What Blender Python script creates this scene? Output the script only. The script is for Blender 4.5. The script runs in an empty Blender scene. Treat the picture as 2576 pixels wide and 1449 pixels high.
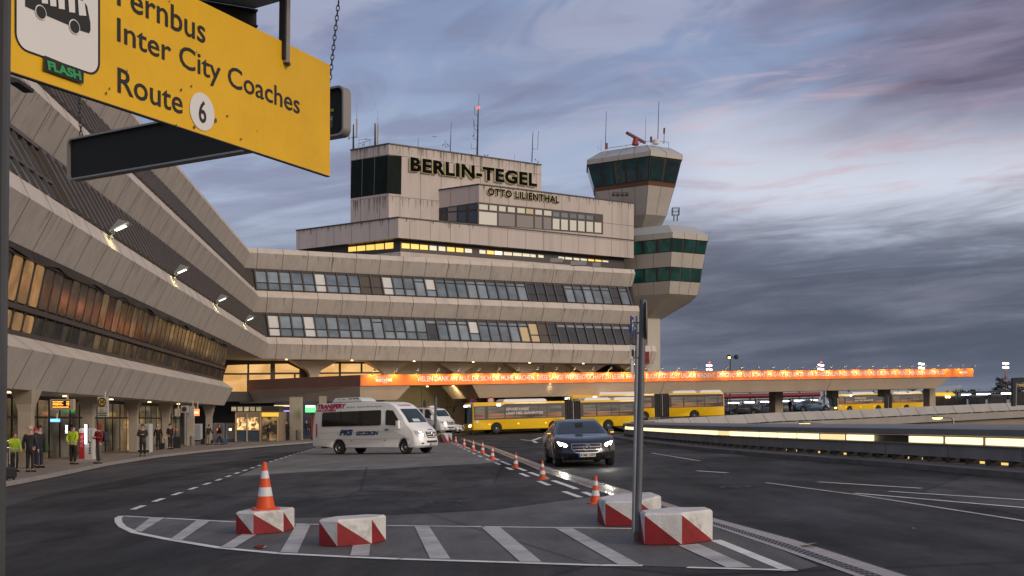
import bpy, bmesh, math, random
from mathutils import Vector, Matrix
from mathutils.geometry import tessellate_polygon
random.seed(7)
SC = bpy.context.scene
COL = SC.collection
R = math.radians

# ------------------------------------------------------------------ camera
F = 2800.0          # focal length in photo units (photo taken as 2576 x 1449)
EYE = 1.6
cam_d = bpy.data.cameras.new('camera'); cam = bpy.data.objects.new('camera', cam_d); COL.objects.link(cam)
cam.location = (0, 0, EYE); cam.rotation_euler = (R(90), 0, 0)
cam_d.sensor_width = 36; cam_d.lens = 36*F/2576
cam_d.shift_y = (1058-724.5)/2576
cam_d.clip_start = 0.1; cam_d.clip_end = 6000
SC.camera = cam
SC.view_settings.view_transform = 'Standard'; SC.view_settings.look = 'None'
SC.view_settings.exposure = 0.22; SC.view_settings.gamma = 1
SC.cycles.use_denoising = True
SC.cycles.max_bounces = 6; SC.cycles.diffuse_bounces = 3; SC.cycles.glossy_bounces = 3
SC.cycles.sample_clamp_indirect = 4

# ------------------------------------------------------------------ sky
SUN_EL, SUN_ROT = 9.0, 128.0      # low evening sun, behind the photographer's right shoulder, veiled by cloud
def make_world():
    w = bpy.data.worlds.new('World'); SC.world = w; w.use_nodes = True
    nt = w.node_tree; N = nt.nodes; L = nt.links; N.clear()
    def nd(t, **k):
        n = N.new(t)
        for a, b in k.items(): setattr(n, a, b)
        return n
    def mth(op, a, b=None, c=None, clamp=False):
        n = nd('ShaderNodeMath', operation=op); n.use_clamp = clamp
        for i, v in enumerate((a, b, c)):
            if v is None: continue
            if isinstance(v, (int, float)): n.inputs[i].default_value = v
            else: L.new(v, n.inputs[i])
        return n.outputs[0]
    def smooth(v, lo, hi):
        n = nd('ShaderNodeMapRange', interpolation_type='SMOOTHSTEP'); L.new(v, n.inputs[0])
        n.inputs[1].default_value = lo; n.inputs[2].default_value = hi
        return n.outputs[0]
    def mix(f, a, b):
        n = nd('ShaderNodeMix', data_type='RGBA')
        if isinstance(f, (int, float)): n.inputs[0].default_value = f
        else: L.new(f, n.inputs[0])
        for i, v in ((6, a), (7, b)):
            if isinstance(v, tuple): n.inputs[i].default_value = (*v, 1)
            else: L.new(v, n.inputs[i])
        return n.outputs[2]
    tc = nd('ShaderNodeTexCoord'); sep = nd('ShaderNodeSeparateXYZ'); L.new(tc.outputs['Generated'], sep.inputs[0])
    x, y, z = sep.outputs
    az = mth('ARCTAN2', x, y)
    hor = mth('SQRT', mth('ADD', mth('MULTIPLY', x, x), mth('MULTIPLY', y, y)))
    el = mth('DIVIDE', z, mth('MAXIMUM', hor, 0.05))
    def noise(sa, sz, tilt, scale, det, rough, off=0.0, dist=0.0):
        cb = nd('ShaderNodeCombineXYZ')
        L.new(mth('MULTIPLY', az, sa), cb.inputs[0])
        L.new(mth('MULTIPLY', mth('ADD', el, mth('MULTIPLY', az, tilt)), sz), cb.inputs[1]); cb.inputs[2].default_value = off
        n = nd('ShaderNodeTexNoise'); L.new(cb.outputs[0], n.inputs['Vector'])
        n.inputs['Scale'].default_value = scale; n.inputs['Detail'].default_value = det
        n.inputs['Roughness'].default_value = rough; n.inputs['Distortion'].default_value = dist
        return n.outputs['Fac']
    big = noise(2.2, 6.0, -0.12, 1.6, 4, 0.5, 3.1, 0.4)
    streak = noise(2.6, 17.0, -0.07, 1.9, 7, 0.58, 8.4, 0.6)
    fine = noise(5.0, 34.0, -0.05, 2.0, 6, 0.6, 1.7, 0.5)
    sky = nd('ShaderNodeTexSky', sky_type='NISHITA'); sky.sun_disc = False
    sky.sun_elevation = R(SUN_EL); sky.sun_rotation = R(SUN_ROT); sky.air_density = 1.2; sky.dust_density = 2.0
    nish = nd('ShaderNodeVectorMath', operation='SCALE'); L.new(sky.outputs[0], nish.inputs[0]); nish.inputs['Scale'].default_value = 0.10
    # clear part of the evening sky: pale near the cloud edge, lavender blue higher up
    base = mix(smooth(el, 0.10, 0.36), (0.47, 0.54, 0.67), (0.225, 0.29, 0.465))
    base = mix(0.10, base, nish.outputs[0])
    # soft veil of cloud over all of it
    veil = smooth(mth('ADD', mth('MULTIPLY', streak, 0.65), mth('MULTIPLY', big, 0.5)), 0.42, 0.78)
    base = mix(mth('MULTIPLY', veil, 0.8), base, (0.19, 0.205, 0.315))
    patch = noise(3.4, 9.0, -0.25, 1.5, 5, 0.5, 14.2, 0.9)
    base = mix(mth('MULTIPLY', smooth(patch, 0.50, 0.66), 0.50), base, (0.40, 0.415, 0.52)); base = mix(mth('MULTIPLY', smooth(patch, 0.50, 0.34), 0.55), base, (0.175, 0.185, 0.285))
    # bright opening to the right of the tower
    br = mth('MULTIPLY', smooth(az, 0.08, 0.20), mth('SUBTRACT', 1.0, smooth(mth('ABSOLUTE', mth('SUBTRACT', el, mth('ADD', 0.215, mth('MULTIPLY', mth('SUBTRACT', az, 0.25), -0.05)))), 0.01, 0.085)))
    base = mix(mth('MULTIPLY', br, 0.8), base, (0.60, 0.63, 0.72))
    pink = mth('MULTIPLY', mth('MULTIPLY', smooth(az, 0.0, 0.3), smooth(fine, 0.48, 0.72)), mth('SUBTRACT', 1.0, smooth(mth('ABSOLUTE', mth('SUBTRACT', el, 0.25)), 0.03, 0.12)))
    base = mix(mth('MULTIPLY', pink, 0.75), base, (0.55, 0.41, 0.47))
    # mauve cloud bank upper right
    mv = mth('MULTIPLY', smooth(mth('ADD', az, mth('MULTIPLY', mth('SUBTRACT', big, 0.5), 0.8)), 0.14, 0.42), mth('MULTIPLY', smooth(el, 0.20, 0.28), mth('SUBTRACT', 1.0, mth('MULTIPLY', smooth(el, 0.33, 0.40), 0.55))))
    mcol = mix(smooth(streak, 0.3, 0.75), (0.085, 0.078, 0.125), (0.24, 0.215, 0.31))
    base = mix(mth('MULTIPLY', mv, 0.92), base, mcol)
    # dark slate bank along the horizon, ragged top edge
    top = mth('ADD', mth('ADD', 0.178, mth('MULTIPLY', mth('SUBTRACT', streak, 0.5), 0.13)), mth('MULTIPLY', mth('SUBTRACT', fine, 0.5), 0.05))
    bank = smooth(mth('SUBTRACT', top, el), -0.03, 0.05)
    bankm = mth('MULTIPLY', bank, mth('ADD', 0.35, mth('MULTIPLY', smooth(az, -0.05, 0.17), 0.63)))
    bcol = mix(smooth(mth('ADD', mth('MULTIPLY', streak, 0.6), mth('MULTIPLY', fine, 0.4)), 0.36, 0.78), (0.072, 0.085, 0.122), (0.185, 0.195, 0.255))
    bcol = mix(smooth(el, 0.0, 0.06), (0.135, 0.165, 0.225), bcol)
    base = mix(bankm, base, bcol)
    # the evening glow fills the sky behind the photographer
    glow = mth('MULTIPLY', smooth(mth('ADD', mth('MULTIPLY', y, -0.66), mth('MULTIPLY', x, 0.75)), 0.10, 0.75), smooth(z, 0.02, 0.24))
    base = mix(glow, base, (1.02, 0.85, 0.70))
    zen = mth('MULTIPLY', smooth(z, 0.45, 0.8), 0.55); base = mix(zen, base, (0.16, 0.19, 0.27))
    base = mix(smooth(mth('MULTIPLY', z, -1.0), 0.0, 0.05), base, (0.05, 0.05, 0.055))
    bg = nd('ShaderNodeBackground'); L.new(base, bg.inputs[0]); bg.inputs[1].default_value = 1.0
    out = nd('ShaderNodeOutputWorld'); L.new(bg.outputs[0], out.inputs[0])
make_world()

sun_d = bpy.data.lights.new('sun', 'SUN'); sun_d.energy = 1.1; sun_d.angle = R(22); sun_d.color = (1, 0.88, 0.78)
sun = bpy.data.objects.new('sun', sun_d); COL.objects.link(sun)
_sd = Vector((math.sin(R(SUN_ROT))*math.cos(R(SUN_EL+12)), math.cos(R(SUN_ROT))*math.cos(R(SUN_EL+12)), math.sin(R(SUN_EL+12))))
sun.rotation_euler = _sd.to_track_quat('Z', 'Y').to_euler()

# ------------------------------------------------------------------ helpers
GX, GY = 0.025, 0.0018            # the site falls gently to the left
def gz(x, y): return GX*x + GY*y
def ray(px, py): return Vector(((px-1288)/F, 1.0, (1058-py)/F))
def G(px, py, up=0.0):
    """point of the (sloping) ground seen at a photo position"""
    d = ray(px, py); t = (EYE-up)/(GX*d.x+GY-d.z)
    return Vector((d.x*t, t, EYE+d.z*t))
def P(px, py, d):
    r = ray(px, py); return Vector((r.x*d, d, EYE+r.z*d))
def PL(px, py, p0, n):
    r = ray(px, py); e = Vector((0, 0, EYE)); t = (p0-e).dot(n)/r.dot(n); return e+r*t

MATS = {}
def mat(name, col, rough=0.6, metal=0.0, var=0.0, vscale=4.0, bump=0.0, bscale=60.0, emit=None, es=1.0, spec=0.5, stain=0.0, coat=0.0, alpha=1.0, trans=0.0, rvar=0.0, stretch=(1, 1, 1)):
    if name in MATS: return MATS[name]
    m = bpy.data.materials.new(name); m.use_nodes = True; MATS[name] = m
    nt = m.node_tree; N = nt.nodes; L = nt.links; b = N['Principled BSDF']
    b.inputs['Base Color'].default_value = (*col, 1); b.inputs['Roughness'].default_value = rough
    b.inputs['Metallic'].default_value = metal; b.inputs['Specular IOR Level'].default_value = spec
    b.inputs['Coat Weight'].default_value = coat; b.inputs['Coat Roughness'].default_value = 0.06
    b.inputs['Alpha'].default_value = alpha; b.inputs['Transmission Weight'].default_value = trans
    if emit:
        b.inputs['Emission Color'].default_value = (*emit, 1); b.inputs['Emission Strength'].default_value = es
    if var or bump or stain or rvar:
        tc = N.new('ShaderNodeTexCoord'); mp = N.new('ShaderNodeMapping'); L.new(tc.outputs['Object'], mp.inputs[0]); mp.inputs['Scale'].default_value = stretch
        vec = mp.outputs[0]
        n1 = N.new('ShaderNodeTexNoise'); L.new(vec, n1.inputs['Vector']); n1.inputs['Scale'].default_value = vscale; n1.inputs['Detail'].default_value = 7; n1.inputs['Roughness'].default_value = 0.62
        if var or stain:
            mr = N.new('ShaderNodeMapRange'); L.new(n1.outputs['Fac'], mr.inputs[0]); mr.inputs[1].default_value = 0.3; mr.inputs[2].default_value = 0.7
            mr.inputs[3].default_value = 1-var; mr.inputs[4].default_value = 1+var
            val = mr.outputs[0]
            if stain:
                n2 = N.new('ShaderNodeTexNoise'); L.new(vec, n2.inputs['Vector']); n2.inputs['Scale'].default_value = vscale*0.37; n2.inputs['Detail'].default_value = 9; n2.inputs['Roughness'].default_value = 0.7
                m2 = N.new('ShaderNodeMapRange'); L.new(n2.outputs['Fac'], m2.inputs[0]); m2.inputs[1].default_value = 0.52; m2.inputs[2].default_value = 0.68; m2.inputs[3].default_value = 1; m2.inputs[4].default_value = 1-stain
                mm = N.new('ShaderNodeMath'); mm.operation = 'MULTIPLY'; L.new(val, mm.inputs[0]); L.new(m2.outputs[0], mm.inputs[1]); val = mm.outputs[0]
            sc = N.new('ShaderNodeVectorMath'); sc.operation = 'SCALE'; sc.inputs[0].default_value = col; L.new(val, sc.inputs['Scale'])
            L.new(sc.outputs[0], b.inputs['Base Color'])
        if rvar:
            mr = N.new('ShaderNodeMapRange'); L.new(n1.outputs['Fac'], mr.inputs[0]); mr.inputs[1].default_value = 0.35; mr.inputs[2].default_value = 0.65
            mr.inputs[3].default_value = max(0.03, rough-rvar); mr.inputs[4].default_value = min(1, rough+rvar); L.new(mr.outputs[0], b.inputs['Roughness'])
        if bump:
            n3 = N.new('ShaderNodeTexNoise'); L.new(vec, n3.inputs['Vector']); n3.inputs['Scale'].default_value = bscale; n3.inputs['Detail'].default_value = 4
            bp = N.new('ShaderNodeBump'); L.new(n3.outputs['Fac'], bp.inputs['Height']); bp.inputs['Strength'].default_value = bump; bp.inputs['Distance'].default_value = 0.02
            L.new(bp.outputs[0], b.inputs['Normal'])
    return m
def lit_glass(name, c1, c2, es, scale=0.35, stretch=(1, 1, 1), dark=(0.02, 0.018, 0.015), thr=(0.35, 0.65)):
    """window with a lit room behind it: patchy warm light seen through glossy glass"""
    if name in MATS: return MATS[name]
    m = mat(name, dark, rough=0.08, spec=0.6); nt = m.node_tree; N = nt.nodes; L = nt.links; b = N['Principled BSDF']
    tc = N.new('ShaderNodeTexCoord'); mp = N.new('ShaderNodeMapping'); L.new(tc.outputs['Object'], mp.inputs[0]); mp.inputs['Scale'].default_value = stretch
    n = N.new('ShaderNodeTexNoise'); L.new(mp.outputs[0], n.inputs['Vector']); n.inputs['Scale'].default_value = scale; n.inputs['Detail'].default_value = 5; n.inputs['Distortion'].default_value = 0.6
    r = N.new('ShaderNodeMapRange'); L.new(n.outputs['Fac'], r.inputs[0]); r.inputs[1].default_value = thr[0]; r.inputs[2].default_value = thr[1]
    mx = N.new('ShaderNodeMix'); mx.data_type = 'RGBA'; L.new(r.outputs[0], mx.inputs[0]); mx.inputs[6].default_value = (*c1, 1); mx.inputs[7].default_value = (*c2, 1)
    L.new(mx.outputs[2], b.inputs['Emission Color']); b.inputs['Emission Strength'].default_value = es
    return m

def tag(o, label=None, cat=None, group=None, kind=None):
    if label: o['label'] = label
    if cat: o['category'] = cat
    if group: o['group'] = group
    if kind: o['kind'] = kind
    return o
def thing(name, label, cat, loc=(0, 0, 0), rz=0.0, group=None):
    o = bpy.data.objects.new(name, None); COL.objects.link(o); o.empty_display_size = 0.2
    o.location = loc; o.rotation_euler = (0, 0, rz)
    return tag(o, label, cat, group)
def copy_tree(o, parent=None):
    c = o.copy(); COL.objects.link(c)
    if parent: c.parent = parent
    for ch in list(o.children): copy_tree(ch, c)
    return c
def delete_tree(o):
    for ch in list(o.children): delete_tree(ch)
    bpy.data.objects.remove(o, do_unlink=True)

class MB:
    """collects shapes and links them as one mesh object"""
    def __init__(s): s.v = []; s.f = []; s.mi = []; s.cur = 0
    def add(s, vs, fs, mi=None):
        n = len(s.v); s.v += [Vector(v) for v in vs]
        for f in fs: s.f.append([i+n for i in f]); s.mi.append(s.cur if mi is None else mi)
        return s
    def poly(s, pts, mi=None): return s.add(pts, [list(range(len(pts)))], mi)
    def box(s, c, d, M=None, mi=None):
        c = Vector(c); hx, hy, hz = d[0]/2, d[1]/2, d[2]/2
        vs = [Vector((a*hx, b*hy, e*hz)) for e in (-1, 1) for b in (-1, 1) for a in (-1, 1)]
        vs = [(M @ v if M else v)+c for v in vs]
        return s.add(vs, [(0, 2, 3, 1), (4, 5, 7, 6), (0, 1, 5, 4), (2, 6, 7, 3), (0, 4, 6, 2), (1, 3, 7, 5)], mi)
    def bar(s, p, q, w, h=None, up=(0, 0, 1), mi=None):
        p = Vector(p); q = Vector(q); h = w if h is None else h
        d = (q-p); L = d.length
        if L < 1e-6: return s
        d /= L; u = Vector(up); sd = d.cross(u)
        if sd.length < 1e-4: sd = d.cross(Vector((0, 1, 0)))
        sd.normalize(); u = sd.cross(d)
        vs = [a+sd*(i*w/2)+u*(j*h/2) for a in (p, q) for i, j in ((-1, -1), (1, -1), (1, 1), (-1, 1))]
        return s.add(vs, [(3, 2, 1, 0), (4, 5, 6, 7), (0, 1, 5, 4), (1, 2, 6, 5), (2, 3, 7, 6), (3, 0, 4, 7)], mi)
    def tube(s, pts, r, n=8, mi=None, cap=True):
        pts = [Vector(p) for p in pts]; rs = r if isinstance(r, (list, tuple)) else [r]*len(pts)
        rings = []; prev = None
        for i, p in enumerate(pts):
            d = (pts[min(i+1, len(pts)-1)]-pts[max(i-1, 0)]).normalized()
            a = prev if prev is not None else (Vector((0, 0, 1)) if abs(d.z) < 0.9 else Vector((1, 0, 0)))
            u = (a-d*a.dot(d)).normalized(); w = d.cross(u); prev = u
            rings.append([p+(u*math.cos(2*math.pi*k/n)+w*math.sin(2*math.pi*k/n))*rs[i] for k in range(n)])
        vs = [v for rg in rings for v in rg]; fs = []
        for i in range(len(pts)-1):
            for k in range(n): fs.append((i*n+k, i*n+(k+1) % n, (i+1)*n+(k+1) % n, (i+1)*n+k))
        if cap: fs += [tuple(reversed(range(n))), tuple(range((len(pts)-1)*n, len(pts)*n))]
        return s.add(vs, fs, mi)
    def lathe(s, prof, c=(0, 0, 0), n=24, M=None, mi=None, cap=True):
        c = Vector(c); vs = []; fs = []
        for r, z in prof:
            for k in range(n):
                v = Vector((r*math.cos(2*math.pi*k/n), r*math.sin(2*math.pi*k/n), z)); vs.append((M @ v if M else v)+c)
        for i in range(len(prof)-1):
            for k in range(n): fs.append((i*n+k, i*n+(k+1) % n, (i+1)*n+(k+1) % n, (i+1)*n+k))
        if cap: fs += [tuple(reversed(range(n))), tuple(range((len(prof)-1)*n, len(prof)*n))]
        return s.add(vs, fs, mi)
    def prism(s, pts, vec, mi=None):
        pts = [Vector(p) for p in pts]; vec = Vector(vec); n = len(pts)
        return s.add(pts+[p+vec for p in pts], [tuple(range(n)), tuple(reversed(range(n, 2*n)))]+[(i, i+n, (i+1) % n+n, (i+1) % n) for i in range(n)], mi)
    def loft(s, rings, mi=None, cap=True):
        n = len(rings[0]); vs = [Vector(v) for r in rings for v in r]; fs = []
        for i in range(len(rings)-1):
            for k in range(n): fs.append((i*n+k, i*n+(k+1) % n, (i+1)*n+(k+1) % n, (i+1)*n+k))
        if cap: fs += [tuple(reversed(range(n))), tuple(range((len(rings)-1)*n, len(rings)*n))]
        return s.add(vs, fs, mi)
    def build(s, name, m, parent=None, smooth=False, rel=True, fix=True, angle=40):
        """vertices are world positions unless rel is False (then local to the parent)"""
        o0 = Vector((0, 0, 0))
        if parent is not None and rel:
            q = parent
            while q is not None: o0 += q.location; q = q.parent
        me = bpy.data.meshes.new(name)
        me.from_pydata([v-o0 for v in s.v], [], s.f)
        ms = m if isinstance(m, (list, tuple)) else [m]
        for a in ms: me.materials.append(a)
        if len(ms) > 1: me.polygons.foreach_set('material_index', s.mi)
        if fix:
            bm = bmesh.new(); bm.from_mesh(me); bmesh.ops.recalc_face_normals(bm, faces=bm.faces[:]); bm.to_mesh(me); bm.free()
        if smooth: me.polygons.foreach_set('use_smooth', [True]*len(me.polygons)); me.set_sharp_from_angle(angle=R(angle))
        me.update()
        o = bpy.data.objects.new(name, me); COL.objects.link(o)
        if parent is not None: o.parent = parent
        return o

_txt = {}
def text_geo(body, bold=0.0, shear=0.0, sp=1.0):
    k = (body, bold, shear, sp)
    if k in _txt: return _txt[k]
    cu = bpy.data.curves.new('lettering', 'FONT'); cu.body = body; cu.size = 1; cu.offset = bold; cu.shear = shear; cu.space_character = sp; cu.resolution_u = 3
    ob = bpy.data.objects.new('lettering', cu); me = ob.to_mesh()
    vs = [v.co.copy() for v in me.vertices]; fs = [list(p.vertices) for p in me.polygons]
    ob.to_mesh_clear(); bpy.data.objects.remove(ob); bpy.data.curves.remove(cu)
    x0 = min(v.x for v in vs); x1 = max(v.x for v in vs); y0 = min(v.y for v in vs); y1 = max(v.y for v in vs)
    _txt[k] = (vs, fs, x0, x1, y0, y1); return _txt[k]
def text_on(mb, body, o, xd, yd, w=None, h=None, depth=0.0, bold=0.0, shear=0.0, sp=1.0, mi=None, side=None):
    """set lettering with its lower left corner at o, running along xd with tops along yd, fitted to w x h"""
    vs, fs, x0, x1, y0, y1 = text_geo(body, bold, shear, sp)
    o = Vector(o); xd = Vector(xd).normalized(); yd = Vector(yd).normalized(); nn = xd.cross(yd)
    sx = (w/(x1-x0)) if w else None; sy = (h/(y1-y0)) if h else None
    sx = sx or sy; sy = sy or sx
    pv = [o+xd*((v.x-x0)*sx)+yd*((v.y-y0)*sy) for v in vs]
    if not depth: return mb.add(pv, fs, mi)
    n = len(pv); mb.add([p+nn*depth for p in pv], fs, mi)
    ed = {}
    for f in fs:
        for a, b in zip(f, f[1:]+f[:1]): ed[(a, b)] = 1
    sides = [(a, b, b+n, a+n) for (a, b) in ed if (b, a) not in ed]
    return mb.add(pv+[p+nn*depth for p in pv], sides, mi if side is None else side)

# ------------------------------------------------------------------ shared materials
concrete = mat('facade_panel', (0.48, 0.435, 0.39), 0.62, var=0.09, vscale=1.1, bump=0.04, bscale=25, stain=0.16, stretch=(1.6, 1.6, .3))
concrete_ledge = mat('ledge_panel', (0.54, 0.475, 0.41), 0.6, var=0.09, vscale=0.9, stain=0.20)
joint = mat('joint', (0.13, 0.11, 0.10), 0.9)
bronze = mat('dark_bronze', (0.045, 0.036, 0.030), 0.45, var=0.15, vscale=2)
bronze2 = mat('bronze_fin', (0.080, 0.066, 0.058), 0.5, var=0.12, vscale=2)
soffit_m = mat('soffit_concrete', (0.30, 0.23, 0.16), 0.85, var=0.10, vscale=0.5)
black = mat('black_matte', (0.012, 0.012, 0.013), 0.6)
white_paint = mat('white_metal', (0.72, 0.72, 0.70), 0.45)
grey_metal = mat('grey_metal', (0.28, 0.29, 0.30), 0.42, metal=0.6, var=0.1, vscale=6)
dark_metal = mat('dark_metal', (0.05, 0.05, 0.055), 0.5, metal=0.4)
tyre_m = mat('tyre', (0.018, 0.018, 0.018), 0.8)
# ------------------------------------------------------------------ the ground
def road(name, col, rough=0.75, spec=0.30, patch=0.20, streak=0.25, crack=0.55):
    m = mat(name, col, rough, spec=spec, bump=0.3, bscale=40); nt = m.node_tree; N = nt.nodes; L = nt.links; b = N['Principled BSDF']
    tc = N.new('ShaderNodeTexCoord')
    def noise(scale, det, st, rg, lo, hi, dist=0.0):
        mp = N.new('ShaderNodeMapping'); mp.inputs['Scale'].default_value = st; L.new(tc.outputs['Object'], mp.inputs[0])
        n = N.new('ShaderNodeTexNoise'); n.inputs['Scale'].default_value = scale; n.inputs['Detail'].default_value = det; n.inputs['Roughness'].default_value = .62; n.inputs['Distortion'].default_value = dist; L.new(mp.outputs[0], n.inputs['Vector'])
        r = N.new('ShaderNodeMapRange'); L.new(n.outputs['Fac'], r.inputs[0]); r.inputs[1].default_value = rg[0]; r.inputs[2].default_value = rg[1]; r.inputs[3].default_value = lo; r.inputs[4].default_value = hi; return r.outputs[0]
    def mul(a, c):
        n = N.new('ShaderNodeMath'); n.operation = 'MULTIPLY'; L.new(a, n.inputs[0]); L.new(c, n.inputs[1]); return n.outputs[0]
    v = noise(.16, 6, (1, 1, 1), (.32, .68), 1-patch*1.6, 1+patch*1.6, .8)
    v = mul(v, noise(1.1, 6, (1.3, .22, 1), (.35, .65), 1-streak, 1+streak))
    v = mul(v, noise(.9, 9, (1, .5, 1), (.55, .66), 1.0, 1-streak*1.3, 1.0))
    v = mul(v, noise(26, 3, (1, 1, 1), (.3, .7), .80, 1.22))
    vo = N.new('ShaderNodeTexVoronoi'); vo.feature = 'F1'; vo.inputs['Scale'].default_value = .14; mp = N.new('ShaderNodeMapping'); mp.inputs['Scale'].default_value = (1, .45, 1); L.new(tc.outputs['Object'], mp.inputs[0]); L.new(mp.outputs[0], vo.inputs['Vector'])
    sp_ = N.new('ShaderNodeSeparateColor'); L.new(vo.outputs['Color'], sp_.inputs[0]); r = N.new('ShaderNodeMapRange'); L.new(sp_.outputs[0], r.inputs[0]); r.inputs[3].default_value = 1-patch; r.inputs[4].default_value = 1+patch; v = mul(v, r.outputs[0])
    ve = N.new('ShaderNodeTexVoronoi'); ve.feature = 'DISTANCE_TO_EDGE'; ve.inputs['Scale'].default_value = .14; L.new(mp.outputs[0], ve.inputs['Vector'])
    r2 = N.new('ShaderNodeMapRange'); L.new(ve.outputs['Distance'], r2.inputs[0]); r2.inputs[1].default_value = .0015; r2.inputs[2].default_value = .006; r2.inputs[3].default_value = 1-crack; r2.inputs[4].default_value = 1; v = mul(v, r2.outputs[0])
    s = N.new('ShaderNodeVectorMath'); s.operation = 'SCALE'; s.inputs[0].default_value = col; L.new(v, s.inputs['Scale']); L.new(s.outputs[0], b.inputs['Base Color'])
    rr_ = noise(.5, 6, (1, .4, 1), (.35, .65), rough-.22, rough+.12); L.new(rr_, b.inputs['Roughness'])
    return m
asphalt = road('asphalt', (0.046, 0.0435, 0.041), .8, .18, .26, .32, .55)
asphalt_l = road('asphalt_worn', (0.118, 0.114, 0.109), .72, .3, .12, .2, .5)
asphalt_b = road('asphalt_lane', (0.066, 0.063, 0.061), .74, .3, .14, .2, .4)
paving = mat('paving', (0.22, 0.185, 0.16), 0.75, var=0.14, vscale=1.5, bump=0.15, bscale=20, stain=0.15)
kerb_m = mat('kerbstone', (0.30, 0.28, 0.26), 0.8, var=0.14, vscale=3, bump=0.2, stain=0.2)
paint = mat('road_paint', (0.76, 0.75, 0.72), 0.6, var=0.16, vscale=3.0, stain=0.28)
paint_w = mat('road_paint_worn', (0.47, 0.46, 0.44), 0.65, var=0.22, vscale=2.5, stain=0.45)
drain_m = mat('drain_stone', (0.30, 0.25, 0.205), 0.30, var=0.18, vscale=2.0, bump=0.18, bscale=14, rvar=0.14, spec=.7)
drain_g = mat('drain_grate', (0.16, 0.12, 0.10), 0.35, metal=0.5, var=0.2, vscale=5)
LIFT = 0.004
def struct(name, mb, m, **k):
    o = mb.build(name, m, None, **k); o['kind'] = 'structure'; return o

# sunken lower road beyond the parapet (outline of the opening, seen from above)
WALL = [(12.3, 3.0), (11.7, 14.0), (11.25, 23.3), (10.55, 29.9), (9.2, 39.0), (8.3, 47.0), (7.65, 58.0), (7.2, 68.0), (7.15, 76.0)]   # kerb line, near to far
def WALLP(k): return Vector((WALL[k][0], WALL[k][1], 0))
TIP = [(7.35, 82.0), (8.3, 87.5), (10.2, 92.0)]
FARP = [(px, py, d) for px, py, d in ((1585, 1061, 97), (1616, 1058.5, 103), (1704, 1052, 109), (1818, 1045.7, 114), (1945, 1038, 119), (2138, 1031.5, 125), (2328, 1022.5, 131), (2576, 1012, 138), (2900, 998, 147))]
FAR3 = [P(*f) for f in FARP]           # top edge of the far parapet
hole = [Vector((x+1.1, y, 0)) for x, y in WALL]+[Vector((x+0.9, y, 0)) for x, y in TIP]+[Vector((p.x, p.y+0.3, 0)) for p in FAR3]+[Vector((110, 147, 0)), Vector((110, 3, 0))]
outer = [Vector((-1500, -300, 0)), Vector((2500, -300, 0)), Vector((2500, 4000, 0)), Vector((-1500, 4000, 0))]
mb = MB(); pts = outer+hole
tri = tessellate_polygon([outer, hole])
mb.add([Vector((p.x, p.y, gz(p.x, p.y))) for p in pts], [tuple(t) for t in tri])
go = struct('ground', mb, asphalt)
if go.data.polygons[0].normal.z < 0: go.data.flip_normals()

mb = MB()
n = len(hole)
for i in range(n):
    a, b = hole[i], hole[(i+1) % n]
    mb.poly([(a.x, a.y, gz(a.x, a.y)-0.01), (b.x, b.y, gz(b.x, b.y)-0.01), (b.x, b.y, -6), (a.x, a.y, -6)])
struct('pit_wall', mb, mat('pit_concrete', (0.28, 0.23, 0.17), 0.8, var=0.15, vscale=0.4))
mb = MB().poly([(0, 0, -5.5), (115, 0, -5.5), (115, 160, -5.5), (0, 160, -5.5)])
struct('lower_road', mb, asphalt)

def sheet(name, pix, m, lift=1, up=0.0):
    mb = MB(); pts = [G(a, b, up) if b < 2000 else None for a, b in pix]
    t = tessellate_polygon([pts]); mb.add([p+Vector((0, 0, LIFT*lift)) for p in pts], [tuple(i) for i in t])
    o = struct(name, mb, m)
    if o.data.polygons[0].normal.z < 0: o.data.flip_normals()
    return o
# worn grey asphalt: the hatched island and the concrete bay where the minibus stands
sheet('traffic_island', [(314, 1298), (590, 1310), (742, 1304), (1000, 1296), (1240, 1284), (1480, 1252), (1539, 1247), (1795, 1325), (1964, 1383), (2060, 1425), (1997, 1437), (1610, 1424), (1006, 1409), (703, 1396), (430, 1362), (340, 1344), (305, 1329), (293, 1311)], asphalt_l, 1)
sheet('concrete_bay', [(600, 1198), (760, 1188), (1000, 1178), (1232, 1165), (1255, 1163), (1180, 1127), (1146, 1112), (1060, 1107), (800, 1121), (785, 1131), (690, 1158)], road('concrete_bay', (0.175, 0.165, 0.15), .72, .3, .06, .14, .6), 1)
sheet('bus_lane', [(-60, 1297), (110, 1247), (260, 1216), (420, 1186), (560, 1163), (700, 1142), (786, 1129), (792, 1117), (692, 1124), (537, 1138), (403, 1153), (269, 1175), (134, 1205), (5, 1230), (-60, 1245)], asphalt_b, 1)

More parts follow.
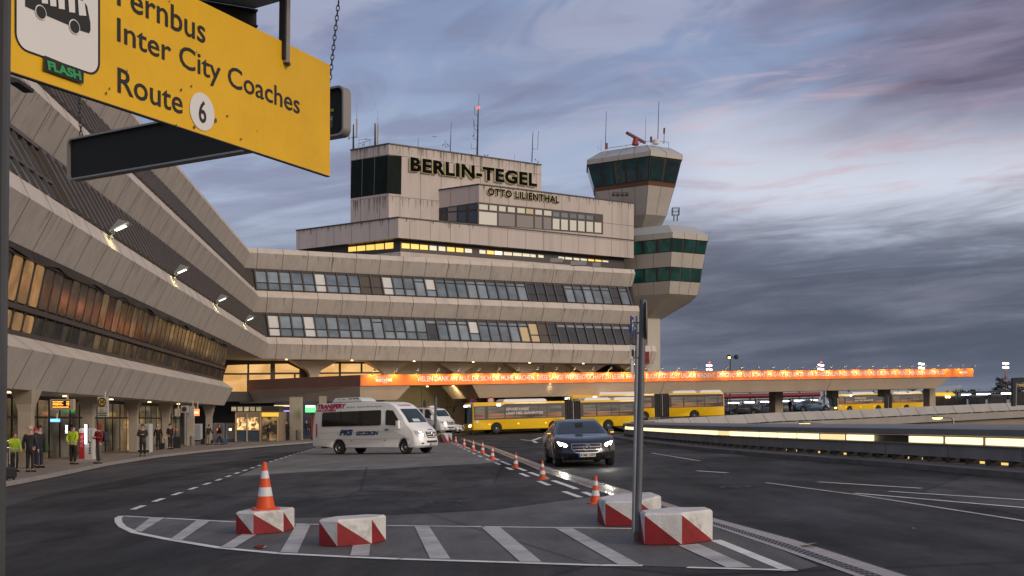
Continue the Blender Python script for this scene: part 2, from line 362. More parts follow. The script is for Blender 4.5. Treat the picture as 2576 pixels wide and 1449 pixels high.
# markings
def quads(name, qs, m, lift=2):
    mb = MB()
    for q in qs: mb.poly([G(*p)+Vector((0, 0, LIFT*lift)) for p in q])
    o = struct(name, mb, m, fix=False)
    me = o.data
    bm = bmesh.new(); bm.from_mesh(me)
    for f in bm.faces:
        if f.normal.z < 0: f.normal_flip()
    bm.to_mesh(me); bm.free(); return o
def stripe(a, b, w):
    a = G(*a); b = G(*b); d = (b-a).normalized(); s = Vector((-d.y, d.x, 0))*w/2
    return [a-s, b-s, b+s, a+s]
def strip_line(mb, pix, w, lift=2, per=None, dash=None):
    pts = [G(*p) for p in pix]
    acc = 0.0
    for a, b in zip(pts, pts[1:]):
        d = b-a; L = d.length; d /= L; s = Vector((-d.y, d.x, 0)).normalized()*w/2; s.z = GX*s.x+GY*s.y
        up = Vector((0, 0, LIFT*lift))
        if per is None: segs = [(-0.02, L+0.02)]
        else:
            segs = []; t = -acc % per if acc else 0.0
            t = (per-acc) % per
            if acc and acc < dash: segs.append((0, min(L, dash-acc)))
            while t < L: segs.append((t, min(t+dash, L))); t += per
            acc = (acc+L) % per
        for s0, s1 in segs:
            p, q = a+d*s0+up, a+d*s1+up
            mb.poly([p-s, q-s, q+s, p+s])
quads('hatch_markings', [
    [(379, 1302.5), (415, 1303.6), (355, 1339.6), (337, 1335)], [(496, 1309), (529, 1311.5), (457, 1361), (430, 1357)],
    [(655, 1318), (690, 1319), (586, 1382), (555, 1378)], [(746, 1320), (781, 1322), (748, 1393), (705, 1391)],
    [(900, 1323), (938, 1323.5), (928, 1400), (881, 1400)], [(1043, 1326), (1080, 1326.5), (1133, 1408), (1082, 1408)],
    [(1211, 1328), (1258, 1328), (1363, 1416), (1309, 1416)], [(1398, 1331), (1441, 1331), (1610, 1423), (1556, 1423)],
    [(1705, 1374), (1757, 1370), (1892, 1430), (1828, 1430)]], paint_w, 3)
mb = MB()
strip_line(mb, [(312, 1299), (414, 1304.4), (590, 1314), (742, 1319), (973, 1323), (1215, 1326), (1504, 1329.5), (1600, 1331)], 0.09, 2)
strip_line(mb, [(306, 1299), (297, 1304), (298, 1314), (308, 1326), (340, 1341), (430, 1359), (555, 1379.5), (703, 1393.5), (883, 1402.5), (1006, 1407.5), (1250, 1415), (1509, 1423.5), (1612, 1424)], 0.12, 2)
strip_line(mb, [(1733, 1429), (1998, 1436)], 0.10, 2)
strip_line(mb, [(1800, 1360), (1988, 1437)], 0.15, 2)
struct('island_outline', mb, paint, fix=False)
mb = MB()
strip_line(mb, [(334, 1282.5), (399, 1258.5), (480, 1231), (541.5, 1210.5), (609, 1186), (680, 1162), (740, 1143), (790, 1129)], 0.13, 2, 2.15, 1.05)
strip_line(mb, [(1150, 1117), (1210, 1139), (1270, 1164.5), (1330, 1188), (1436, 1225), (1495, 1249)], 0.14, 2, 4.6, 3.6)
strip_line(mb, [(1136, 1114), (1198, 1144), (1269, 1174), (1330, 1200), (1416, 1236), (1460, 1252)], 0.13, 2, 4.2, 1.9)
strip_line(mb, [(1753, 1185), (1830, 1190)], 0.13); strip_line(mb, [(2060, 1213), (2316, 1229)], 0.11)
strip_line(mb, [(2238, 1237), (2600, 1260)], 0.10); strip_line(mb, [(2151, 1241.5), (2600, 1280)], 0.10)
strip_line(mb, [(1310, 1106), (1338, 1109)], 0.2); strip_line(mb, [(1338, 1109), (1362, 1100)], 0.3); strip_line(mb, [(1350, 1114), (1342, 1110)], 0.25)
struct('road_markings', mb, paint, fix=False)
mb = MB(); strip_line(mb, [(1927, 1215), (2160, 1246), (2600, 1315)], 0.09); strip_line(mb, [(1640, 1140), (1760, 1160)], 0.12)
struct('worn_markings', mb, paint_w, fix=False)

# drainage channel curving along the island: stone borders and a slotted grate
DL = [(1157, 1104), (1226, 1128), (1371, 1189), (1539, 1247), (1795, 1325), (1964, 1383), (2147, 1449), (2330, 1520)]
DR = [(1164, 1103), (1242, 1125), (1414, 1187), (1597, 1238), (1795, 1303), (1998, 1357), (2279, 1447), (2480, 1515)]
mb = MB()
for i in range(len(DL)-1):
    a, b, c, d = G(*DL[i]), G(*DL[i+1]), G(*DR[i+1]), G(*DR[i])
    u = Vector((0, 0, LIFT*2))
    for f0, f1, mi, dz in ((0.0, 0.18, 0, 0), (0.18, 0.5, 1, -0.001), (0.5, 0.94, 0, 0), (0.94, 1.0, 2, 0.002)):
        mb.poly([a.lerp(d, f0)+u+Vector((0, 0, dz)), b.lerp(c, f0)+u+Vector((0, 0, dz)), b.lerp(c, f1)+u+Vector((0, 0, dz)), a.lerp(d, f1)+u+Vector((0, 0, dz))], mi)
    if i > 2:      # slots of the grate
        L = (b-a).length; k = int(L/0.11)
        for j in range(k):
            t0 = j/k; t1 = (j+0.55)/k; u2 = Vector((0, 0, LIFT*2+0.002))
            for g0, g1 in ((0.20, 0.27), (0.30, 0.37), (0.41, 0.48)):
                p = [a.lerp(b, t).lerp(d.lerp(c, t), g)+u2 for t, g in ((t0, g0), (t1, g0), (t1, g1), (t0, g1))]
                mb.poly(p, 2)
o = struct('drain_channel', mb, [drain_m, drain_g, black], fix=False)
bm = bmesh.new(); bm.from_mesh(o.data)
for f in bm.faces:
    if f.normal.z < 0: f.normal_flip()
bm.to_mesh(o.data); bm.free()

# left pavement with its kerb
PK = [(-80, 1247), (5, 1226), (134, 1200.8), (269, 1171.5), (403, 1150), (537, 1135), (692, 1121.5), (790, 1114)]
kb = [G(*p) for p in PK]; kb = [kb[0]+(kb[0]-kb[1])*3]+kb+[Vector((-12.0, 112, gz(-12, 112))), Vector((-5.0, 121, gz(-5, 121)))]
back = [Vector((-60, 135, 0)), Vector((-60, 0, 0))]
mb = MB(); top = [p+Vector((0, 0, 0.12)) for p in kb]+[Vector((p.x, p.y, gz(p.x, p.y)+0.12)) for p in back]
mb.add(top, [tuple(t) for t in tessellate_polygon([top])])
o = struct('pavement', mb, paving)
if o.data.polygons[0].normal.z < 0: o.data.flip_normals()
mb = MB()
for a, b in zip(kb, kb[1:]):
    d = (b-a).normalized(); s = Vector((-d.y, d.x, 0)).normalized(); s = s if s.x < 0 else -s
    up = Vector((0, 0, 0.126)); s2 = s*0.2+Vector((0, 0, GX*s.x*0.2))
    mb.add([a-Vector((0, 0, .05)), b-Vector((0, 0, .05)), b+up, a+up, b+up+s2, a+up+s2], [(0, 1, 2, 3), (3, 2, 4, 5)])
struct('kerb', mb, kerb_m)
# slab kerb in front of the ramp parapet
mb = MB(); W3 = [Vector((x, y, gz(x, y))) for x, y in WALL]+[Vector((x-0.2, y, gz(x, y))) for x, y in TIP]
for a, b in zip(W3, W3[1:]):
    up = Vector((0, 0, 0.14)); bk = Vector((1.4, 0, 0.035))
    mb.add([a-Vector((0, 0, .02)), b-Vector((0, 0, .02)), b+up, a+up, b+up+bk, a+up+bk], [(0, 1, 2, 3), (3, 2, 4, 5)])
    n = max(1, int((b-a).length/1.2))
    for j in range(n):
        p = a.lerp(b, j/n); mb.poly([p+Vector((-0.006, 0, 0)), p+Vector((-0.006, 0.03, 0)), p+Vector((-0.006, 0.03, 0.14)), p+Vector((-0.006, 0, 0.14))], 1)
struct('parapet_kerb', mb, [mat('parapet_kerb', (0.15, 0.135, 0.12), 0.85, var=0.2, vscale=1.5, stain=0.3), joint])

# shallow puddle on the island
sheet('puddle', [(636, 1378), (646, 1374), (662, 1374), (672, 1377), (666, 1381), (650, 1382)], mat('puddle_water', (0.015, 0.014, 0.014), 0.04, spec=.6), 4)
# ------------------------------------------------------------------ terminal: wing on the left and main building, one profile bent round the corner
K = 1.132
C3 = Vector((-27.28, 120.0))
U = Vector((0.9017, 0.4322)); SU = 0.01003; NF = Vector((0.4322, -0.9017))
Wd = Vector((-0.1076, 0.9942)); SW = 0.0018; NW = Vector((0.9942, 0.1076))
det = NF.x*NW.y-NF.y*NW.x
MI = Vector(((NW.y-NF.y)/det, (NF.x-NW.x)/det))
def oz(p): return (p[0]*K, 1.6+(p[1]-1.6)*K)
def Fp(t, o, z): q = C3+U*t+NF*o; return Vector((q.x, q.y, z+SU*t))
def Wp(r, o, z): q = C3-Wd*r+NW*o; return Vector((q.x, q.y, z-SW*r))
def tc_(o): return MI.dot(U)*o
def rc_(o): return -MI.dot(Wd)*o
T_END = 48.2; R_END = 93.0
L4 = [(-2.2, 18.15), (-1.2, 18.2), (-0.96, 17.7), (-1.62, 16.3), (-2.4, 16.3)]
L3 = [(-0.36, 14.0), (-0.30, 14.02), (0.04, 13.38), (-0.70, 11.98), (-1.5, 11.98)]
L2 = [(0.64, 9.5), (0.70, 9.52), (1.0, 8.87), (0.30, 7.5), (-6.5, 7.5)]
GA = [(-1.50, 16.25), (-0.33, 14.05)]       # leaning glass bands
GB = [(-0.62, 11.95), (0.66, 9.55)]

wing = thing('terminal_wing', 'long concrete terminal wing with raked parapets and louvred window bands above the pavement', 'building', (C3.x, C3.y, gz(C3.x, C3.y)))
main = thing('terminal_building', 'concrete main terminal block with two long window rows and large black roof lettering', 'building', (C3.x+10, C3.y+5, gz(C3.x+10, C3.y+5)))

def parapet(prof, pos, s0, s1, name, parent, step=2.8, ends=(False, True)):
    pr = [oz(p) for p in prof]; mb = MB()
    a = [pos(s0(o), o, z) for o, z in pr]; b = [pos(s1(o), o, z) for o, z in pr]
    for i in range(len(pr)-1):
        mb.poly([a[i], b[i], b[i+1], a[i+1]], 1 if i <= 1 else 0)
    for e, q in ((ends[0], a), (ends[1], b)):
        if e: mb.poly(q, 0)
    lo = max(s0(o) for o, z in pr); hi = min(s1(o) for o, z in pr)
    n = int((hi-lo)/step)
    cen = sum((Vector(oz(p)) for p in prof), Vector((0, 0)))/len(prof)
    for k in range(n+1):
        s = lo+0.9+k*step
        if s > hi-0.3: break
        for i in range(1, len(pr)-2):
            (o0, z0), (o1, z1) = pr[i], pr[i+1]
            nn = Vector((z0-z1, o1-o0)).normalized()
            if nn.x < 0: nn = -nn
            nn *= 0.006
            mb.poly([pos(s-0.03, o0+nn.x, z0+nn.y), pos(s+0.03, o0+nn.x, z0+nn.y), pos(s+0.03, o1+nn.x, z1+nn.y), pos(s-0.03, o1+nn.x, z1+nn.y)], 2)
    return mb.build(name, [concrete, concrete_ledge, joint], parent)
for pf in (L4, L3, L2):
    parapet(pf, Fp, tc_, lambda o, e=(T_END if pf is not L2 else 50.0): e, 'parapet', main)
    parapet(pf, Wp, rc_, lambda o: R_END, 'parapet', wing)

# window rows of the main building: leaning panes between bronze bars, blinds at different heights
w_blue = mat('glass_blue', (0.135, 0.175, 0.215), 0.12, spec=0.7, var=0.3, vscale=0.8)
w_dark = mat('glass_dark', (0.035, 0.040, 0.05), 0.10, spec=0.7, var=0.3, vscale=0.6)
w_mid = mat('glass_mid', (0.225, 0.275, 0.32), 0.16, spec=0.6, var=0.2, vscale=0.8)
w_blind = mat('blind_white', (0.62, 0.62, 0.60), 0.5, var=0.08, vscale=3, stretch=(1, 1, 6))
w_louv = mat('brown_panel', (0.085, 0.068, 0.055), 0.6, var=0.12, vscale=5, stretch=(1, 1, 8))
w_amber = mat('blind_lit', (0.35, 0.28, 0.17), 0.5, emit=(1.0, 0.66, 0.30), es=0.16)
def slant_row(band, pos, s_first, pitch, pats, parent, bar_w=0.15, tr=0.30):
    (o0, z0), (o1, z1) = oz(band[0]), oz(band[1])
    def q(s, f, dn=0.0):
        return pos(s, o0+(o1-o0)*f+dn, z0+(z1-z0)*f+dn*0.5)
    s_last = s_first+pitch*len(pats)
    mb = MB()
    mb.poly([q(tc_(o0) if pos is Fp else rc_(o0), -0.03, -0.05), q(s_last+0.4, -0.03, -0.05), q(s_last+0.4, 1.02, -0.05), q(tc_(o1) if pos is Fp else rc_(o1), 1.02, -0.05)])
    for f0, f1, d in ((0.0, 0.12, 0.02), (0.945, 1.0, 0.03)):
        mb.poly([q(s_first-0.3, f0, d), q(s_last+0.3, f0, d), q(s_last+0.3, f1, d), q(s_first-0.3, f1, d)])
    for k in range(len(pats)+1):
        s = s_first+pitch*k
        mb.add([q(s-bar_w/2, 0.02, 0.0), q(s+bar_w/2, 0.02, 0.0), q(s+bar_w/2, 1.0, 0.0), q(s-bar_w/2, 1.0, 0.0), q(s-bar_w/2, 0.02, 0.14), q(s+bar_w/2, 0.02, 0.14), q(s+bar_w/2, 1.0, 0.14), q(s-bar_w/2, 1.0, 0.14)],
               [(4, 5, 6, 7), (0, 1, 5, 4), (1, 2, 6, 5), (2, 3, 7, 6), (3, 0, 4, 7)], 1)
    mb.build('window_surround', [bronze, bronze2], parent)
    for k, c in enumerate(pats):
        a = s_first+pitch*k+bar_w/2+0.03; b = s_first+pitch*(k+1)-bar_w/2-0.03
        up, lo = {'b': (w_blue, w_mid), 'w': (w_blind, w_blind), 'm': (w_mid, w_blue), 'd': (w_dark, w_dark), 'l': (w_louv, w_louv), 'h': (w_blind, w_mid), 'y': (w_mid, w_amber), 'a': (w_amber, w_amber), 't': (w_mid, w_dark), 'B': (w_blue, w_blue), 'M': (w_mid, w_mid)}[c]
        f0, fm, f1 = 0.13, 0.64, 0.94
        if c in 'tBMy': fm = 0.26
        mb = MB(); e = 0.035
        mb.poly([q(a, f0, -0.0), q(b, f0, 0), q(b, fm-e*0.6, 0), q(a, fm-e*0.6, 0)], 0)
        mb.poly([q(a, fm+e, 0), q(b, fm+e, 0), q(b, f1, 0), q(a, f1, 0)], 1)
        mb.build('window', [up, lo], parent, fix=False)
slant_row(GA, Fp, -0.15, 1.315, 'mmmbbwbbbllwbbMhBBBMMBBBMddddMBMBBdBdd'[:36], main)
slant_row(GB, Fp, 0.95, 1.315, 'wmmwbmbbmMbbmmtBMMhBBBMyaldttttttttt', main)

# the same bands on the wing carry deep slanted fins
def fin_band(band, name, glass_to=None):
    (o0, z0), (o1, z1) = oz(band[0]), oz(band[1]); mb = MB()
    def q(s, f, dn=0.0): return Wp(s, o0+(o1-o0)*f+dn, z0+(z1-z0)*f+dn*0.5)
    mb.poly([q(rc_(o0), -0.03, -0.12), q(R_END, -0.03, -0.12), q(R_END, 1.02, -0.12), q(rc_(o1), 1.02, -0.12)], 0)
    mb.poly([q(rc_(o0)+.5, 0.0, 0.1), q(R_END, 0.0, 0.1), q(R_END, 0.10, 0.1), q(rc_(o1)+.5, 0.10, 0.1)], 1)
    s = 2.0
    while s < R_END:
        if not (glass_to and s > glass_to):
            w = 0.34
            mb.add([q(s, 0.05, -0.1), q(s+w, 0.05, -0.1), q(s+w, 1.0, -0.1), q(s, 1.0, -0.1), q(s, 0.05, 0.16), q(s+w, 0.05, 0.16), q(s+w, 1.0, 0.16), q(s, 1.0, 0.16)],
                   [(4, 5, 6, 7), (0, 1, 5, 4), (1, 2, 6, 5), (2, 3, 7, 6), (3, 0, 4, 7)], 1)
            if int(s*7) % 3: mb.poly([q(s+w+0.12, 0.30, -0.09), q(s+1.02, 0.30, -0.09), q(s+1.02, 0.93, -0.09), q(s+w+0.12, 0.93, -0.09)], 2)
        else:
            mb.bar(q(s, 0.05, 0), q(s, 1.0, 0), 0.14, 0.14, mi=1)
        s += 1.17
    if glass_to: mb.bar(q(glass_to, 0.66, 0), q(R_END, 0.66, 0), 0.12, 0.12, mi=1)
    mb.build(name, [bronze, bronze2, w_dark], wing)
    if glass_to:
        s = glass_to+0.6
        while s < R_END-1.2:
            for f0, f1 in ((0.12, 0.62), (0.70, 0.95)):
                pass
            mb = MB()
            mb.poly([q(s+.1, 0.12, -0.08), q(s+1.07, 0.12, -0.08), q(s+1.07, 0.63, -0.08), q(s+.1, 0.63, -0.08)]); mb.poly([q(s+.1, 0.70, -0.08), q(s+1.07, 0.70, -0.08), q(s+1.07, 0.95, -0.08), q(s+.1, 0.95, -0.08)])
            mb.build('window', w_mid, wing, fix=False); s += 1.17
fin_band(GA, 'fin_band')
fin_band(GB, 'fin_band', 74.5)

# low canopy parapet of the wing and the big inward-leaning lit windows above it
R1 = 23.8
L1p = [(-0.36, 4.62), (-0.28, 4.66), (0.50, 4.10), (-0.17, 2.80), (-6.0, 2.80)]
parapet(L1p, Wp, lambda o: R1, lambda o: R_END, 'canopy_parapet', wing, 2.8, (True, True))
TW = [(0.22, 7.42), (-0.34, 4.66)]
(o0, z0), (o1, z1) = oz(TW[0]), oz(TW[1])
def qT(s, f, dn=0.0): return Wp(s, o0+(o1-o0)*f+dn, z0+(z1-z0)*f-dn*0.25)
lits = [lit_glass('lobby_glow_a', (0.20, 0.11, 0.045), (0.62, 0.34, 0.13), 0.6, 0.45), lit_glass('lobby_glow_b', (0.010, 0.010, 0.009), (0.085, 0.075, 0.06), 0.42, 0.7),
        lit_glass('lobby_glow_c', (0.012, 0.010, 0.008), (0.19, 0.115, 0.05), 0.36, 0.8, thr=(0.42, 0.7)), lit_glass('lobby_glow_d', (0.012, 0.01, 0.008), (0.13, 0.065, 0.03), 0.34, 1.0, thr=(0.45, 0.72)), lit_glass('lobby_glow_e', (0.04, 0.028, 0.016), (0.28, 0.19, 0.10), 0.42, 0.6)]
mb = MB(); mb.poly([qT(R1+0.3, 0, -0.14), qT(R_END, 0, -0.14), qT(R_END, 1, -0.14), qT(R1+0.3, 1, -0.14)], 0)
mb.bar(qT(R1, 0.66, 0.0), qT(R_END, 0.66, 0), 0.20, 0.20, mi=0); mb.bar(qT(R1, 0.975, 0), qT(R_END, 0.975, 0), 0.16, 0.2, mi=0); mb.bar(qT(R1, 0.02, 0), qT(R_END, 0.02, 0), 0.30, 0.35, mi=0)
s = R1+0.2; k = 0; PW = 1.31
while s < R_END: mb.bar(qT(s, 0.0, -0.02), qT(s, 1.0, -0.02), 0.20, 0.06, mi=0); s += PW
mb.build('window_surround', bronze, wing)
s = R1+0.2; nw = int((R_END-R1)/PW)
for k in range(nw):
    a, b = s+PW*k+0.13, s+PW*(k+1)-0.13
    g = nw-1-k      # counted from the near end
    m = w_dark if (k*37 % 11) in (1, 4, 6) and g not in (10, 11, 12) else lits[0] if g in (10, 11, 12) else lits[1] if g < 20 else lits[2] if k > 12 else lits[3]
    if 20 <= g < 27: m = lits[4] if g in (20, 22, 25) else lits[2]
    mb = MB(); r = 0.10
    for f0, f1 in ((0.07, 0.60), (0.72, 0.94)):
        c = 0.03 if f1-f0 > .3 else 0.025
        mb.poly([qT(a+r, f0), qT(b-r, f0), qT(b, f0+c), qT(b, f1-c), qT(b-r, f1), qT(a+r, f1), qT(a, f1-c), qT(a, f0+c)])
    mb.build('window', m, wing, fix=False)
# wavy net hung under the second parapet, above the windows
net = mat('bird_net', (0.035, 0.028, 0.024), 0.9, var=0.4, vscale=3)
mb = MB(); s = R1+0.2; prev = None
while s < R_END:
    dip = 0.16+0.14*abs(math.sin(s*0.55))
    c = (Wp(s, 0.34*K+0.02, 1.6+5.92*K), Wp(s, 0.42*K+0.05*math.sin(s*1.7), 1.6+(5.92-dip*1.25)*K))
    if prev: mb.poly([prev[0], c[0], c[1], prev[1]])
    prev = c; s += 0.6
mb.build('bird_net', net, wing, smooth=True)

# undercroft below the wing: glazed front, signs and openings behind the pillars
OW = -3.5
def wpx(px, o):
    """distance along the wing at which a line with offset o meets photo column px"""
    k = (px-1288)/F; a = C3.x+NW.x*o; b = C3.y+NW.y*o
    return (k*b-a)/(-Wd.x+k*Wd.y) if abs(-Wd.x+k*Wd.y) > 1e-9 else 0
def wall_z(r, o): p = Wp(r, o, 0); return gz(p.x, p.y)+0.12
sh = [lit_glass('undercroft_a', (0.018, 0.014, 0.01), (0.16, 0.13, 0.085), 0.5, 0.5), lit_glass('undercroft_b', (0.025, 0.02, 0.013), (0.30, 0.20, 0.09), 0.5, 0.45, thr=(0.42, 0.72)), lit_glass('undercroft_c', (0.10, 0.05, 0.02), (0.85, 0.50, 0.18), 0.75, 0.6)]
mb = MB()
mb.poly([Wp(R1-1, OW-0.15, -1.5), Wp(R_END, OW-0.15, -1.5), Wp(R_END, OW-0.15, 3.2), Wp(R1-1, OW-0.15, 3.2)])
mb.build('undercroft_wall', bronze, wing)
r = 26.0; k = 0
while r < 90:
    zz = wall_z(r, OW); b = r+1.9
    m = sh[2] if (84 < r) or k in (9,) else sh[1] if k % 3 == 1 else sh[0]
    mb = MB(); mb.poly([Wp(r+.14, OW, zz+0.08), Wp(b-.14, OW, zz+0.08), Wp(b-.14, OW, zz+2.2), Wp(r+.14, OW, zz+2.2)]); mb.poly([Wp(r+.14, OW, zz+2.3), Wp(b-.14, OW, zz+2.3), Wp(b-.14, OW, 2.75), Wp(r+.14, OW, 2.75)])
    mb.build('shop_window', m, wing, fix=False); r = b; k += 1
# pillars with flared heads
pil = mat('pillar_concrete', (0.40, 0.34, 0.27), 0.7, var=0.1, vscale=1.2, stain=0.15)
for px, py in ((66, 1175), (223, 1149), (336, 1136), (418, 1126.5), (480, 1121), (526, 1115.5)):
    b = G(px, py, 0.12); b = b+Vector((0, 0, 0)); mb = MB()
    zt = 2.86
    w = 0.25; c = Vector((b.x, b.y, 0))
    def ring(h, a, d):
        return [c-Wd.to_3d()*i*a+NW.to_3d()*j*d+Vector((0, 0, h)) for i, j in ((-1, -1), (1, -1), (1, 1), (-1, 1))]
    mb.loft([ring(b.z, w, w), ring(b.z+2.25, w, w), ring(b.z+2.55, w*1.25, w*1.2), ring(zt, w*2.7, w*1.7)])
    mb.build('pillar', pil, wing)

# ------------------------------------------------------------------ main building: lobby behind the columns
OL = -3.9
lp0 = Fp(0, OL, 0); ln = Vector((NF.x, NF.y, 0))
lob = lit_glass('lobby_amber', (0.62, 0.32, 0.09), (0.95, 0.55, 0.20), 0.85, 0.25, (1, 1, 3), dark=(0.05, 0.03, 0.015), thr=(0.3, 0.6))
mb = MB(); mb.poly([PL(540, 900, lp0, ln), PL(990, 900, lp0, ln), PL(990, 1010, lp0, ln), PL(540, 1010, lp0, ln)]); mb.build('lobby_frame', bronze, main)
lp1 = lp0+ln*0.06
for pol in ([(572, 919), (622, 917), (622, 938.5), (565, 938.5)], [(627, 917), (680, 916), (680, 937.5), (627, 938)], [(692, 915.5), (724, 915), (753, 929), (753, 937), (692, 937)], [(788, 930), (818, 915), (852, 915), (852, 936.5), (788, 937)], [(858, 915), (907, 915), (907, 936), (858, 936)], [(912, 915), (942, 915.5), (976, 929), (976, 936), (912, 936)],
            [(563, 943), (621, 943), (621, 985), (558, 985)], [(627, 943), (680, 942.5), (680, 985), (627, 985)], [(692, 942), (739, 941.5), (739, 985), (692, 985)], [(744, 941.5), (753, 941.5), (753, 985), (744, 985)], [(788, 941), (796, 941), (796, 975), (788, 975)], [(801, 941), (852, 940.5), (852, 975), (801, 975)], [(858, 940.5), (976, 939.5), (976, 970), (858, 970)]):
    MB().poly([PL(a, b, lp1, ln) for a, b in pol]).build('lobby_window', lob, main, fix=False)
# base wall of big panels, further right
basew = mat('base_panel', (0.42, 0.36, 0.25), 0.6, var=0.1, vscale=0.5, stain=0.12)
mb = MB(); a0 = 16.0; a1 = 41.0; ow = -3.6
mb.poly([Fp(a0, ow, -1), Fp(a1, ow, -1), Fp(a1, ow, 8.3), Fp(a0, ow, 8.3)], 0); mb.poly([Fp(a1, ow, -1), Fp(a1, ow-14, -1), Fp(a1, ow-14, 8.3), Fp(a1, ow, 8.3)], 0)
s = a0+0.8
while s < a1: mb.poly([Fp(s, ow+.01, -1), Fp(s+.06, ow+.01, -1), Fp(s+.06, ow+.01, 8.3), Fp(s, ow+.01, 8.3)], 1); s += 3.25
for z in (2.9, 5.6): mb.poly([Fp(a0, ow+.012, z), Fp(a1, ow+.012, z), Fp(a1, ow+.012, z+.06), Fp(a0, ow+.012, z+.06)], 1)
mb.build('base_wall', [basew, joint], main)
mb = MB(); mb.poly([Fp(-6, -18, -1), Fp(50, -18, -1), Fp(50, -18, 8.4), Fp(-6, -18, 8.4)]); mb.build('rear_wall', mat('rear_wall', (0.05, 0.055, 0.06), 0.5), main)
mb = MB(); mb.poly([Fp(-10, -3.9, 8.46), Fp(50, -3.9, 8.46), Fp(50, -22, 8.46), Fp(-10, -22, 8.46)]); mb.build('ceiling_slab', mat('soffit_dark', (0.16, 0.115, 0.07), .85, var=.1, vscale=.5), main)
for t in (6.8, 15.6, 24.4, 33.2, 42.0, 49.0):
    mb = MB(); zg = gz(*Fp(t, -3.0, 0).xy)
    def rg(z, a, d): return [Fp(t+i*a, -3.0+j*d, z) for i, j in ((-1, -1), (1, -1), (1, 1), (-1, 1))]
    mb.loft([rg(zg, .5, .5), rg(6.7, .5, .5), rg(7.2, .8, .6), rg(8.22, 2.6, .8)])
    mb.build('column', pil, main)
for i in range(7):
    t = 3+i*7.4; mb = MB(); mb.lathe([(0.10, 0), (0.14, -0.08)], Fp(t, 0.0, 8.27), 10); lobj = mb.build('ceiling_lamp', mat('downlight', (1, .8, .5), emit=(1, 0.72, 0.35), es=4), main)
    ld = bpy.data.lights.new('downlight_glow', 'SPOT'); ld.energy = 22; ld.color = (1, .78, .42); ld.spot_size = R(140); ld.spot_blend = 1; ld.shadow_soft_size = .12
    lo = bpy.data.objects.new('downlight_glow', ld); COL.objects.link(lo); lo.parent = main; lo.location = Fp(t, -0.4, 8.0)-main.location; lo.rotation_euler = (Vector((-NF.x*.55, -NF.y*.55, -1))).to_track_quat('-Z', 'Y').to_euler()

# ------------------------------------------------------------------ upper block
U2 = Vector((0.833, 0.554)); S2 = 0.0135; V2 = Vector((-0.8606, 0.509))
N2 = Vector((0.554, -0.833, 0)); NV = Vector((-0.509, -0.8606, 0))
def blk(c, t, s, z): q = Vector((c.x, c.y))+U2*t+V2*s; return Vector((q.x, q.y, z+S2*t-0.012*s))
upanel = mat('upper_panel', (0.49, 0.425, 0.385), 0.62, var=0.07, vscale=0.45, stain=0.22, stretch=(2.4, 2.4, 0.2))
def block(name, c, ta, sb, z0, z1, parent, hj=(), vj=2.9, top=True, front_from=0.0):
    mb = MB()
    A = [blk(c, *q) for q in ((0, 0, z0), (ta, 0, z0), (ta, 0, z1), (0, 0, z1))]; mb.poly(A, 0)
    mb.poly([blk(c, *q) for q in ((0, 0, z0), (0, sb, z0), (0, sb, z1), (0, 0, z1))], 0)
    B = 14
    mb.poly([blk(c, *q) for q in ((ta, 0, z0), (ta, B, z0), (ta, B, z1), (ta, 0, z1))], 0)
    mb.poly([blk(c, *q) for q in ((0, sb, z0), (ta, B, z0), (ta, B, z1), (0, sb, z1))], 0)
    if top:
        mb.poly([blk(c, *q) for q in ((0, 0, z1), (ta, 0, z1), (ta, B, z1), (0, sb, z1))], 0)
        for (p, q) in (((0, 0), (ta, 0)), ((0, 0), (0, sb))):   # coping
            a, b = blk(c, *p, z1), blk(c, *q, z1); mb.bar(a+Vector((0, 0, .05)), b+Vector((0, 0, .05)), 0.22, 0.14, mi=2)
    mb.poly([blk(c, *q) for q in ((0, 0, z0), (ta, 0, z0), (ta, B, z0), (0, sb, z0))], 2)
    e = 0.008; t = 1.5
    while t < ta-.2:
        mb.poly([blk(c, t, 0, z0)+N2*e, blk(c, t+.05, 0, z0)+N2*e, blk(c, t+.05, 0, z1)+N2*e, blk(c, t, 0, z1)+N2*e], 1); t += vj
    s = 1.4
    while s < sb-.2:
        mb.poly([blk(c, 0, s, z0)+NV*e, blk(c, 0, s+.05, z0)+NV*e, blk(c, 0, s+.05, z1)+NV*e, blk(c, 0, s, z1)+NV*e], 1); s += vj
    for h in hj:
        mb.poly([blk(c, 0, 0, h)+N2*e*1.3, blk(c, ta, 0, h)+N2*e*1.3, blk(c, ta, 0, h+.05)+N2*e*1.3, blk(c, 0, 0, h+.05)+N2*e*1.3], 1)
        mb.poly([blk(c, 0, 0, h)+NV*e*1.3, blk(c, 0, sb, h)+NV*e*1.3, blk(c, 0, sb, h+.05)+NV*e*1.3, blk(c, 0, 0, h+.05)+NV*e*1.3], 1)
    return mb.build(name, [upanel, joint, bronze], parent)
b0 = Vector((-13.28, 130.0)); bo = Vector((-4.03, 136.1)); b1 = Vector((-14.97, 135.2))
block('terrace_block', b0, 35.6, 15.65, 22.96, 25.3, main, vj=2.75)
ob_t0 = 11.1
# upper storey flush with the terrace block front; its corner stands further along
cb = Vector((bo.x, bo.y))
def blk0(t, s, z): return blk(b0, t, s, z)
block('upper_storey', cb, 24.5, 5.9, 25.31-S2*11.1+0.14, 30.45, main, hj=(27.4,), vj=2.75)
block('roof_block', b1, 22.65, 5.9, 25.0, 35.2, main, hj=(28.9, 33.9), vj=2.9)
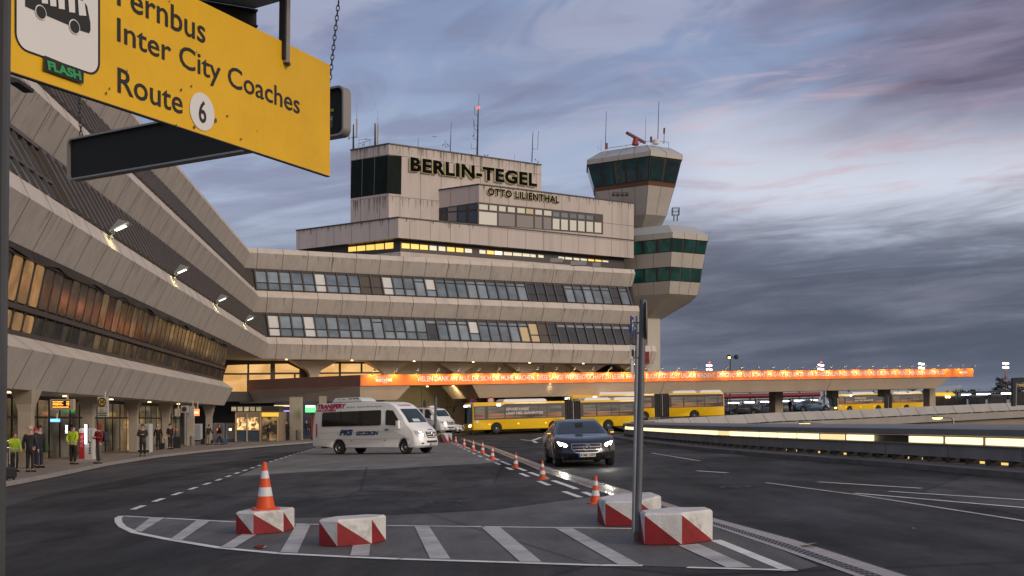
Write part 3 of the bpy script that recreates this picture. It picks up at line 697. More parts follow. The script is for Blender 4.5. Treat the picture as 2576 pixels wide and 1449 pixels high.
# dark louvre panels wrapped round the corner of the roof block
pf = blk(b1, 0, 0, 30); louv = mat('louvre_panel', (0.010, 0.015, 0.014), 0.8, spec=.12, var=0.25, vscale=1.5, stretch=(1, 1, 0.3), stain=0.2)
p1 = pf+NV*0.03; p2 = pf+N2*0.03
mb = MB(); mb.poly([PL(883.5, 405, p1, NV), PL(976, 390, p1, NV), PL(973, 486, p1, NV), PL(881.6, 499, p1, NV)], 0); mb.poly([PL(976.4, 390, p2, N2), PL(1010.7, 393, p2, N2), PL(1009, 489, p2, N2), PL(973.4, 486, p2, N2)], 0)
for x in (911, 942): mb.poly([PL(x, 400.5-(x-911)*.16, p1+NV*.02, NV), PL(x+1.6, 400-(x-911)*.16, p1+NV*.02, NV), PL(x-.6, 494-(x-911)*.14, p1+NV*.02, NV), PL(x-2, 494-(x-911)*.14, p1+NV*.02, NV)], 1)
mb.build('louvre_panel', [louv, mat('louvre_rib', (0.12, 0.12, 0.115), 0.6)], main)
# lettering: black letters with pale edges, brightened by added emission, standing off the wall
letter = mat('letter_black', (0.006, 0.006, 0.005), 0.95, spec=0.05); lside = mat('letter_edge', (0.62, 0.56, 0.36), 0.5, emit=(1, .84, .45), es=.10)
def wall_text(body, px0, py0, px1, h0, wallp, out, bold):
    a = PL(px0, py0, wallp+N2*out, N2); dirv = Vector((U2.x, U2.y, S2)).normalized()
    k = (px1-1288)/F; # where the wall line meets column px1
    t = (k*a.y-a.x)/(dirv.x-k*dirv.y)
    hgt = h0/F*a.y
    mb = MB(); text_on(mb, body, a, dirv, (0, 0, 1), w=t, h=hgt, depth=0.30 if h0 > 30 else 0.17, bold=bold, sp=1.10, mi=0, side=1)
    mb.build('lettering', [letter, lside], main, fix=False)
wall_text('BERLIN-TEGEL', 1029.5, 431.5, 1348, 36, pf, 0.10, 0.042)
wall_text('OTTO LILIENTHAL', 1225.5, 491, 1405, 18.5, blk(cb, 0, 0, 28), 0.10, 0.034)

# windows of the upper storey
po = blk(cb, 0, 0, 27)+N2*0.03; pv = blk(cb, 0, 0, 27)+NV*0.03
def zx(x): return 691.8+x*0.4395
def zy(y): return 188.7+y*0.4395
def fr(x, f):
    return zy((730+(x-1168)*0.0986)*(1-f)+(857+(x-1168)*0.0775)*f)
mb = MB(); mb.poly([PL(zx(1160), fr(1160, -.02), po, N2), PL(zx(1878), fr(1878, -.02), po, N2), PL(zx(1878), fr(1878, 1.0), po, N2), PL(zx(1160), fr(1160, 1.0), po, N2)])
mb.poly([PL(zx(938), zy(762), pv, NV), PL(zx(1162), zy(728), pv, NV), PL(zx(1162), zy(852), pv, NV), PL(zx(938), zy(834), pv, NV)])
mb.build('window_surround', mat('bronze_red', (0.055, 0.032, 0.024), 0.5), main)
upo = po+N2*0.04; upv = pv+NV*0.04
warm_blind = mat('blind_cream', (0.50, 0.49, 0.44), 0.5, emit=(1, 0.86, 0.6), es=0.10); grey_blind = mat('blind_grey', (0.20, 0.18, 0.17), 0.4)
def upane(x0, x1, f0, f1, m): MB().poly([PL(zx(x0), fr(x0, f0), upo, N2), PL(zx(x1), fr(x1, f0), upo, N2), PL(zx(x1), fr(x1, f1), upo, N2), PL(zx(x0), fr(x0, f1), upo, N2)]).build('window', m, main, fix=False)
for i, (a, b) in enumerate(((1168, 1218), (1228, 1270), (1282, 1320), (1333, 1373), (1387, 1430), (1438, 1478), (1490, 1528), (1540, 1582))): upane(a, b, 0.07, 0.30, warm_blind if i != 5 else w_amber)
for a, b, m in ((1168, 1270, warm_blind), (1280, 1372, grey_blind), (1384, 1478, grey_blind), (1487, 1527, grey_blind), (1537, 1580, grey_blind)): upane(a, b, 0.40, 0.97, m)
for i, (a, b) in enumerate(((1590, 1628), (1638, 1676), (1688, 1725), (1735, 1772), (1783, 1820), (1830, 1868))):
    upane(a, b, 0.10, 0.32, w_blue if i < 5 else w_dark); upane(a, b, 0.42, 0.93, warm_blind)
for a, b, m in ((950, 982, w_dark), (990, 1040, grey_blind), (1050, 1095, w_dark), (1108, 1156, w_dark)):
    for f0, f1 in ((0.08, 0.32), (0.42, 0.95)):
        def vy(x, f): return zy((762-(x-938)*0.152)*(1-f)+(834+(x-938)*0.08)*f)
        MB().poly([PL(zx(a), vy(a, f0), upv, NV), PL(zx(b), vy(b, f0), upv, NV), PL(zx(b), vy(b, f1), upv, NV), PL(zx(a), vy(a, f1), upv, NV)]).build('window', m, main, fix=False)

# recessed, partly lit window strip under the terrace block
rc = Vector((b0.x, b0.y))+U2*0.55+V2*0.55+Vector((0.1, 0.8))
mb = MB()
mb.poly([blk(rc, *q) for q in ((0, 0, 18.5), (34, 0, 18.5), (34, 0, 23.1), (0, 0, 23.1))], 0); mb.poly([blk(rc, *q) for q in ((0, 0, 18.5), (0, 16, 18.5), (0, 16, 23.1), (0, 0, 23.1))], 0)
mb.poly([blk(rc, *q)+N2*.05 for q in ((0.0, 0, 18.5), (34, 0, 18.5), (34, 0, 21.55), (0.0, 0, 21.55))], 1); mb.poly([blk(rc, *q)+NV*.05 for q in ((0.0, 0, 18.5), (0.0, 16, 18.5), (0.0, 16, 21.55), (0.0, 0, 21.55))], 1)
mb.build('recess_wall', [bronze, upanel], main)
yl = mat('pane_yellow', (0.3, 0.2, 0.05), 0.3, emit=(1.0, 0.62, 0.13), es=1.0); yw = mat('pane_pale', (0.4, 0.38, 0.3), 0.3, emit=(1.0, 0.86, 0.62), es=0.55); ybr = mat('pane_bright', (0.4, 0.38, 0.3), 0.3, emit=(1.0, 0.8, 0.45), es=2.0)
rpl = blk(rc, 0, 0, 22)+NV*0.08; rpf = blk(rc, 0, 0, 22)+N2*0.08
for i, (a, b) in enumerate(((420, 465), (470, 517), (523, 570), (575, 623), (630, 677))):
    y0 = 985-(a-420)*.11; y1 = 1012-(a-420)*.075
    MB().poly([PL(zx(a), zy(y0), rpl, NV), PL(zx(b), zy(y0-4), rpl, NV), PL(zx(b), zy(y1-4), rpl, NV), PL(zx(a), zy(y1), rpl, NV)]).build('strip_window', yl, main, fix=False)
for a, b, m in ((725, 770, 'y'), (778, 823, 'y'), (830, 875, 'y'), (885, 925, 'w'), (937, 975, 'w'), (985, 1028, 'y'), (1037, 1078, 'y'), (1087, 1127, 'w'), (1170, 1205, 'w'), (1213, 1252, 'y'), (1258, 1300, 'b'), (1310, 1357, 'w'), (1363, 1412, 'w'), (1417, 1458, 'w'), (1462, 1492, 'w'), (1507, 1537, 'w'), (1622, 1655, 'w'), (1662, 1700, 'w'), (1710, 1742, 'w'), (1750, 1785, 'w'), (1793, 1826, 'y'), (1834, 1868, 'y'), (1875, 1908, 'w')):
    y0 = 962+(a-725)*0.085; y1 = 991+(a-725)*0.068
    MB().poly([PL(zx(a), zy(y0), rpf, N2), PL(zx(b), zy(y0+4), rpf, N2), PL(zx(b), zy(y1+3), rpf, N2), PL(zx(a), zy(y1), rpf, N2)]).build('strip_window', {'y': yl, 'w': yw, 'b': ybr}[m], main, fix=False)
# flat roofs
mb = MB(); zr = oz((0, 18.1))[1]
mb.poly([Fp(tc_(-1.9), -1.9, zr), Fp(T_END, -1.9, zr), Fp(T_END, -25, zr), Fp(-20, -25, zr)]); mb.poly([Fp(T_END, -1.9, 2), Fp(T_END, -25, 2), Fp(T_END, -25, zr), Fp(T_END, -1.9, zr)])
mb.poly([Fp(T_END-.05, 0.3, 8.3), Fp(T_END-.05, -25, 8.3), Fp(T_END-.05, -25, zr), Fp(T_END-.05, -1.9, zr)])
mb.build('flat_roof', concrete, main)
mb = MB(); mb.poly([Wp(0, -1.9, zr), Wp(R_END, -1.9, zr), Wp(R_END, -25, zr), Wp(-20, -25, zr)]); mb.build('flat_roof', concrete, wing)
for px, py, w in ((1400, 656, 34), (1455, 663, 44), (1500, 667, 22)):
    p = PL(px, py, Fp(0, -3, 0), ln); MB().box(p, (w/22, 1.0, 0.5)).build('roof_unit', grey_metal, main)

# aerials and birds' railing on the roof block
def mast(px, y0, y1, d, r=0.05, extra=(), name='antenna', m=None, parent=None):
    a = P(px[0] if isinstance(px, tuple) else px, y0, d); b = P(px[1] if isinstance(px, tuple) else px, y1, d); b.x += 0
    mb = MB().tube([a, b], [r, r*0.55], 6)
    for e in extra:
        q = [P(x, y, d) for x, y in e[0]]; mb.tube(q, e[1], 5)
    return mb.build(name, m or dark_metal, parent or main, smooth=True)
panel_a = mat('aerial_panel', (0.42, 0.36, 0.28), 0.6)
for x, y0, y1, xo in ((889, 377, 313, 0), (943.5, 371, 310, 0)):
    mast(x, y0, y1, 137, 0.13, [([(x-6, 347), (x+6, 344)], .04)] if x < 900 else [])
for x0, y0, y1 in ((878.5, 302, 350), (897.5, 300, 346), (950.5, 314, 362)):
    a = P(x0, y0, 137); b = P(x0-.8, y1, 137); mb = MB().bar(a, b, 0.26, 0.2); mb.tube([a, a+Vector((0, 0, .9))], .04, 5); mb.tube([a+Vector((0, 0, .9)), a+Vector((0, 0, 1.9))], .018, 5); mb.build('aerial_panel', panel_a, main)
mb = MB()
for q in ([(902, 378), (903, 352), (937, 350), (936, 368)], [(903, 362), (930, 353)], [(916, 376), (917, 356)], [(930, 373), (931, 352)]): mb.tube([P(x, y, 137) for x, y in q], .035, 5)
mb.build('roof_railing', grey_metal, main)
mast(1052, 370, 346, 139, .03); mast((1132.5, 1134.5), 381, 330, 140, .06, [([(1134.3, 331), (1135.8, 306)], .02), ([(1131.5, 367), (1120, 371), (1120, 354)], .03)])
mast((1200.5, 1203), 390, 272, 141, .12, [([(1203.2, 272), (1205.5, 238)], .025), ([(1201, 290), (1194, 286), (1193.5, 268)], .03), ([(1201, 329), (1192.5, 325), (1191.5, 300)], .03), ([(1200.5, 374), (1185.5, 374), (1185.5, 360)], .025), ([(1201, 315), (1193, 318), (1193, 305)], .025), ([(1200, 352), (1192, 350), (1192.5, 330)], .025)])
mb = MB(); mb.lathe([(0.0, 0), (0.12, .03), (0.13, .18), (0, .25)], P(1201.6, 275, 141), 10); mb.lathe([(0.0, 0), (0.12, .03), (0.13, .18), (0, .25)], P(1204.6, 273, 141), 10); mb.build('warning_light', mat('red_lamp', (0.8, 0.05, 0.02), emit=(1, 0.08, 0.02), es=2.5), main)
mast((1338, 1340.5), 407, 337, 146, .07, [([(1340.5, 338), (1341, 330)], .03), ([(1339, 374), (1352.5, 377), (1354.5, 330)], .03)])
mast(1294, 401, 388, 144, .02)

# ------------------------------------------------------------------ control tower behind
tower = thing('control_tower', 'hexagonal concrete control tower with green glazed cabs behind the terminal', 'control tower', (18.25, 157.5, gz(18, 157)))
def hexa(c, long, short, sc, z, rot=0.0):
    p = Vector((0, 0)); pts = [p.copy()]
    for L, a in ((long, 147), (short, 87), (long, 27), (short, -33), (long, -93)):
        p = p+Vector((math.cos(R(a+rot)), math.sin(R(a+rot))))*L; pts.append(p.copy())
    g = sum(pts, Vector((0, 0)))/6
    return [Vector((c[0]+(q.x-g.x)*sc, c[1]+(q.y-g.y)*sc, z)) for q in pts]
tpanel = mat('tower_panel', (0.45, 0.41, 0.35), 0.6, var=0.06, vscale=0.6, stain=0.08)
troof = mat('tower_roof', (0.42, 0.43, 0.43), 0.55, var=0.05)
tgl = lit_glass('tower_glass', (0.003, 0.014, 0.012), (0.006, 0.050, 0.038), 0.6, 0.5, dark=(0.008, 0.016, 0.016)); tgl2 = lit_glass('tower_glass_upper', (0.003, 0.007, 0.008), (0.006, 0.026, 0.030), 0.6, 0.5, dark=(0.010, 0.014, 0.016))
def cab_ring(r0, r1, kind, name, nlong, nshort, m, parent=tower):
    """one storey of a cab: panels with joints, or a row of panes"""
    mb = MB()
    for i in range(6):
        a, b, c, d = r0[i], r0[(i+1) % 6], r1[(i+1) % 6], r1[i]
        n = nlong if i % 2 == 0 else nshort
        nn = ((b-a).cross(d-a)).normalized(); cen = sum(r0, Vector())/6
        if nn.dot(a-cen) < 0: nn = -nn
        if kind == 'panel':
            mb.poly([a, b, c, d], 0)
            for k in range(0, n):
                f = k/n; w = 0.05/(b-a).length
                mb.poly([a.lerp(b, f)+nn*.01, a.lerp(b, f+w)+nn*.01, d.lerp(c, f+w)+nn*.01, d.lerp(c, f)+nn*.01], 1)
        else:
            mb.poly([a-nn*.04, b-nn*.04, c-nn*.04, d-nn*.04], 1)
            for k in range(n):
                f0 = (k+.09)/n; f1 = (k+.91)/n
                q = [a.lerp(b, f0).lerp(d.lerp(c, f0), .06), a.lerp(b, f1).lerp(d.lerp(c, f1), .06), a.lerp(b, f1).lerp(d.lerp(c, f1), .95), a.lerp(b, f0).lerp(d.lerp(c, f0), .95)]
                if i in (0, 5): MB().poly([v+nn*.02 for v in q]).build('window', m, tower, fix=False)
                else: mb.poly([v+nn*.02 for v in q], 2)
    return mb.build(name, [tpanel, joint if kind == 'panel' else bronze, m], tower)
uc = (17.75, 157.5); UL, US = 9.8, 5.2
H = lambda s, z: hexa(uc, UL, US, s, z)
cab_ring(H(1, 37.3), H(1, 37.95), 'panel', 'roof_rim', 4, 2, tpanel)
mb = MB().loft([H(1.0, 37.95), H(.72, 39.25), H(.70, 39.3)]); mb.cur = 1
for i in range(6):
    a, b, c, d = H(1.003, 37.96)[i], H(1.003, 37.96)[(i+1) % 6], H(.72, 39.27)[(i+1) % 6], H(.72, 39.27)[i]
    for k in range(4 if i % 2 == 0 else 2):
        f = k/(4 if i % 2 == 0 else 2); mb.bar(a.lerp(b, f), d.lerp(c, f), .05, .03)
mb.build('roof', [troof, grey_metal], tower)
cab_ring(H(.855, 34.1), H(.985, 37.3), 'glass', 'cab_glazing', 5, 2, tgl2)
cab_ring(H(.83, 33.6), H(.86, 34.1), 'panel', 'cab_sill', 4, 2, tpanel).data.materials[0] = mat('tower_sill', (0.16, 0.07, 0.03), 0.6)
cab_ring(H(.735, 31.7), H(.83, 33.6), 'panel', 'cab_panels', 4, 2, tpanel); cab_ring(H(.65, 29.9), H(.735, 31.7), 'panel', 'cab_panels', 4, 2, tpanel)
MB().loft([H(.36, 28.4), H(.65, 29.9)]).build('cab_underside', tpanel, tower)
MB().loft([H(.36, 26.5), H(.36, 28.5)]).build('neck', tpanel, tower)
mb = MB()
for k in range(4): p = P(1545+k*11, 486, 150.9); mb.box(p+Vector((0, .6, 0)), (0.4, 1.2, 0.4))
mb.build('vent', bronze2, tower)
lc = (20.35, 157.2); LL, LS = 11.2, 5.9
H2 = lambda s, z: hexa(lc, LL, LS, s, z)
cab_ring(H2(1, 26.0), H2(1.0, 26.8), 'panel', 'roof_rim', 4, 3, tpanel)
MB().loft([H2(1.0, 26.8), H2(.76, 28.1), H2(.74, 28.12)]).build('roof', troof, tower)
cab_ring(H2(.935, 24.2), H2(.985, 26.0), 'glass', 'cab_glazing', 5, 3, tgl)
cab_ring(H2(.895, 22.3), H2(.945, 24.2), 'panel', 'cab_panels', 4, 3, tpanel)
cab_ring(H2(.85, 20.4), H2(.885, 22.3), 'glass', 'cab_glazing', 5, 3, tgl)
cab_ring(H2(.80, 18.75), H2(.86, 20.4), 'panel', 'cab_panels', 4, 3, tpanel)
MB().loft([hexa((18.6, 157.3), 3.2, 2.0, 1, 15.7), H2(.80, 18.75)]).build('cab_underside', tpanel, tower)
MB().loft([hexa((18.6, 157.3), 3.4, 2.1, 1, -2), hexa((18.6, 157.3), 3.4, 2.1, 1, 15.8)]).build('shaft', tpanel, tower)
# things on the tower roofs
TW_ = dict(parent=tower)
mast((1522.5, 1525.5), 377, 280, 155, .05, **TW_); mast((1654.5, 1657.5), 362, 255, 152, .06, **TW_); mast((1623, 1624.5), 362, 295, 155, .03, **TW_); mast((1670, 1671.5), 362, 322, 152, .05, **TW_)
mast((1512, 1512.5), 380, 352, 155, .02, [([(1512, 376), (1504, 374), (1504, 366)], .02)], **TW_)
mb = MB().bar(P(1670.5, 336, 152), P(1671, 322, 152), .22, .22); mb.build('antenna', dark_metal, tower)
radar = mat('radar_red', (0.34, 0.035, 0.025), 0.5)
mb = MB().tube([P(1598, 365, 153), P(1599, 349, 153)], [.5, .32], 10); mb.build('radar_pedestal', radar, tower)
mb = MB().bar(P(1577, 334, 151), P(1622, 359, 155), .34, .30); mb.build('radar_arm', mat('radar_arm', (0.16, 0.035, 0.03), 0.5), tower)
for x, y in ((1526, 366), (1638, 350)): MB().bar(P(x, y+8, 153), P(x, y-6, 153), .3, .3).build('obstruction_lamp', mat('ob_lamp', (0.28, 0.05, 0.04), 0.5), tower)
MB().lathe([(0.0, -.5), (.45, -.3), (.5, .2), (0, .5)], P(1650, 357, 152), 10).build('dish', white_paint, tower)
mb = MB(); q = [P(1527, 373, 154), P(1575, 366, 153), P(1640, 354, 152), P(1682, 358, 153)]; mb.tube(q, .035, 5)
for a in q: mb.tube([a, a-Vector((0, 0, .9))], .03, 5)
mb.build('roof_railing', grey_metal, tower)
mb = MB(); c = P(1699.5, 556, 152)
for dx, dy in ((-.45, -.4), (.45, -.4), (.45, .4), (-.45, .4)): mb.tube([c+Vector((dx*.5, dy*.5, 0)), c+Vector((dx*.5, dy*.5, .8)), c+Vector((dx, dy, .8)), c+Vector((dx, dy, 1.75))], .05, 5)
for z in (.8, 1.3, 1.75): mb.tube([c+Vector((dx, dy, z)) for dx, dy in ((-.45, -.4), (.45, -.4), (.45, .4), (-.45, .4), (-.45, -.4))], .035, 5)
mb.build('roof_basket', dark_metal, tower)

for nm in ('lobby_glow_a', 'lobby_glow_b', 'lobby_glow_c', 'lobby_glow_d', 'lobby_glow_e'):
    b_ = MATS[nm].node_tree.nodes['Principled BSDF']; b_.inputs['Specular IOR Level'].default_value = .10; b_.inputs['Roughness'].default_value = .14
# rain streaks running down from copings and ledges
dirt = mat('rain_dirt', (.10, .075, .055), .9, alpha=.34); dirt2 = mat('rain_dirt_faint', (.12, .095, .075), .9, alpha=.20)
random.seed(31)
def streaks(fn, length, n, drop, nm, seedw=(.05, .26), mats=(dirt, dirt2)):
    mb = MB()
    for k in range(n):
        s = random.uniform(.2, length-.4); w = random.uniform(*seedw); d = random.uniform(.25, 1)**1.6*drop
        mb.poly([fn(s, 0), fn(s+w, 0), fn(s+w*.75, d), fn(s+w*.35, d*random.uniform(.8, 1))], 0 if random.random() < .55 else 1)
    return tag(mb.build(nm, list(mats), main, fix=False), kind='stuff')
e_ = N2*.022; ev = NV*.022
streaks(lambda s, d: blk(b1, s, 0, 35.18-d)+e_, 22.6, 75, 1.7, 'dirt_stain'); streaks(lambda s, d: blk(b1, 0, s, 35.18-d)+ev, 5.9, 22, 1.5, 'dirt_stain')
streaks(lambda s, d: blk(b1, s, 0, 28.86-d)+e_, 7, 22, 1.6, 'dirt_stain'); streaks(lambda s, d: blk(b1, 0, s, 28.86-d)+ev, 5.9, 34, 2.2, 'dirt_stain')
streaks(lambda s, d: blk(cb, s, 0, 30.43-d)+e_, 24.4, 60, 1.0, 'dirt_stain'); streaks(lambda s, d: blk(b0, s, 0, 25.28-d)+e_, 11, 26, .8, 'dirt_stain'); streaks(lambda s, d: blk(b0, 0, s, 25.28-d)+ev, 15.6, 40, .9, 'dirt_stain')
for pf_ in (L4, L3, L2):
    (oa, za), (ob, zb_) = oz(pf_[2]), oz(pf_[3]); dv = Vector((ob-oa, zb_-za)); nv = Vector((-dv.y, dv.x)).normalized()*.012
    if nv.x < 0: nv = -nv
    H0 = dv.length
    streaks(lambda s, d, oa=oa, za=za, dv=dv, nv=nv, H0=H0: Fp(tc_(oa)+s, oa+dv.x*d/H0+nv.x, za+dv.y*d/H0+nv.y), 46, 60, H0*.9, 'dirt_stain', (.06, .22), (dirt2, dirt2))
    streaks(lambda s, d, oa=oa, za=za, dv=dv, nv=nv, H0=H0: Wp(rc_(oa)+s, oa+dv.x*d/H0+nv.x, za+dv.y*d/H0+nv.y), 78, 90, H0*.9, 'dirt_stain', (.06, .20), (dirt2, dirt2)).parent = wing
for o_ in wing.children:
    if o_.name.startswith('dirt_stain'): o_.location = main.location-wing.location

# small warm downlights in the ceiling under the wing
for i, r in enumerate((80.5, 74, 66, 57, 47, 37)):
    q = Wp(r, -1.6, 2.93); mb = MB().lathe([(.09, 0), (.13, -.05)], q, 10); mb.build('ceiling_lamp', mat('downlight', (1, .8, .5)), wing)
    ld = bpy.data.lights.new('wing_downlight', 'SPOT'); ld.energy = 70; ld.color = (1, .70, .38); ld.spot_size = R(140); ld.spot_blend = .8; ld.shadow_soft_size = .1
    lo = bpy.data.objects.new('wing_downlight', ld); COL.objects.link(lo); lo.parent = wing; lo.location = q-Vector((0, 0, .1))-wing.location
# ------------------------------------------------------------------ canopy with the long orange banner
KX, KY = -15.3, 112.0
CU = Vector((0.8900, 0.4560)); CSL = 0.0285; CN = Vector((0.4560, -0.8900, 0))
CV = Vector((-0.777, 0.629)); CVS = -0.006
ZT, ZB = 6.2, 5.08
def Cp(t, o, z): q = Vector((KX, KY))+CU*t+CN.xy*o; return Vector((q.x, q.y, z+CSL*t))
def cpx(px, o=0.0):
    k = (px-1288)/F; a = KX+CN.x*o; b = KY+CN.y*o
    return (k*b-a)/(CU.x-k*CU.y)
C_END = cpx(2447)
canopy = thing('bus_canopy', 'long concrete canopy on square columns with red end fascia crossing behind the buses', 'canopy', (KX, KY, gz(KX, KY)))
can_m = mat('canopy_concrete', (0.44, 0.35, 0.26), 0.7, var=0.07, vscale=0.5, stain=0.1)
red_m = mat('red_fascia', (0.50, 0.070, 0.040), 0.5, var=0.06, vscale=0.6)
DEP = -9.0
def Vp(s, z): q = Vector((KX, KY))+CV*s; return Vector((q.x, q.y, z+CVS*s))
SL = 20.5
MB().prism([Vp(0, ZT), Vp(SL, ZT), Vp(SL, ZB), Vp(0, ZB)], Vector((0.35, 0.28, 0))).build('red_fascia', red_m, canopy)
mb = MB()     # roof slab
top = [Cp(0, 0, ZT-.05), Cp(C_END, 0, ZT-.05), Cp(C_END, DEP, ZT-.05), Vp(SL, ZT-.05)]; bot = [p-Vector((0, 0, ZT-ZB-.1)) for p in top]
mb.poly(top); mb.poly(bot); mb.poly([top[0], top[1], bot[1], bot[0]]); mb.poly([top[1], top[2], bot[2], bot[1]]); mb.poly([top[3], top[0], bot[0], bot[3]]); mb.poly([top[2], top[3], bot[3], bot[2]])
mb.build('roof_slab', can_m, canopy)
# trough beams under the slab: a piece at the corner, a gap, then the long one
zb2 = 3.62
c0, c1, c1b = 0.0, cpx(1033), cpx(1003)
mb = MB(); i = 0.35
mb.poly([Cp(0, -.02, ZB), Cp(c1, -.02, ZB), Cp(c1b, -i, zb2), Cp(.15, -i, zb2)]); 
a_ = Vp(0, ZB); b_ = Vp(SL, ZB); mb.poly([Cp(0, -.02, ZB), b_, Vector((b_.x+.6, b_.y+.5, zb2-.1)), Cp(.15, -i, zb2)])
mb.poly([Cp(.15, -i, zb2), Cp(c1b, -i, zb2), Cp(c1b, DEP+1, zb2), Vector((b_.x+.6, b_.y+.5, zb2-.1))]); mb.poly([Cp(c1, -.02, ZB), Cp(c1, DEP, ZB), Cp(c1b, DEP+1, zb2), Cp(c1b, -i, zb2)])
mb.build('trough_beam', can_m, canopy)
d0, d0b, d1, d1b = cpx(1187.5), cpx(1211), cpx(2393), cpx(2362)
mb = MB(); h = (ZB-zb2)
mb.poly([Cp(d0, -.02, ZB), Cp(d1, -.02, ZB), Cp(d1b, -.5, zb2), Cp(d0b, -.5, zb2)], 0); mb.poly([Cp(d0b, -.5, zb2), Cp(d1b, -.5, zb2), Cp(d1b, -7.5, zb2), Cp(d0b, -7.5, zb2)], 0)
mb.poly([Cp(d0, -.02, ZB), Cp(d0b, -.5, zb2), Cp(d0b, -7.5, zb2), Cp(d0, -8, ZB)], 0); mb.poly([Cp(d1, -.02, ZB), Cp(d1b, -.5, zb2), Cp(d1b, -7.5, zb2), Cp(d1, -8, ZB)], 0); mb.poly([Cp(d0, -8, ZB), Cp(d1, -8, ZB), Cp(d1b, -7.5, zb2), Cp(d0b, -7.5, zb2)], 0)
for px in (1672, 2092): t = cpx(px); mb.poly([Cp(t-.03, .0, ZB), Cp(t+.03, .0, ZB), Cp(t-.3+.03, -.48, zb2), Cp(t-.3-.03, -.48, zb2)], 1)
mb.build('trough_beam', [can_m, joint], canopy)
for px, w in ((1490, 1.2), (1633, 1.0), (1799, 1.2), (1952, 1.25), (2094, 1.1), (2224, 1.2), (2338, 1.15)):
    o = -5.8; t = cpx(px, o); zt = zb2+CSL*t+0.02; q = Cp(t, o, 0); zg = gz(q.x, q.y)-0.5
    mb = MB(); 
    def rg(z, a): return [Cp(t+i*a, o+j*a, 0)*1.0+Vector((0, 0, z-CSL*(t+i*a))) for i, j in ((-1, -1), (1, -1), (1, 1), (-1, 1))]
    mb.loft([rg(zg, w/2) if px not in (1799, 2094, 2224) else rg(zt-1.0, w/2), rg(zt, w/2)]); mb.build('column' if px not in (1799, 2094, 2224) else 'column_stub', can_m, canopy)  # some columns are only short tops under the beam, their shafts left out
for px, o in ((1383, -.15), (1075, -4.0), (1140, -4.0)):
    q = Cp(cpx(px, o), o, ZB-.01); MB().lathe([(0.10, 0), (0.15, -0.1)], q, 10).build('downlight', mat('downlight', (1, .8, .5)), canopy)
    ld = bpy.data.lights.new('canopy_glow', 'SPOT'); ld.energy = 900 if px != 1383 else 250; ld.color = (1, .80, .45); ld.spot_size = R(150); ld.spot_blend = 1; ld.shadow_soft_size = .15
    lo = bpy.data.objects.new('canopy_glow', ld); COL.objects.link(lo); lo.parent = canopy; lo.location = q-Vector((0, 0, .2))-canopy.location; lo.rotation_euler = Vector((-CN.x*.7, -CN.y*.7, -.75)).to_track_quat('-Z', 'Y').to_euler()

banner_m = mat('banner_orange', (0.80, 0.20, 0.022), 0.5, var=0.05, vscale=0.7)
banner = thing('banner', 'long orange advertising banner with white capitals along the canopy edge', 'banner', tuple(Cp(0, .05, ZB)))
MB().prism([Cp(0.02, .03, ZT), Cp(C_END, .03, ZT), Cp(C_END, .03, ZB), Cp(0.02, .03, ZB)], CN*0.06).build('banner_sheet', banner_m, banner)
MB().prism([Cp(C_END, .0, ZT), Cp(C_END, DEP, ZT), Cp(C_END, DEP, ZB), Cp(C_END, .0, ZB)], Vector((CU.x, CU.y, 0))*0.06).build('end_sheet', banner_m, banner)
wt = mat('banner_white', (0.80, 0.78, 0.74), 0.5)
cd = Vector((CU.x, CU.y, CSL)).normalized()
BT = 'VIELEN DANK AN ALLE, DIE SICH DIE M\u00dcHE MACHEN, DIESE LANGE WERBEBOTSCHAFT ZU LESEN. IHR HABT EUCH JETZT ECHT URLAUB VERDIENT. \u00dcBRIGENS: MIT UNS KOMMT IHR GANZ BEQUEM ZU \u00dcBER 90 REISEZIELEN IN DEUTSCHLAND UND EUROPA. WIR W\u00dcNSCHEN EINEN GUTEN FLUG!'
mb = MB(); ta, tb = cpx(1049, .1), cpx(2378, .1)
text_on(mb, BT, Cp(ta, .105, ZB+.20), cd, (0, 0, 1), w=tb-ta, h=0.84, bold=0.012)
mb.build('lettering', wt, banner, fix=False)
mb = MB(); text_on(mb, 'easyJet', Cp(cpx(945, .1), .105, ZB+.24), cd, (0, 0, 1), w=cpx(987, .1)-cpx(945, .1), bold=0.03); mb.build('logo', wt, banner, fix=False); mb = MB(); text_on(mb, 'generation', Cp(cpx(945, .1), .105, ZB+.72), cd, (0, 0, 1), w=1.2); mb.build('logo_line', wt, banner, fix=False); mb = MB()
text_on(mb, 'easyJet', Cp(cpx(2413, .1), .105, ZB+.34), cd, (0, 0, 1), w=cpx(2433, .1)-cpx(2413, .1), bold=0.03); mb.build('logo', wt, banner, fix=False)


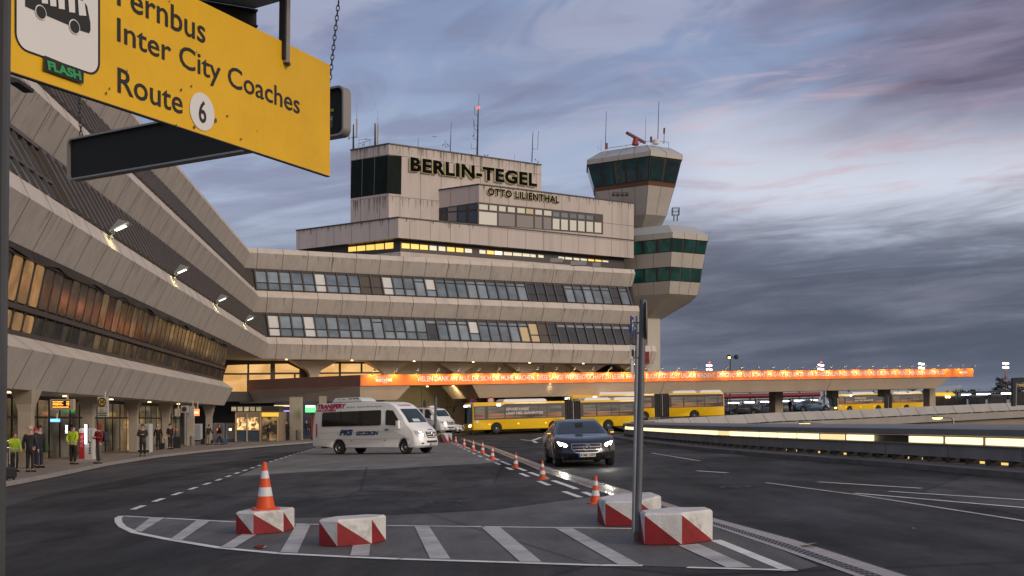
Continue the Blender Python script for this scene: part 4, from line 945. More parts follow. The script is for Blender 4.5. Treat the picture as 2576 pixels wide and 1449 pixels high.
# spotlights leaning out over the banner
NL = 38
for i in range(NL):
    t = cpx(936)+i*(cpx(2441)-cpx(936))/(NL-1); off = (i == 18)
    b = Cp(t, -.05, ZT+.02)
    L = thing('banner_spotlight', 'dark unlit spotlight on a bent arm above the orange banner' if off else 'small lit spotlight on a bent arm along the top of the orange banner', 'spotlight', tuple(b), group='spotlights along the banner')
    mb = MB().tube([b, b+CN*0.35+Vector((0, 0, .22)), b+CN*.75+Vector((0, 0, .42))], .035, 6); mb.build('arm', grey_metal, L)
    c = b+CN*.85+Vector((0, 0, .40)); ax = (CN*-0.45+Vector((0, 0, -.9))).normalized()
    Mr = ax.to_track_quat('Z', 'Y').to_matrix()
    mb = MB().lathe([(.05, -.18), (.11, -.12), (.14, .02), (.13, .03)], c, 10, M=Mr); mb.build('lamp_head', grey_metal, L, smooth=True)
    if not off:
        MB().lathe([(.0, .035), (.115, .04)], c, 10, M=Mr, cap=False).build('lens', mat('spot_lens', (1, .8, .5), emit=(1, .75, .4), es=6), L)
        ld = bpy.data.lights.new('spot_light', 'SPOT'); ld.energy = (150-1.4*i)*(1+0.1*math.sin(i*2.3)); ld.color = (1, 0.62, 0.25); ld.spot_size = R(125); ld.spot_blend = 1.0; ld.shadow_soft_size = .08
        lo = bpy.data.objects.new('spot_light', ld); COL.objects.link(lo); lo.parent = L
        lo.location = (c+ax*.1)-Vector(b); lo.rotation_euler = (CN*-0.75+Vector((0, 0, -.66))).to_track_quat('-Z', 'Y').to_euler()
# ------------------------------------------------------------------ ramp parapet with its light strip, near side of the sunken road
plight = mat('light_panel', (0.9, 0.85, 0.7), 0.4, emit=(1.0, 0.80, 0.42), es=1.45, var=0.0)
plight_d = mat('light_panel_dim', (0.8, 0.7, 0.5), 0.4, emit=(1.0, 0.72, 0.32), es=0.9)
wallc = mat('parapet_concrete', (0.25, 0.235, 0.215), 0.85, var=0.16, vscale=1.3, bump=0.2, bscale=18, stain=0.35, stretch=(1, 1, 0.5))
capc = mat('parapet_cap', (0.20, 0.195, 0.19), 0.6, var=0.1, vscale=0.8, stain=0.2)
PATH = [Vector((x+1.05, y, gz(x+1.05, y))) for x, y in WALL]+[Vector((x+.95, y, gz(x, y))) for x, y in TIP]
def resample(pts, step):
    out = [pts[0].copy()]; acc = 0
    for a, b in zip(pts, pts[1:]):
        L = (b-a).length; t = step-acc
        while t <= L: out.append(a.lerp(b, t/L)); t += step
        acc = (acc+L) % step if True else 0
    return out
RP = resample(PATH, 0.5)
# gentle smoothing of the bends
for _ in range(12): RP = [RP[0]]+[(RP[i-1]+RP[i]*2+RP[i+1])/4 for i in range(1, len(RP)-1)]+[RP[-1]]
def nrm(pts, i):
    d = (pts[min(i+1, len(pts)-1)]-pts[max(i-1, 0)]); d.z = 0; d.normalize(); return Vector((-d.y, d.x, 0))
par = thing('ramp_parapet', 'weathered low concrete parapet with a glowing strip of light panels curving beside the road', 'parapet', tuple(RP[40]))
def sweep(mb, pts, prof, mi=0, rng=None, cap=True):
    i0, i1 = rng or (0, len(pts)-1)
    rings = [[pts[i]+nrm(pts, i)*o+Vector((0, 0, z)) for o, z in prof] for i in range(i0, i1+1)]
    return mb.loft(rings, mi, cap)
mb = MB(); sweep(mb, RP, [(-.12, .28), (.10, .28), (.12, .60), (-.12, .60)])
for i in range(4, len(RP)-1, 7):
    n_ = nrm(RP, i); p = RP[i]; mb.add([p+n_*.125+Vector((0, -.012, .28)), p+n_*.125+Vector((0, .012, .28)), p+n_*.125+Vector((0, .012, .60)), p+n_*.125+Vector((0, -.012, .60))], [(0, 1, 2, 3)], 1)
mb.build('wall_panel', [wallc, joint], par, smooth=True)
mb = MB(); sweep(mb, RP, [(-.15, .605), (.17, .605), (.17, .635), (-.15, .635)]); mb.build('ledge', grey_metal, par, smooth=True)
mb = MB(); sweep(mb, RP, [(-.20, .64), (-.06, .64), (-.06, .84), (-.20, .84)]); mb.build('back_panel', bronze, par)
mb = MB(); sweep(mb, RP, [(-.75, .94), (.16, .86), (.20, .88), (.20, 1.03), (.13, 1.06), (-.75, 1.16)]); mb.build('cap', capc, par, smooth=True)
mb = MB(); sweep(mb, RP, [(-.62, -.05), (-.45, -.05), (-.45, .34), (-.62, .34)]); mb.build('pit_shade_strip', mat('pit_shade_strip', (.035, .03, .026), .9), par)  # dark strip added behind the feet, standing in for the shade of the pit
footm = mat('parapet_foot', (.05, .045, .04), .9)
random.seed(11)
for i in range(40, 150, 1):
    if random.random() < .42:
        p = RP[i]-nrm(RP, i)*.40; d = (RP[i+1]-RP[i-1]).normalized(); L_ = random.uniform(.1, .38); MB().bar(p-d*L_+Vector((0, 0, .17)), p+d*L_+Vector((0, 0, .17)), .04, .07).build('glow_gap', mat('glow_gap', (1, .7, .3), emit=(1, .66, .22), es=.9), par)
for i in range(1, len(RP)-1, 2):
    p = RP[i]; mb = MB(); n_ = nrm(RP, i); d = (RP[i+1]-RP[i-1]).normalized()
    mb.bar(p-n_*.02-Vector((0, 0, .05)), p-n_*.02+Vector((0, 0, .29)), .30, .16, up=d); mb.build('foot', footm, par)
k = 0
for i in range(2, len(RP)-5, 4):
    if k not in (14,):
        mb = MB(); q = [RP[j] for j in range(i, i+5)]
        rings = [[RP[j]+nrm(RP, j)*o+Vector((0, 0, z)) for o, z in ((-.02, .648), (.05, .648), (.05, .82), (-.02, .82))] for j in range(i, i+4)]
        e = RP[i+4].lerp(RP[i+3], .5); rings.append([e+nrm(RP, i+4)*o+Vector((0, 0, z)) for o, z in ((-.02, .648), (.05, .648), (.05, .82), (-.02, .82))])
        mb.loft(rings); mb.build('light_panel', plight_d if k in (10, 16, 22) else plight, par)
    k += 1
# far parapet and bridge edge
fp = [PATH[-1]+Vector((0, .3, 1.05))]+[v.copy() for v in FAR3]
FPR = resample(fp, 1.0)
for _ in range(6): FPR = [FPR[0]]+[(FPR[i-1]+FPR[i]*2+FPR[i+1])/4 for i in range(1, len(FPR)-1)]+[FPR[-1]]
def nrm2(i):
    d = FPR[min(i+1, len(FPR)-1)]-FPR[max(i-1, 0)]; d.z = 0; d.normalize(); return Vector((d.y, -d.x, 0))
farp = thing('bridge_parapet', 'pale raked concrete parapet along the far bridge edge beneath the buses', 'parapet', tuple(FPR[10]))
def sw2(prof, i0=0): return [[FPR[i]+nrm2(i)*o+Vector((0, 0, z)) for o, z in prof] for i in range(i0, len(FPR))]
mb = MB().loft(sw2([(-.25, -.02), (-.05, 0), (.34, -.92), (-.1, -.95)]))
for i in range(2, len(FPR)-1, 3):
    d = (FPR[i+1]-FPR[i-1]).normalized()*.035; n_ = nrm2(i)
    a = FPR[i]+n_*-.04+Vector((0, 0, .003)); b = FPR[i]+n_*.35+Vector((0, 0, -.92))+d*9
    mb.poly([a-d, a+d, b+d+n_*.004, b-d+n_*.004], 1)
mb.build('parapet_panel', [mat('bridge_panel', (0.36, 0.345, 0.325), 0.7, var=0.09, vscale=0.7, stain=0.15), joint], farp, smooth=False)
MB().loft(sw2([(-.3, -.95), (.12, -.95), (.12, -1.08), (-.3, -1.08)])).build('slot', black, farp)
mb = MB()
for i in range(3, len(FPR)-1, 2): mb.bar(FPR[i]+nrm2(i)*.14+Vector((0, 0, -1.10)), FPR[i]+nrm2(i)*.14+Vector((0, 0, -.90)), .5, .16)
mb.build('slot_blocks', capc, farp)  # separate concrete blocks spaced along the slot
MB().loft(sw2([(-.5, -1.05), (.30, -1.05), (.26, -1.85), (-.5, -1.9)])).build('edge_beam', mat('edge_beam', (0.33, 0.30, 0.27), 0.75, var=0.09, vscale=0.5, stain=0.15), farp)
mb = MB()
for i in range(12, len(FPR)-1):
    a, b = FPR[i], FPR[i+1]; mb.poly([a+Vector((0, 0, -1.88)), b+Vector((0, 0, -1.88)), b+nrm2(i)*-14+Vector((0, 0, -2.1)), a+nrm2(i)*-14+Vector((0, 0, -2.1))], 0)
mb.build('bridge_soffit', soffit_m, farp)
mb = MB()
for i in range(len(FPR)-1):
    a, b = FPR[i], FPR[i+1]
    A, B = [Vector((v.x*1.0+(v.x-4)*.45, 262, v.z-.95+(262-v.y)*.0165)) for v in (a, b)]
    mb.poly([a+Vector((0, 0, -.95)), b+Vector((0, 0, -.95)), B, A])
struct('elevated_road', mb, asphalt)
def deck_z(x, y):
    best = min(FPR, key=lambda v: abs((v.x/v.y if 0 else v.x)-x*v.y/max(y, 1))); return best.z-.95+max(0, y-best.y)*.0165

def lamp_post(px, py, px1, d, lit, label):
    h = P(px, py, d); a = P(px1, py+2, d)
    t = thing('street_lamp', label, 'street lamp', (a.x, a.y, -5.5), group='lamps of the sunken road')
    MB().tube([(a.x, a.y, -5.5), (a.x, a.y, a.z-.2), (a.x-.1, a.y, a.z)], [.12, .08, .07], 8).build('pole', grey_metal, t, smooth=True)
    MB().tube([(a.x, a.y, a.z), h], .05, 6).build('arm', grey_metal, t)
    M = Matrix.Diagonal((1.6, 1, 1)).to_3x3()
    MB().lathe([(.0, .16), (.22, .12), (.30, 0), (.26, -.05)], h, 12, M=M).build('lamp_head', grey_metal, t, smooth=True)
    MB().lathe([(.27, -.04), (.2, -.14), (0, -.18)], h, 12, M=M, cap=False).build('diffuser', mat('sodium', (1, .6, .2), emit=(1, .50, .10), es=7), t)
lamp_post(2024, 1064, 2069, 82, True, 'orange lit lamp on an arm rising behind the parapet, nearer the tower')
lamp_post(2358, 1049.5, 2398, 88, True, 'orange lit lamp on an arm rising behind the parapet, nearer the shelters')
ul = mat('tube_warm', (1, .9, .6), emit=(1, .86, .45), es=5)
for (x0, y0, x1, y1) in ((2364, 1073.4, 2388, 1072.6), (2445, 1077.5, 2542, 1072)):
    a, b = P(x0, y0, 144), P(x1, y1, 146); t = thing('tube_light', 'warm tube light glowing under the bridge, the long one' if x1 > 2400 else 'short warm tube light glowing under the bridge', 'strip light', tuple(a))
    n_ = 1 if x1 < 2400 else 6
    for j in range(n_): MB().bar(a.lerp(b, (j+.04)/n_), a.lerp(b, (j+.96)/n_), .2, .22).build('tube', ul, t)
    MB().bar(a+Vector((0, 0, .2)), b+Vector((0, 0, .2)), .2, .15).build('housing', grey_metal, t)
mb = MB().poly([P(1900, 1062, 150), P(2700, 1062, 158), P(2700, 1200, 158), P(1900, 1200, 150)]); struct('underpass_wall', mb, mat('underpass_wall', (0.30, 0.21, 0.10), 0.8, var=.2, vscale=.3))
# ------------------------------------------------------------------ vehicles
def smst(v, a, b): t = min(1, max(0, (v-a)/(b-a))); return t*t*(3-2*t)
class Shell:
    """body made from a side outline spread across the width, with rounded edges, tumblehome and plan curvature"""
    def __init__(s, outline, hw, r=0.07, tz=lambda z: 1.0, nose=(0, 0, 0), tail=(0, 0, 0)):
        s.o = [Vector(p) for p in outline]; s.hw = hw; s.r = r; s.tz = tz; s.nose = nose; s.tail = tail
        n = len(s.o); A = sum(s.o[i].x*s.o[(i+1) % n].y-s.o[(i+1) % n].x*s.o[i].y for i in range(n))
        s.nn = []
        for i in range(n):
            d1 = (s.o[i]-s.o[i-1]).normalized(); d2 = (s.o[(i+1) % n]-s.o[i]).normalized(); t = (d1+d2)
            t = t.normalized() if t.length > .1 else d2
            q = Vector((t.y, -t.x)) if A > 0 else Vector((-t.y, t.x)); s.nn.append(q)
    def pt(s, x, z, f, off=0.0):
        b = abs(f)**2.4
        X = x-s.nose[0]*b*smst(x, s.nose[1], s.nose[2])+s.tail[0]*b*smst(-x, -s.tail[1], -s.tail[2]) if s.nose[2] != s.nose[1] else x
        return Vector((X, f*s.hw*s.tz(z)+(off if f > 0 else -off)*(abs(f) > .99), z))
    def mesh(s, m, name, parent, angle=38):
        cols = [(-1, 1.0), (-.985, .45), (-.94, .12), (-.85, 0), (-.6, 0), (-.3, 0), (0, 0), (.3, 0), (.6, 0), (.85, 0), (.94, .12), (.985, .45), (1, 1.0)]
        rings = []
        for f, i in cols: rings.append([s.pt(p.x-q.x*s.r*i, p.y-q.y*s.r*i, f) for p, q in zip(s.o, s.nn)])
        mb = MB(); mb.loft(rings, cap=True); o = mb.build(name, m, parent, smooth=True, rel=False, angle=angle); return o
    def side(s, pts, sgn, off=0.012): return [s.pt(x, z, sgn, off) for x, z in pts]
    def chain_x(s, z, front=True):
        """x of the outline at height z on the front (or rear) face"""
        best = None; n = len(s.o)
        for i in range(n):
            a, b = s.o[i], s.o[(i+1) % n]
            if min(a.y, b.y) <= z <= max(a.y, b.y) and abs(a.y-b.y) > 1e-6:
                x = a.x+(b.x-a.x)*(z-a.y)/(b.y-a.y)
                if best is None or (x > best if front else x < best): best = x
        return best if best is not None else 0
    def face(s, pts, front=True, off=0.015):
        sg = 1 if front else -1; r = []
        for f, z in pts:
            p = s.pt(s.chain_x(z, front), z, f); x2 = s.chain_x(z+.03, front); x1 = s.chain_x(z-.03, front)
            nx, nz = .06, (x1-x2); l = math.hypot(nx, nz); r.append(p+Vector((sg*off*nx/l, 0, off*nz/l if front else -off*nz/l)))
        return r
    def face_grid(s, fz, nf=8, front=True, off=0.015):
        """a panel that follows the curved face: fz = list of ((f0,z),(f1,z)) rows"""
        rows = [s.face([(a[0]+(b[0]-a[0])*k/nf, a[1]+(b[1]-a[1])*k/nf) for k in range(nf+1)], front, off) for a, b in fz]
        vs = [v for r in rows for v in r]; m = nf+1
        return vs, [(i*m+k, i*m+k+1, (i+1)*m+k+1, (i+1)*m+k) for i in range(len(rows)-1) for k in range(nf)]
def arch(cx, cz, r, zb, n=9):
    """wheel arch notch going from +x to -x along the underside"""
    a0 = math.asin(max(-1, min(1, (zb-cz)/r)))
    return [(cx+r*math.cos(a0+(math.pi-2*a0)*k/n), cz+r*math.sin(a0+(math.pi-2*a0)*k/n)) for k in range(n+1)]
rim_m = mat('wheel_rim', (0.42, 0.42, 0.43), 0.32, metal=0.9); chrome = mat('chrome', (0.7, 0.7, 0.72), 0.15, metal=1.0)
glass_v = mat('vehicle_glass', (0.012, 0.014, 0.016), 0.06, spec=0.8)
glass_w = mat('windscreen', (0.02, 0.03, 0.035), 0.05, spec=0.8)
plastic = mat('black_plastic', (0.018, 0.018, 0.019), 0.5)
plate_m = mat('number_plate', (0.68, 0.66, 0.64), 0.5); plate_b = mat('plate_blue', (0.01, 0.07, 0.42), 0.5)
headl = mat('headlight_lit', (1, 1, .95), 0.1, emit=(1, .95, .82), es=9); headoff = mat('headlight_clear', (0.35, 0.37, 0.40), 0.08, metal=.4, spec=.8)
amber = mat('indicator', (0.8, 0.3, 0.02), 0.3, emit=(1, .42, .05), es=2.0); redl = mat('tail_lamp', (0.45, 0.02, 0.02), 0.2)
def wheel(parent, x, y, r, w, sgn, hub=0.62, spokes=0, rimm=None):
    Mr = Matrix.Rotation(R(-90*sgn), 3, 'X')
    o = MB().lathe([(r*hub, -w*.5), (r*.9, -w*.5), (r, -w*.36), (r, w*.36), (r*.92, w*.5), (r*hub, w*.5), (r*hub, w*.3)], (x, y, r), 28, M=Mr).build('wheel', tyre_m, parent, smooth=True, rel=False)
    mb = MB().lathe([(r*hub, w*.49), (r*hub*.92, w*.40), (r*hub*.55, w*.30), (r*.20, w*.44), (r*.16, w*.5), (0.001, w*.5)], (x, y, r), 24, M=Mr, cap=False)
    mb.build('rim', rimm or rim_m, o, smooth=True, rel=False)
    if spokes:
        mb = MB()
        for k in range(spokes):
            a = 2*math.pi*k/spokes
            for j in (-.16, .16):
                p = Mr @ Vector((r*hub*.62*math.cos(a+j), r*hub*.62*math.sin(a+j), w*.42)); mb.box(p+Vector((x, y, r)), (.06, .03, .06))
        mb.build('rim_hole', black, o, rel=False)
    return o
def star(mb, c, r, yd=(0, 1, 0), zd=(0, 0, 1)):
    yd = Vector(yd); zd = Vector(zd).normalized(); nd = yd.cross(zd)
    ring = [Vector(c)+yd*(r*math.cos(2*math.pi*k/20))+zd*(r*math.sin(2*math.pi*k/20)) for k in range(21)]; mb.tube(ring, r*.10, 5, cap=False)
    for k in range(3):
        a = math.pi/2+2*math.pi*k/3; mb.tube([Vector(c), Vector(c)+yd*(r*math.cos(a))+zd*(r*math.sin(a))], [r*.17, r*.05], 5)
def plate(parent, c, w, h, txt, xd, name='number_plate', tilt=(0, 0, 1)):
    xd = Vector(xd); c = Vector(c); up = Vector(tilt); nn = xd.cross(up).normalized()
    o = MB().prism([c-xd*w/2-up*h/2, c+xd*w/2-up*h/2, c+xd*w/2+up*h/2, c-xd*w/2+up*h/2], nn*.012).build(name, plate_m, parent, rel=False)
    e = nn*.016
    MB().poly([c-xd*w/2-up*h/2+e, c-xd*w*.41-up*h/2+e, c-xd*w*.41+up*h/2+e, c-xd*w/2+up*h/2+e]).build('plate_band', plate_b, o, rel=False, fix=False)
    mb = MB(); text_on(mb, txt, c-xd*w*.38-up*h*.34+e, xd, up, w=w*.85, h=h*.68, bold=.02); mb.build('plate_lettering', black, o, rel=False, fix=False)

# ---- white minibus
def make_minibus(variant=0):
    t = thing('minibus', 'white high-roofed minibus with magenta and blue lettering crossing the grey bay', 'minibus')
    wp = mat('minibus_white', (0.84, 0.84, 0.83), 0.35, coat=0.4, var=0.03, vscale=2)
    hi = 2.72 if variant == 0 else 2.42
    top = [(-1.80, .42), (-1.88, .62), (-1.86, .85), (-1.82, 1.5), (-1.66, hi-.22), (-1.58, hi-.08), (-1.40, hi-.01), (0.3, hi+.01), (2.3, hi+.01), (3.0, hi-.02)]
    top += [(3.35, hi-.08), (3.62, hi-.20), (3.86, 2.34)] if variant == 0 else [(3.3, hi-.04), (3.66, hi-.10), (3.86, 2.26)]
    top += [(4.24, 1.96), (4.62, 1.57), (4.72, 1.50), (5.08, 1.32), (5.25, 1.17), (5.33, .95), (5.36, .74), (5.40, .62), (5.38, .42), (5.25, .32)]
    out = top+[(4.325+.46, .32)]+arch(4.325, .36, .45, .33)+[(.5, .34)]+arch(0, .36, .45, .34)+[(-.9, .40)]
    s = Shell(out, 1.0, .07, lambda z: 1-.105*smst(z, 1.35, 2.85), nose=(.42, 4.0, 5.3), tail=(.05, -1.2, -1.6))
    s.mesh(wp, 'body', t)
    MB().box((1.85, 0, .62), (6.3, 1.72, .56)).build('underbody', black, t, rel=False)
    for sg in (-1, 1):
        wheel(t, 4.325, sg*.86, .35, .24, sg, .60, 6, mat('steel_rim', (.55, .54, .53), .3, metal=.8)); wheel(t, 0, sg*.86, .35, .24, sg, .60, 6, mat('steel_rim', (.55, .54, .53), .3))
        MB().poly(s.side([(-1.10, 1.50), (2.78, 1.50), (2.86, 1.56), (2.86, 2.24), (2.76, 2.29), (-1.02, 2.25), (-1.10, 2.15)], sg)).build('side_window', glass_v, t, rel=False, fix=False)
        MB().poly(s.side([(3.14, 1.52), (3.95, 1.46), (4.16, 1.52), (3.62, 2.24), (3.22, 2.28), (3.14, 2.2)], sg)).build('door_window', glass_v, t, rel=False, fix=False)
        for x in (0.15, 1.45): MB().poly(s.side([(x, 1.5), (x+.06, 1.5), (x+.06, 2.3), (x, 2.3)], sg, .016)).build('window_pillar', plastic, t, rel=False, fix=False)
        seam = mat('seam', (.25, .25, .25), .7); mb = MB()
        for x0, x1, z0, z1 in ((3.0, 3.015, .40, 2.5), (-1.5, 5.0, .79, .80), (-1.5, 3.0, 1.15, 1.16), (4.42, 4.435, .85, 1.35)): mb.poly(s.side([(x0, z0), (x1, z0), (x1, z1), (x0, z1)], sg, .006))
        mb.build('seam', seam, t, rel=False, fix=False)
        mb = MB(); mb.box((3.22, sg*1.02, 1.27), (.22, .05, .05)); mb.build('door_handle', plastic, t, rel=False)
        MB().loft([[Vector((x, sg*(1.02+y), z)) for x, z in ((3.98, 1.30), (4.14, 1.32), (4.12, 1.72), (3.98, 1.72))] for y in (.03, .22)]).build('mirror', wp, t, rel=False)
        MB().poly(s.side([(-1.56, .95), (-1.48, .95), (-1.46, 1.65), (-1.54, 1.65)], sg, .01)).build('tail_lamp', redl, t, rel=False, fix=False)
        for x in (.9, 3.1): MB().box((x, sg*1.0, .72), (.10, .03, .04)).build('side_marker', mat('marker_red', (.4, .06, .03), .4), t, rel=False)
    vs, fs = s.face_grid([((-.80, 1.60), (.80, 1.60)), ((-.80, 1.75), (.80, 1.75)), ((-.80, 1.95), (.80, 1.95)), ((-.80, 2.12), (.80, 2.12)), ((-.78, 2.31), (.78, 2.31))], 10, True, .014)
    MB().add(vs, fs).build('windscreen', glass_w, t, rel=False, smooth=True, fix=False)
    vs, fs = s.face_grid([((-.35, .80), (.35, .80)), ((-.40, .95), (.40, .95)), ((-.42, 1.13), (.42, 1.13))], 6, True, .02)
    g = MB().add(vs, fs).build('grille', plastic, t, rel=False, fix=False)
    mb = MB()
    for z in (.86, .97, 1.09): vs, fs = s.face_grid([((-.38, z-.016), (.38, z-.016)), ((-.38, z+.016), (.38, z+.016))], 6, True, .035); mb.add(vs, fs)
    mb.build('grille_bar', wp if variant == 0 else chrome, g, rel=False, fix=False)
    mb = MB(); c = s.face([(0, .97)], True, .06)[0]; star(mb, c, .11); mb.build('badge', chrome, g, rel=False)
    for sg in (-1, 1):
        vs, fs = s.face_grid([((sg*.50, .84), (sg*.86, .90)), ((sg*.50, .98), (sg*.93, 1.02)), ((sg*.55, 1.09), (sg*.95, 1.20))], 5, True, .02)
        h = MB().add(vs, fs).build('headlight', headoff, t, rel=False, fix=False)
        vs, fs = s.face_grid([((sg*.58, .92), (sg*.70, .93)), ((sg*.58, 1.02), (sg*.72, 1.04))], 2, True, .028); MB().add(vs, fs).build('headlight_lens', chrome, h, rel=False, fix=False)
        vs, fs = s.face_grid([((sg*.62, .50), (sg*.72, .51)), ((sg*.62, .56), (sg*.72, .57))], 2, True, .02); MB().add(vs, fs).build('fog_lamp', plastic, t, rel=False, fix=False)
    vs, fs = s.face_grid([((-.42, .56), (.42, .56)), ((-.46, .66), (.46, .66))], 6, True, .02); MB().add(vs, fs).build('lower_grille', plastic, t, rel=False, fix=False)
    plate(t, s.face([(0, .48)], True, .03)[0], .52, .11, 'ZS 4217K', (0, 1, 0))
    if variant == 0:
        ac = MB(); ac.loft([[Vector((x, y, z)) for x, y in ((-.65+i, -.62+i*.6), (1.35-i*2, -.62+i*.6), (1.35-i*2, .62-i*.6), (-.65+i, .62-i*.6))] for z, i in ((2.77, 0), (2.90, .06), (3.0, .18))]); ac.build('roof_unit', mat('roof_unit_white', (.6, .62, .6), .4), t, rel=False)
        mb = MB()
        for x in (.55, .8, 1.02): mb.box((x, -.57, 2.93), (.16, .03, .05))
        for x in (-.2, .1): mb.box((x, -.57, 2.90), (.2, .03, .04))
        mb.build('vent_grille', plastic, t, rel=False)
        mag = mat('lettering_magenta', (0.42, 0.012, 0.075), .5); blu = mat('lettering_blue', (0.02, 0.055, 0.16), .5)
        xd = Vector((1, 0, 0))
        def lay(txt, x, z, w, h, m, **k):
            mb = MB(); a = s.pt(x, z, -1, .014); b = s.pt(x, z+h, -1, .014); text_on(mb, txt, a, xd, b-a, w=w, h=h, **k); mb.build('lettering', m, t, rel=False, fix=False)
        lay('TRANSFERY', -1.45, 2.43, 1.95, .26, mag, bold=.06, shear=.25); lay('NA LOTNISKA', -1.48, 2.29, 1.3, .12, mag, bold=.055)
        lay('Szczecin - Szczecin-Berlin airports', .55, 2.42, 2.35, .12, blu, shear=.2); lay('PKS', .10, 1.00, .92, .31, blu, bold=.07, shear=.3); lay('SZCZECIN', 1.20, 1.00, 1.50, .21, blu, bold=.06, shear=.3)
        mb = MB(); o = s.face([(-.62, 2.46)], True, .03)[0]; o2 = s.face([(-.62, 2.58)], True, .03)[0]; q = s.face([(.62, 2.46)], True, .03)[0]; text_on(mb, 'TRANSFERY', o, q-o, o2-o, w=(q-o).length, h=.13, bold=.03); mb.build('lettering', mag, t, rel=False, fix=False)
        c = s.face([(-.15, 1.66)], True, .025); vs, fs = s.face_grid([((-.45, 1.64), (.12, 1.64)), ((-.45, 1.78), (.12, 1.78))], 4, True, .02); MB().add(vs, fs).build('route_board', mat('route_board', (.55, .66, .62), .6), t, rel=False, fix=False)
        mb = MB(); vs, fs = s.face_grid([((-.15, 1.20), (.25, 1.20)), ((-.15, 1.235), (.25, 1.235))], 3, True, .02); mb.add(vs, fs).build('hood_sticker', blu, t, rel=False, fix=False)
    else:
        MB().box((3.0, .1, 2.50), (.35, .9, .16)).build('roof_sign', mat('roof_sign', (.7, .7, .72), .4), t, rel=False); MB().lathe([(.16, 0), (.15, .12), (0.001, .18)], (3.1, -.55, 2.40), 12).build('beacon', mat('beacon', (.6, .16, .05), .3), t, rel=False)
        mb = MB(); vs, fs = s.face_grid([((-.95, .34), (.95, .34)), ((-.95, .66), (.95, .66))], 8, True, .012); mb.add(vs, fs).build('bumper', mat('bumper_grey', (.045, .048, .055), .5), t, rel=False, fix=False)
        mb = MB()
        for f in (-.4, -.1, .25):
            vs, fs = s.face_grid([((f, 1.18), (f+.16, 1.18)), ((f, 1.22), (f+.16, 1.22))], 2, True, .02); mb.add(vs, fs)
        mb.build('red_marking', mat('marking_red', (.45, .05, .06), .5), t, rel=False, fix=False)
    return t
def place(t, local_pt, world, rz, scale=1.0, tilt=True):
    """put a vehicle so that local_pt comes to stand at world"""
    t.scale = (scale,)*3
    M = Matrix.Rotation(rz, 3, 'Z')
    if tilt: # follow the slope of the road
        n = Vector((-GX, -GY, 1)).normalized(); q = Vector((0, 0, 1)).rotation_difference(n).to_matrix(); M = q @ M
    t.rotation_euler = M.to_euler(); t.location = Vector(world)-M @ (Vector(local_pt)*scale)
mini = make_minibus(0); place(mini, (4.325, -.9, 0), G(1021, 1142.5), R(-31), .955)
mini2 = make_minibus(1); mini2['label'] = 'white van with roof beacon half hidden behind the lettered minibus'
place(mini2, (5.3, -.9, .35), P(1117, 1083, 96), R(-38), .98)

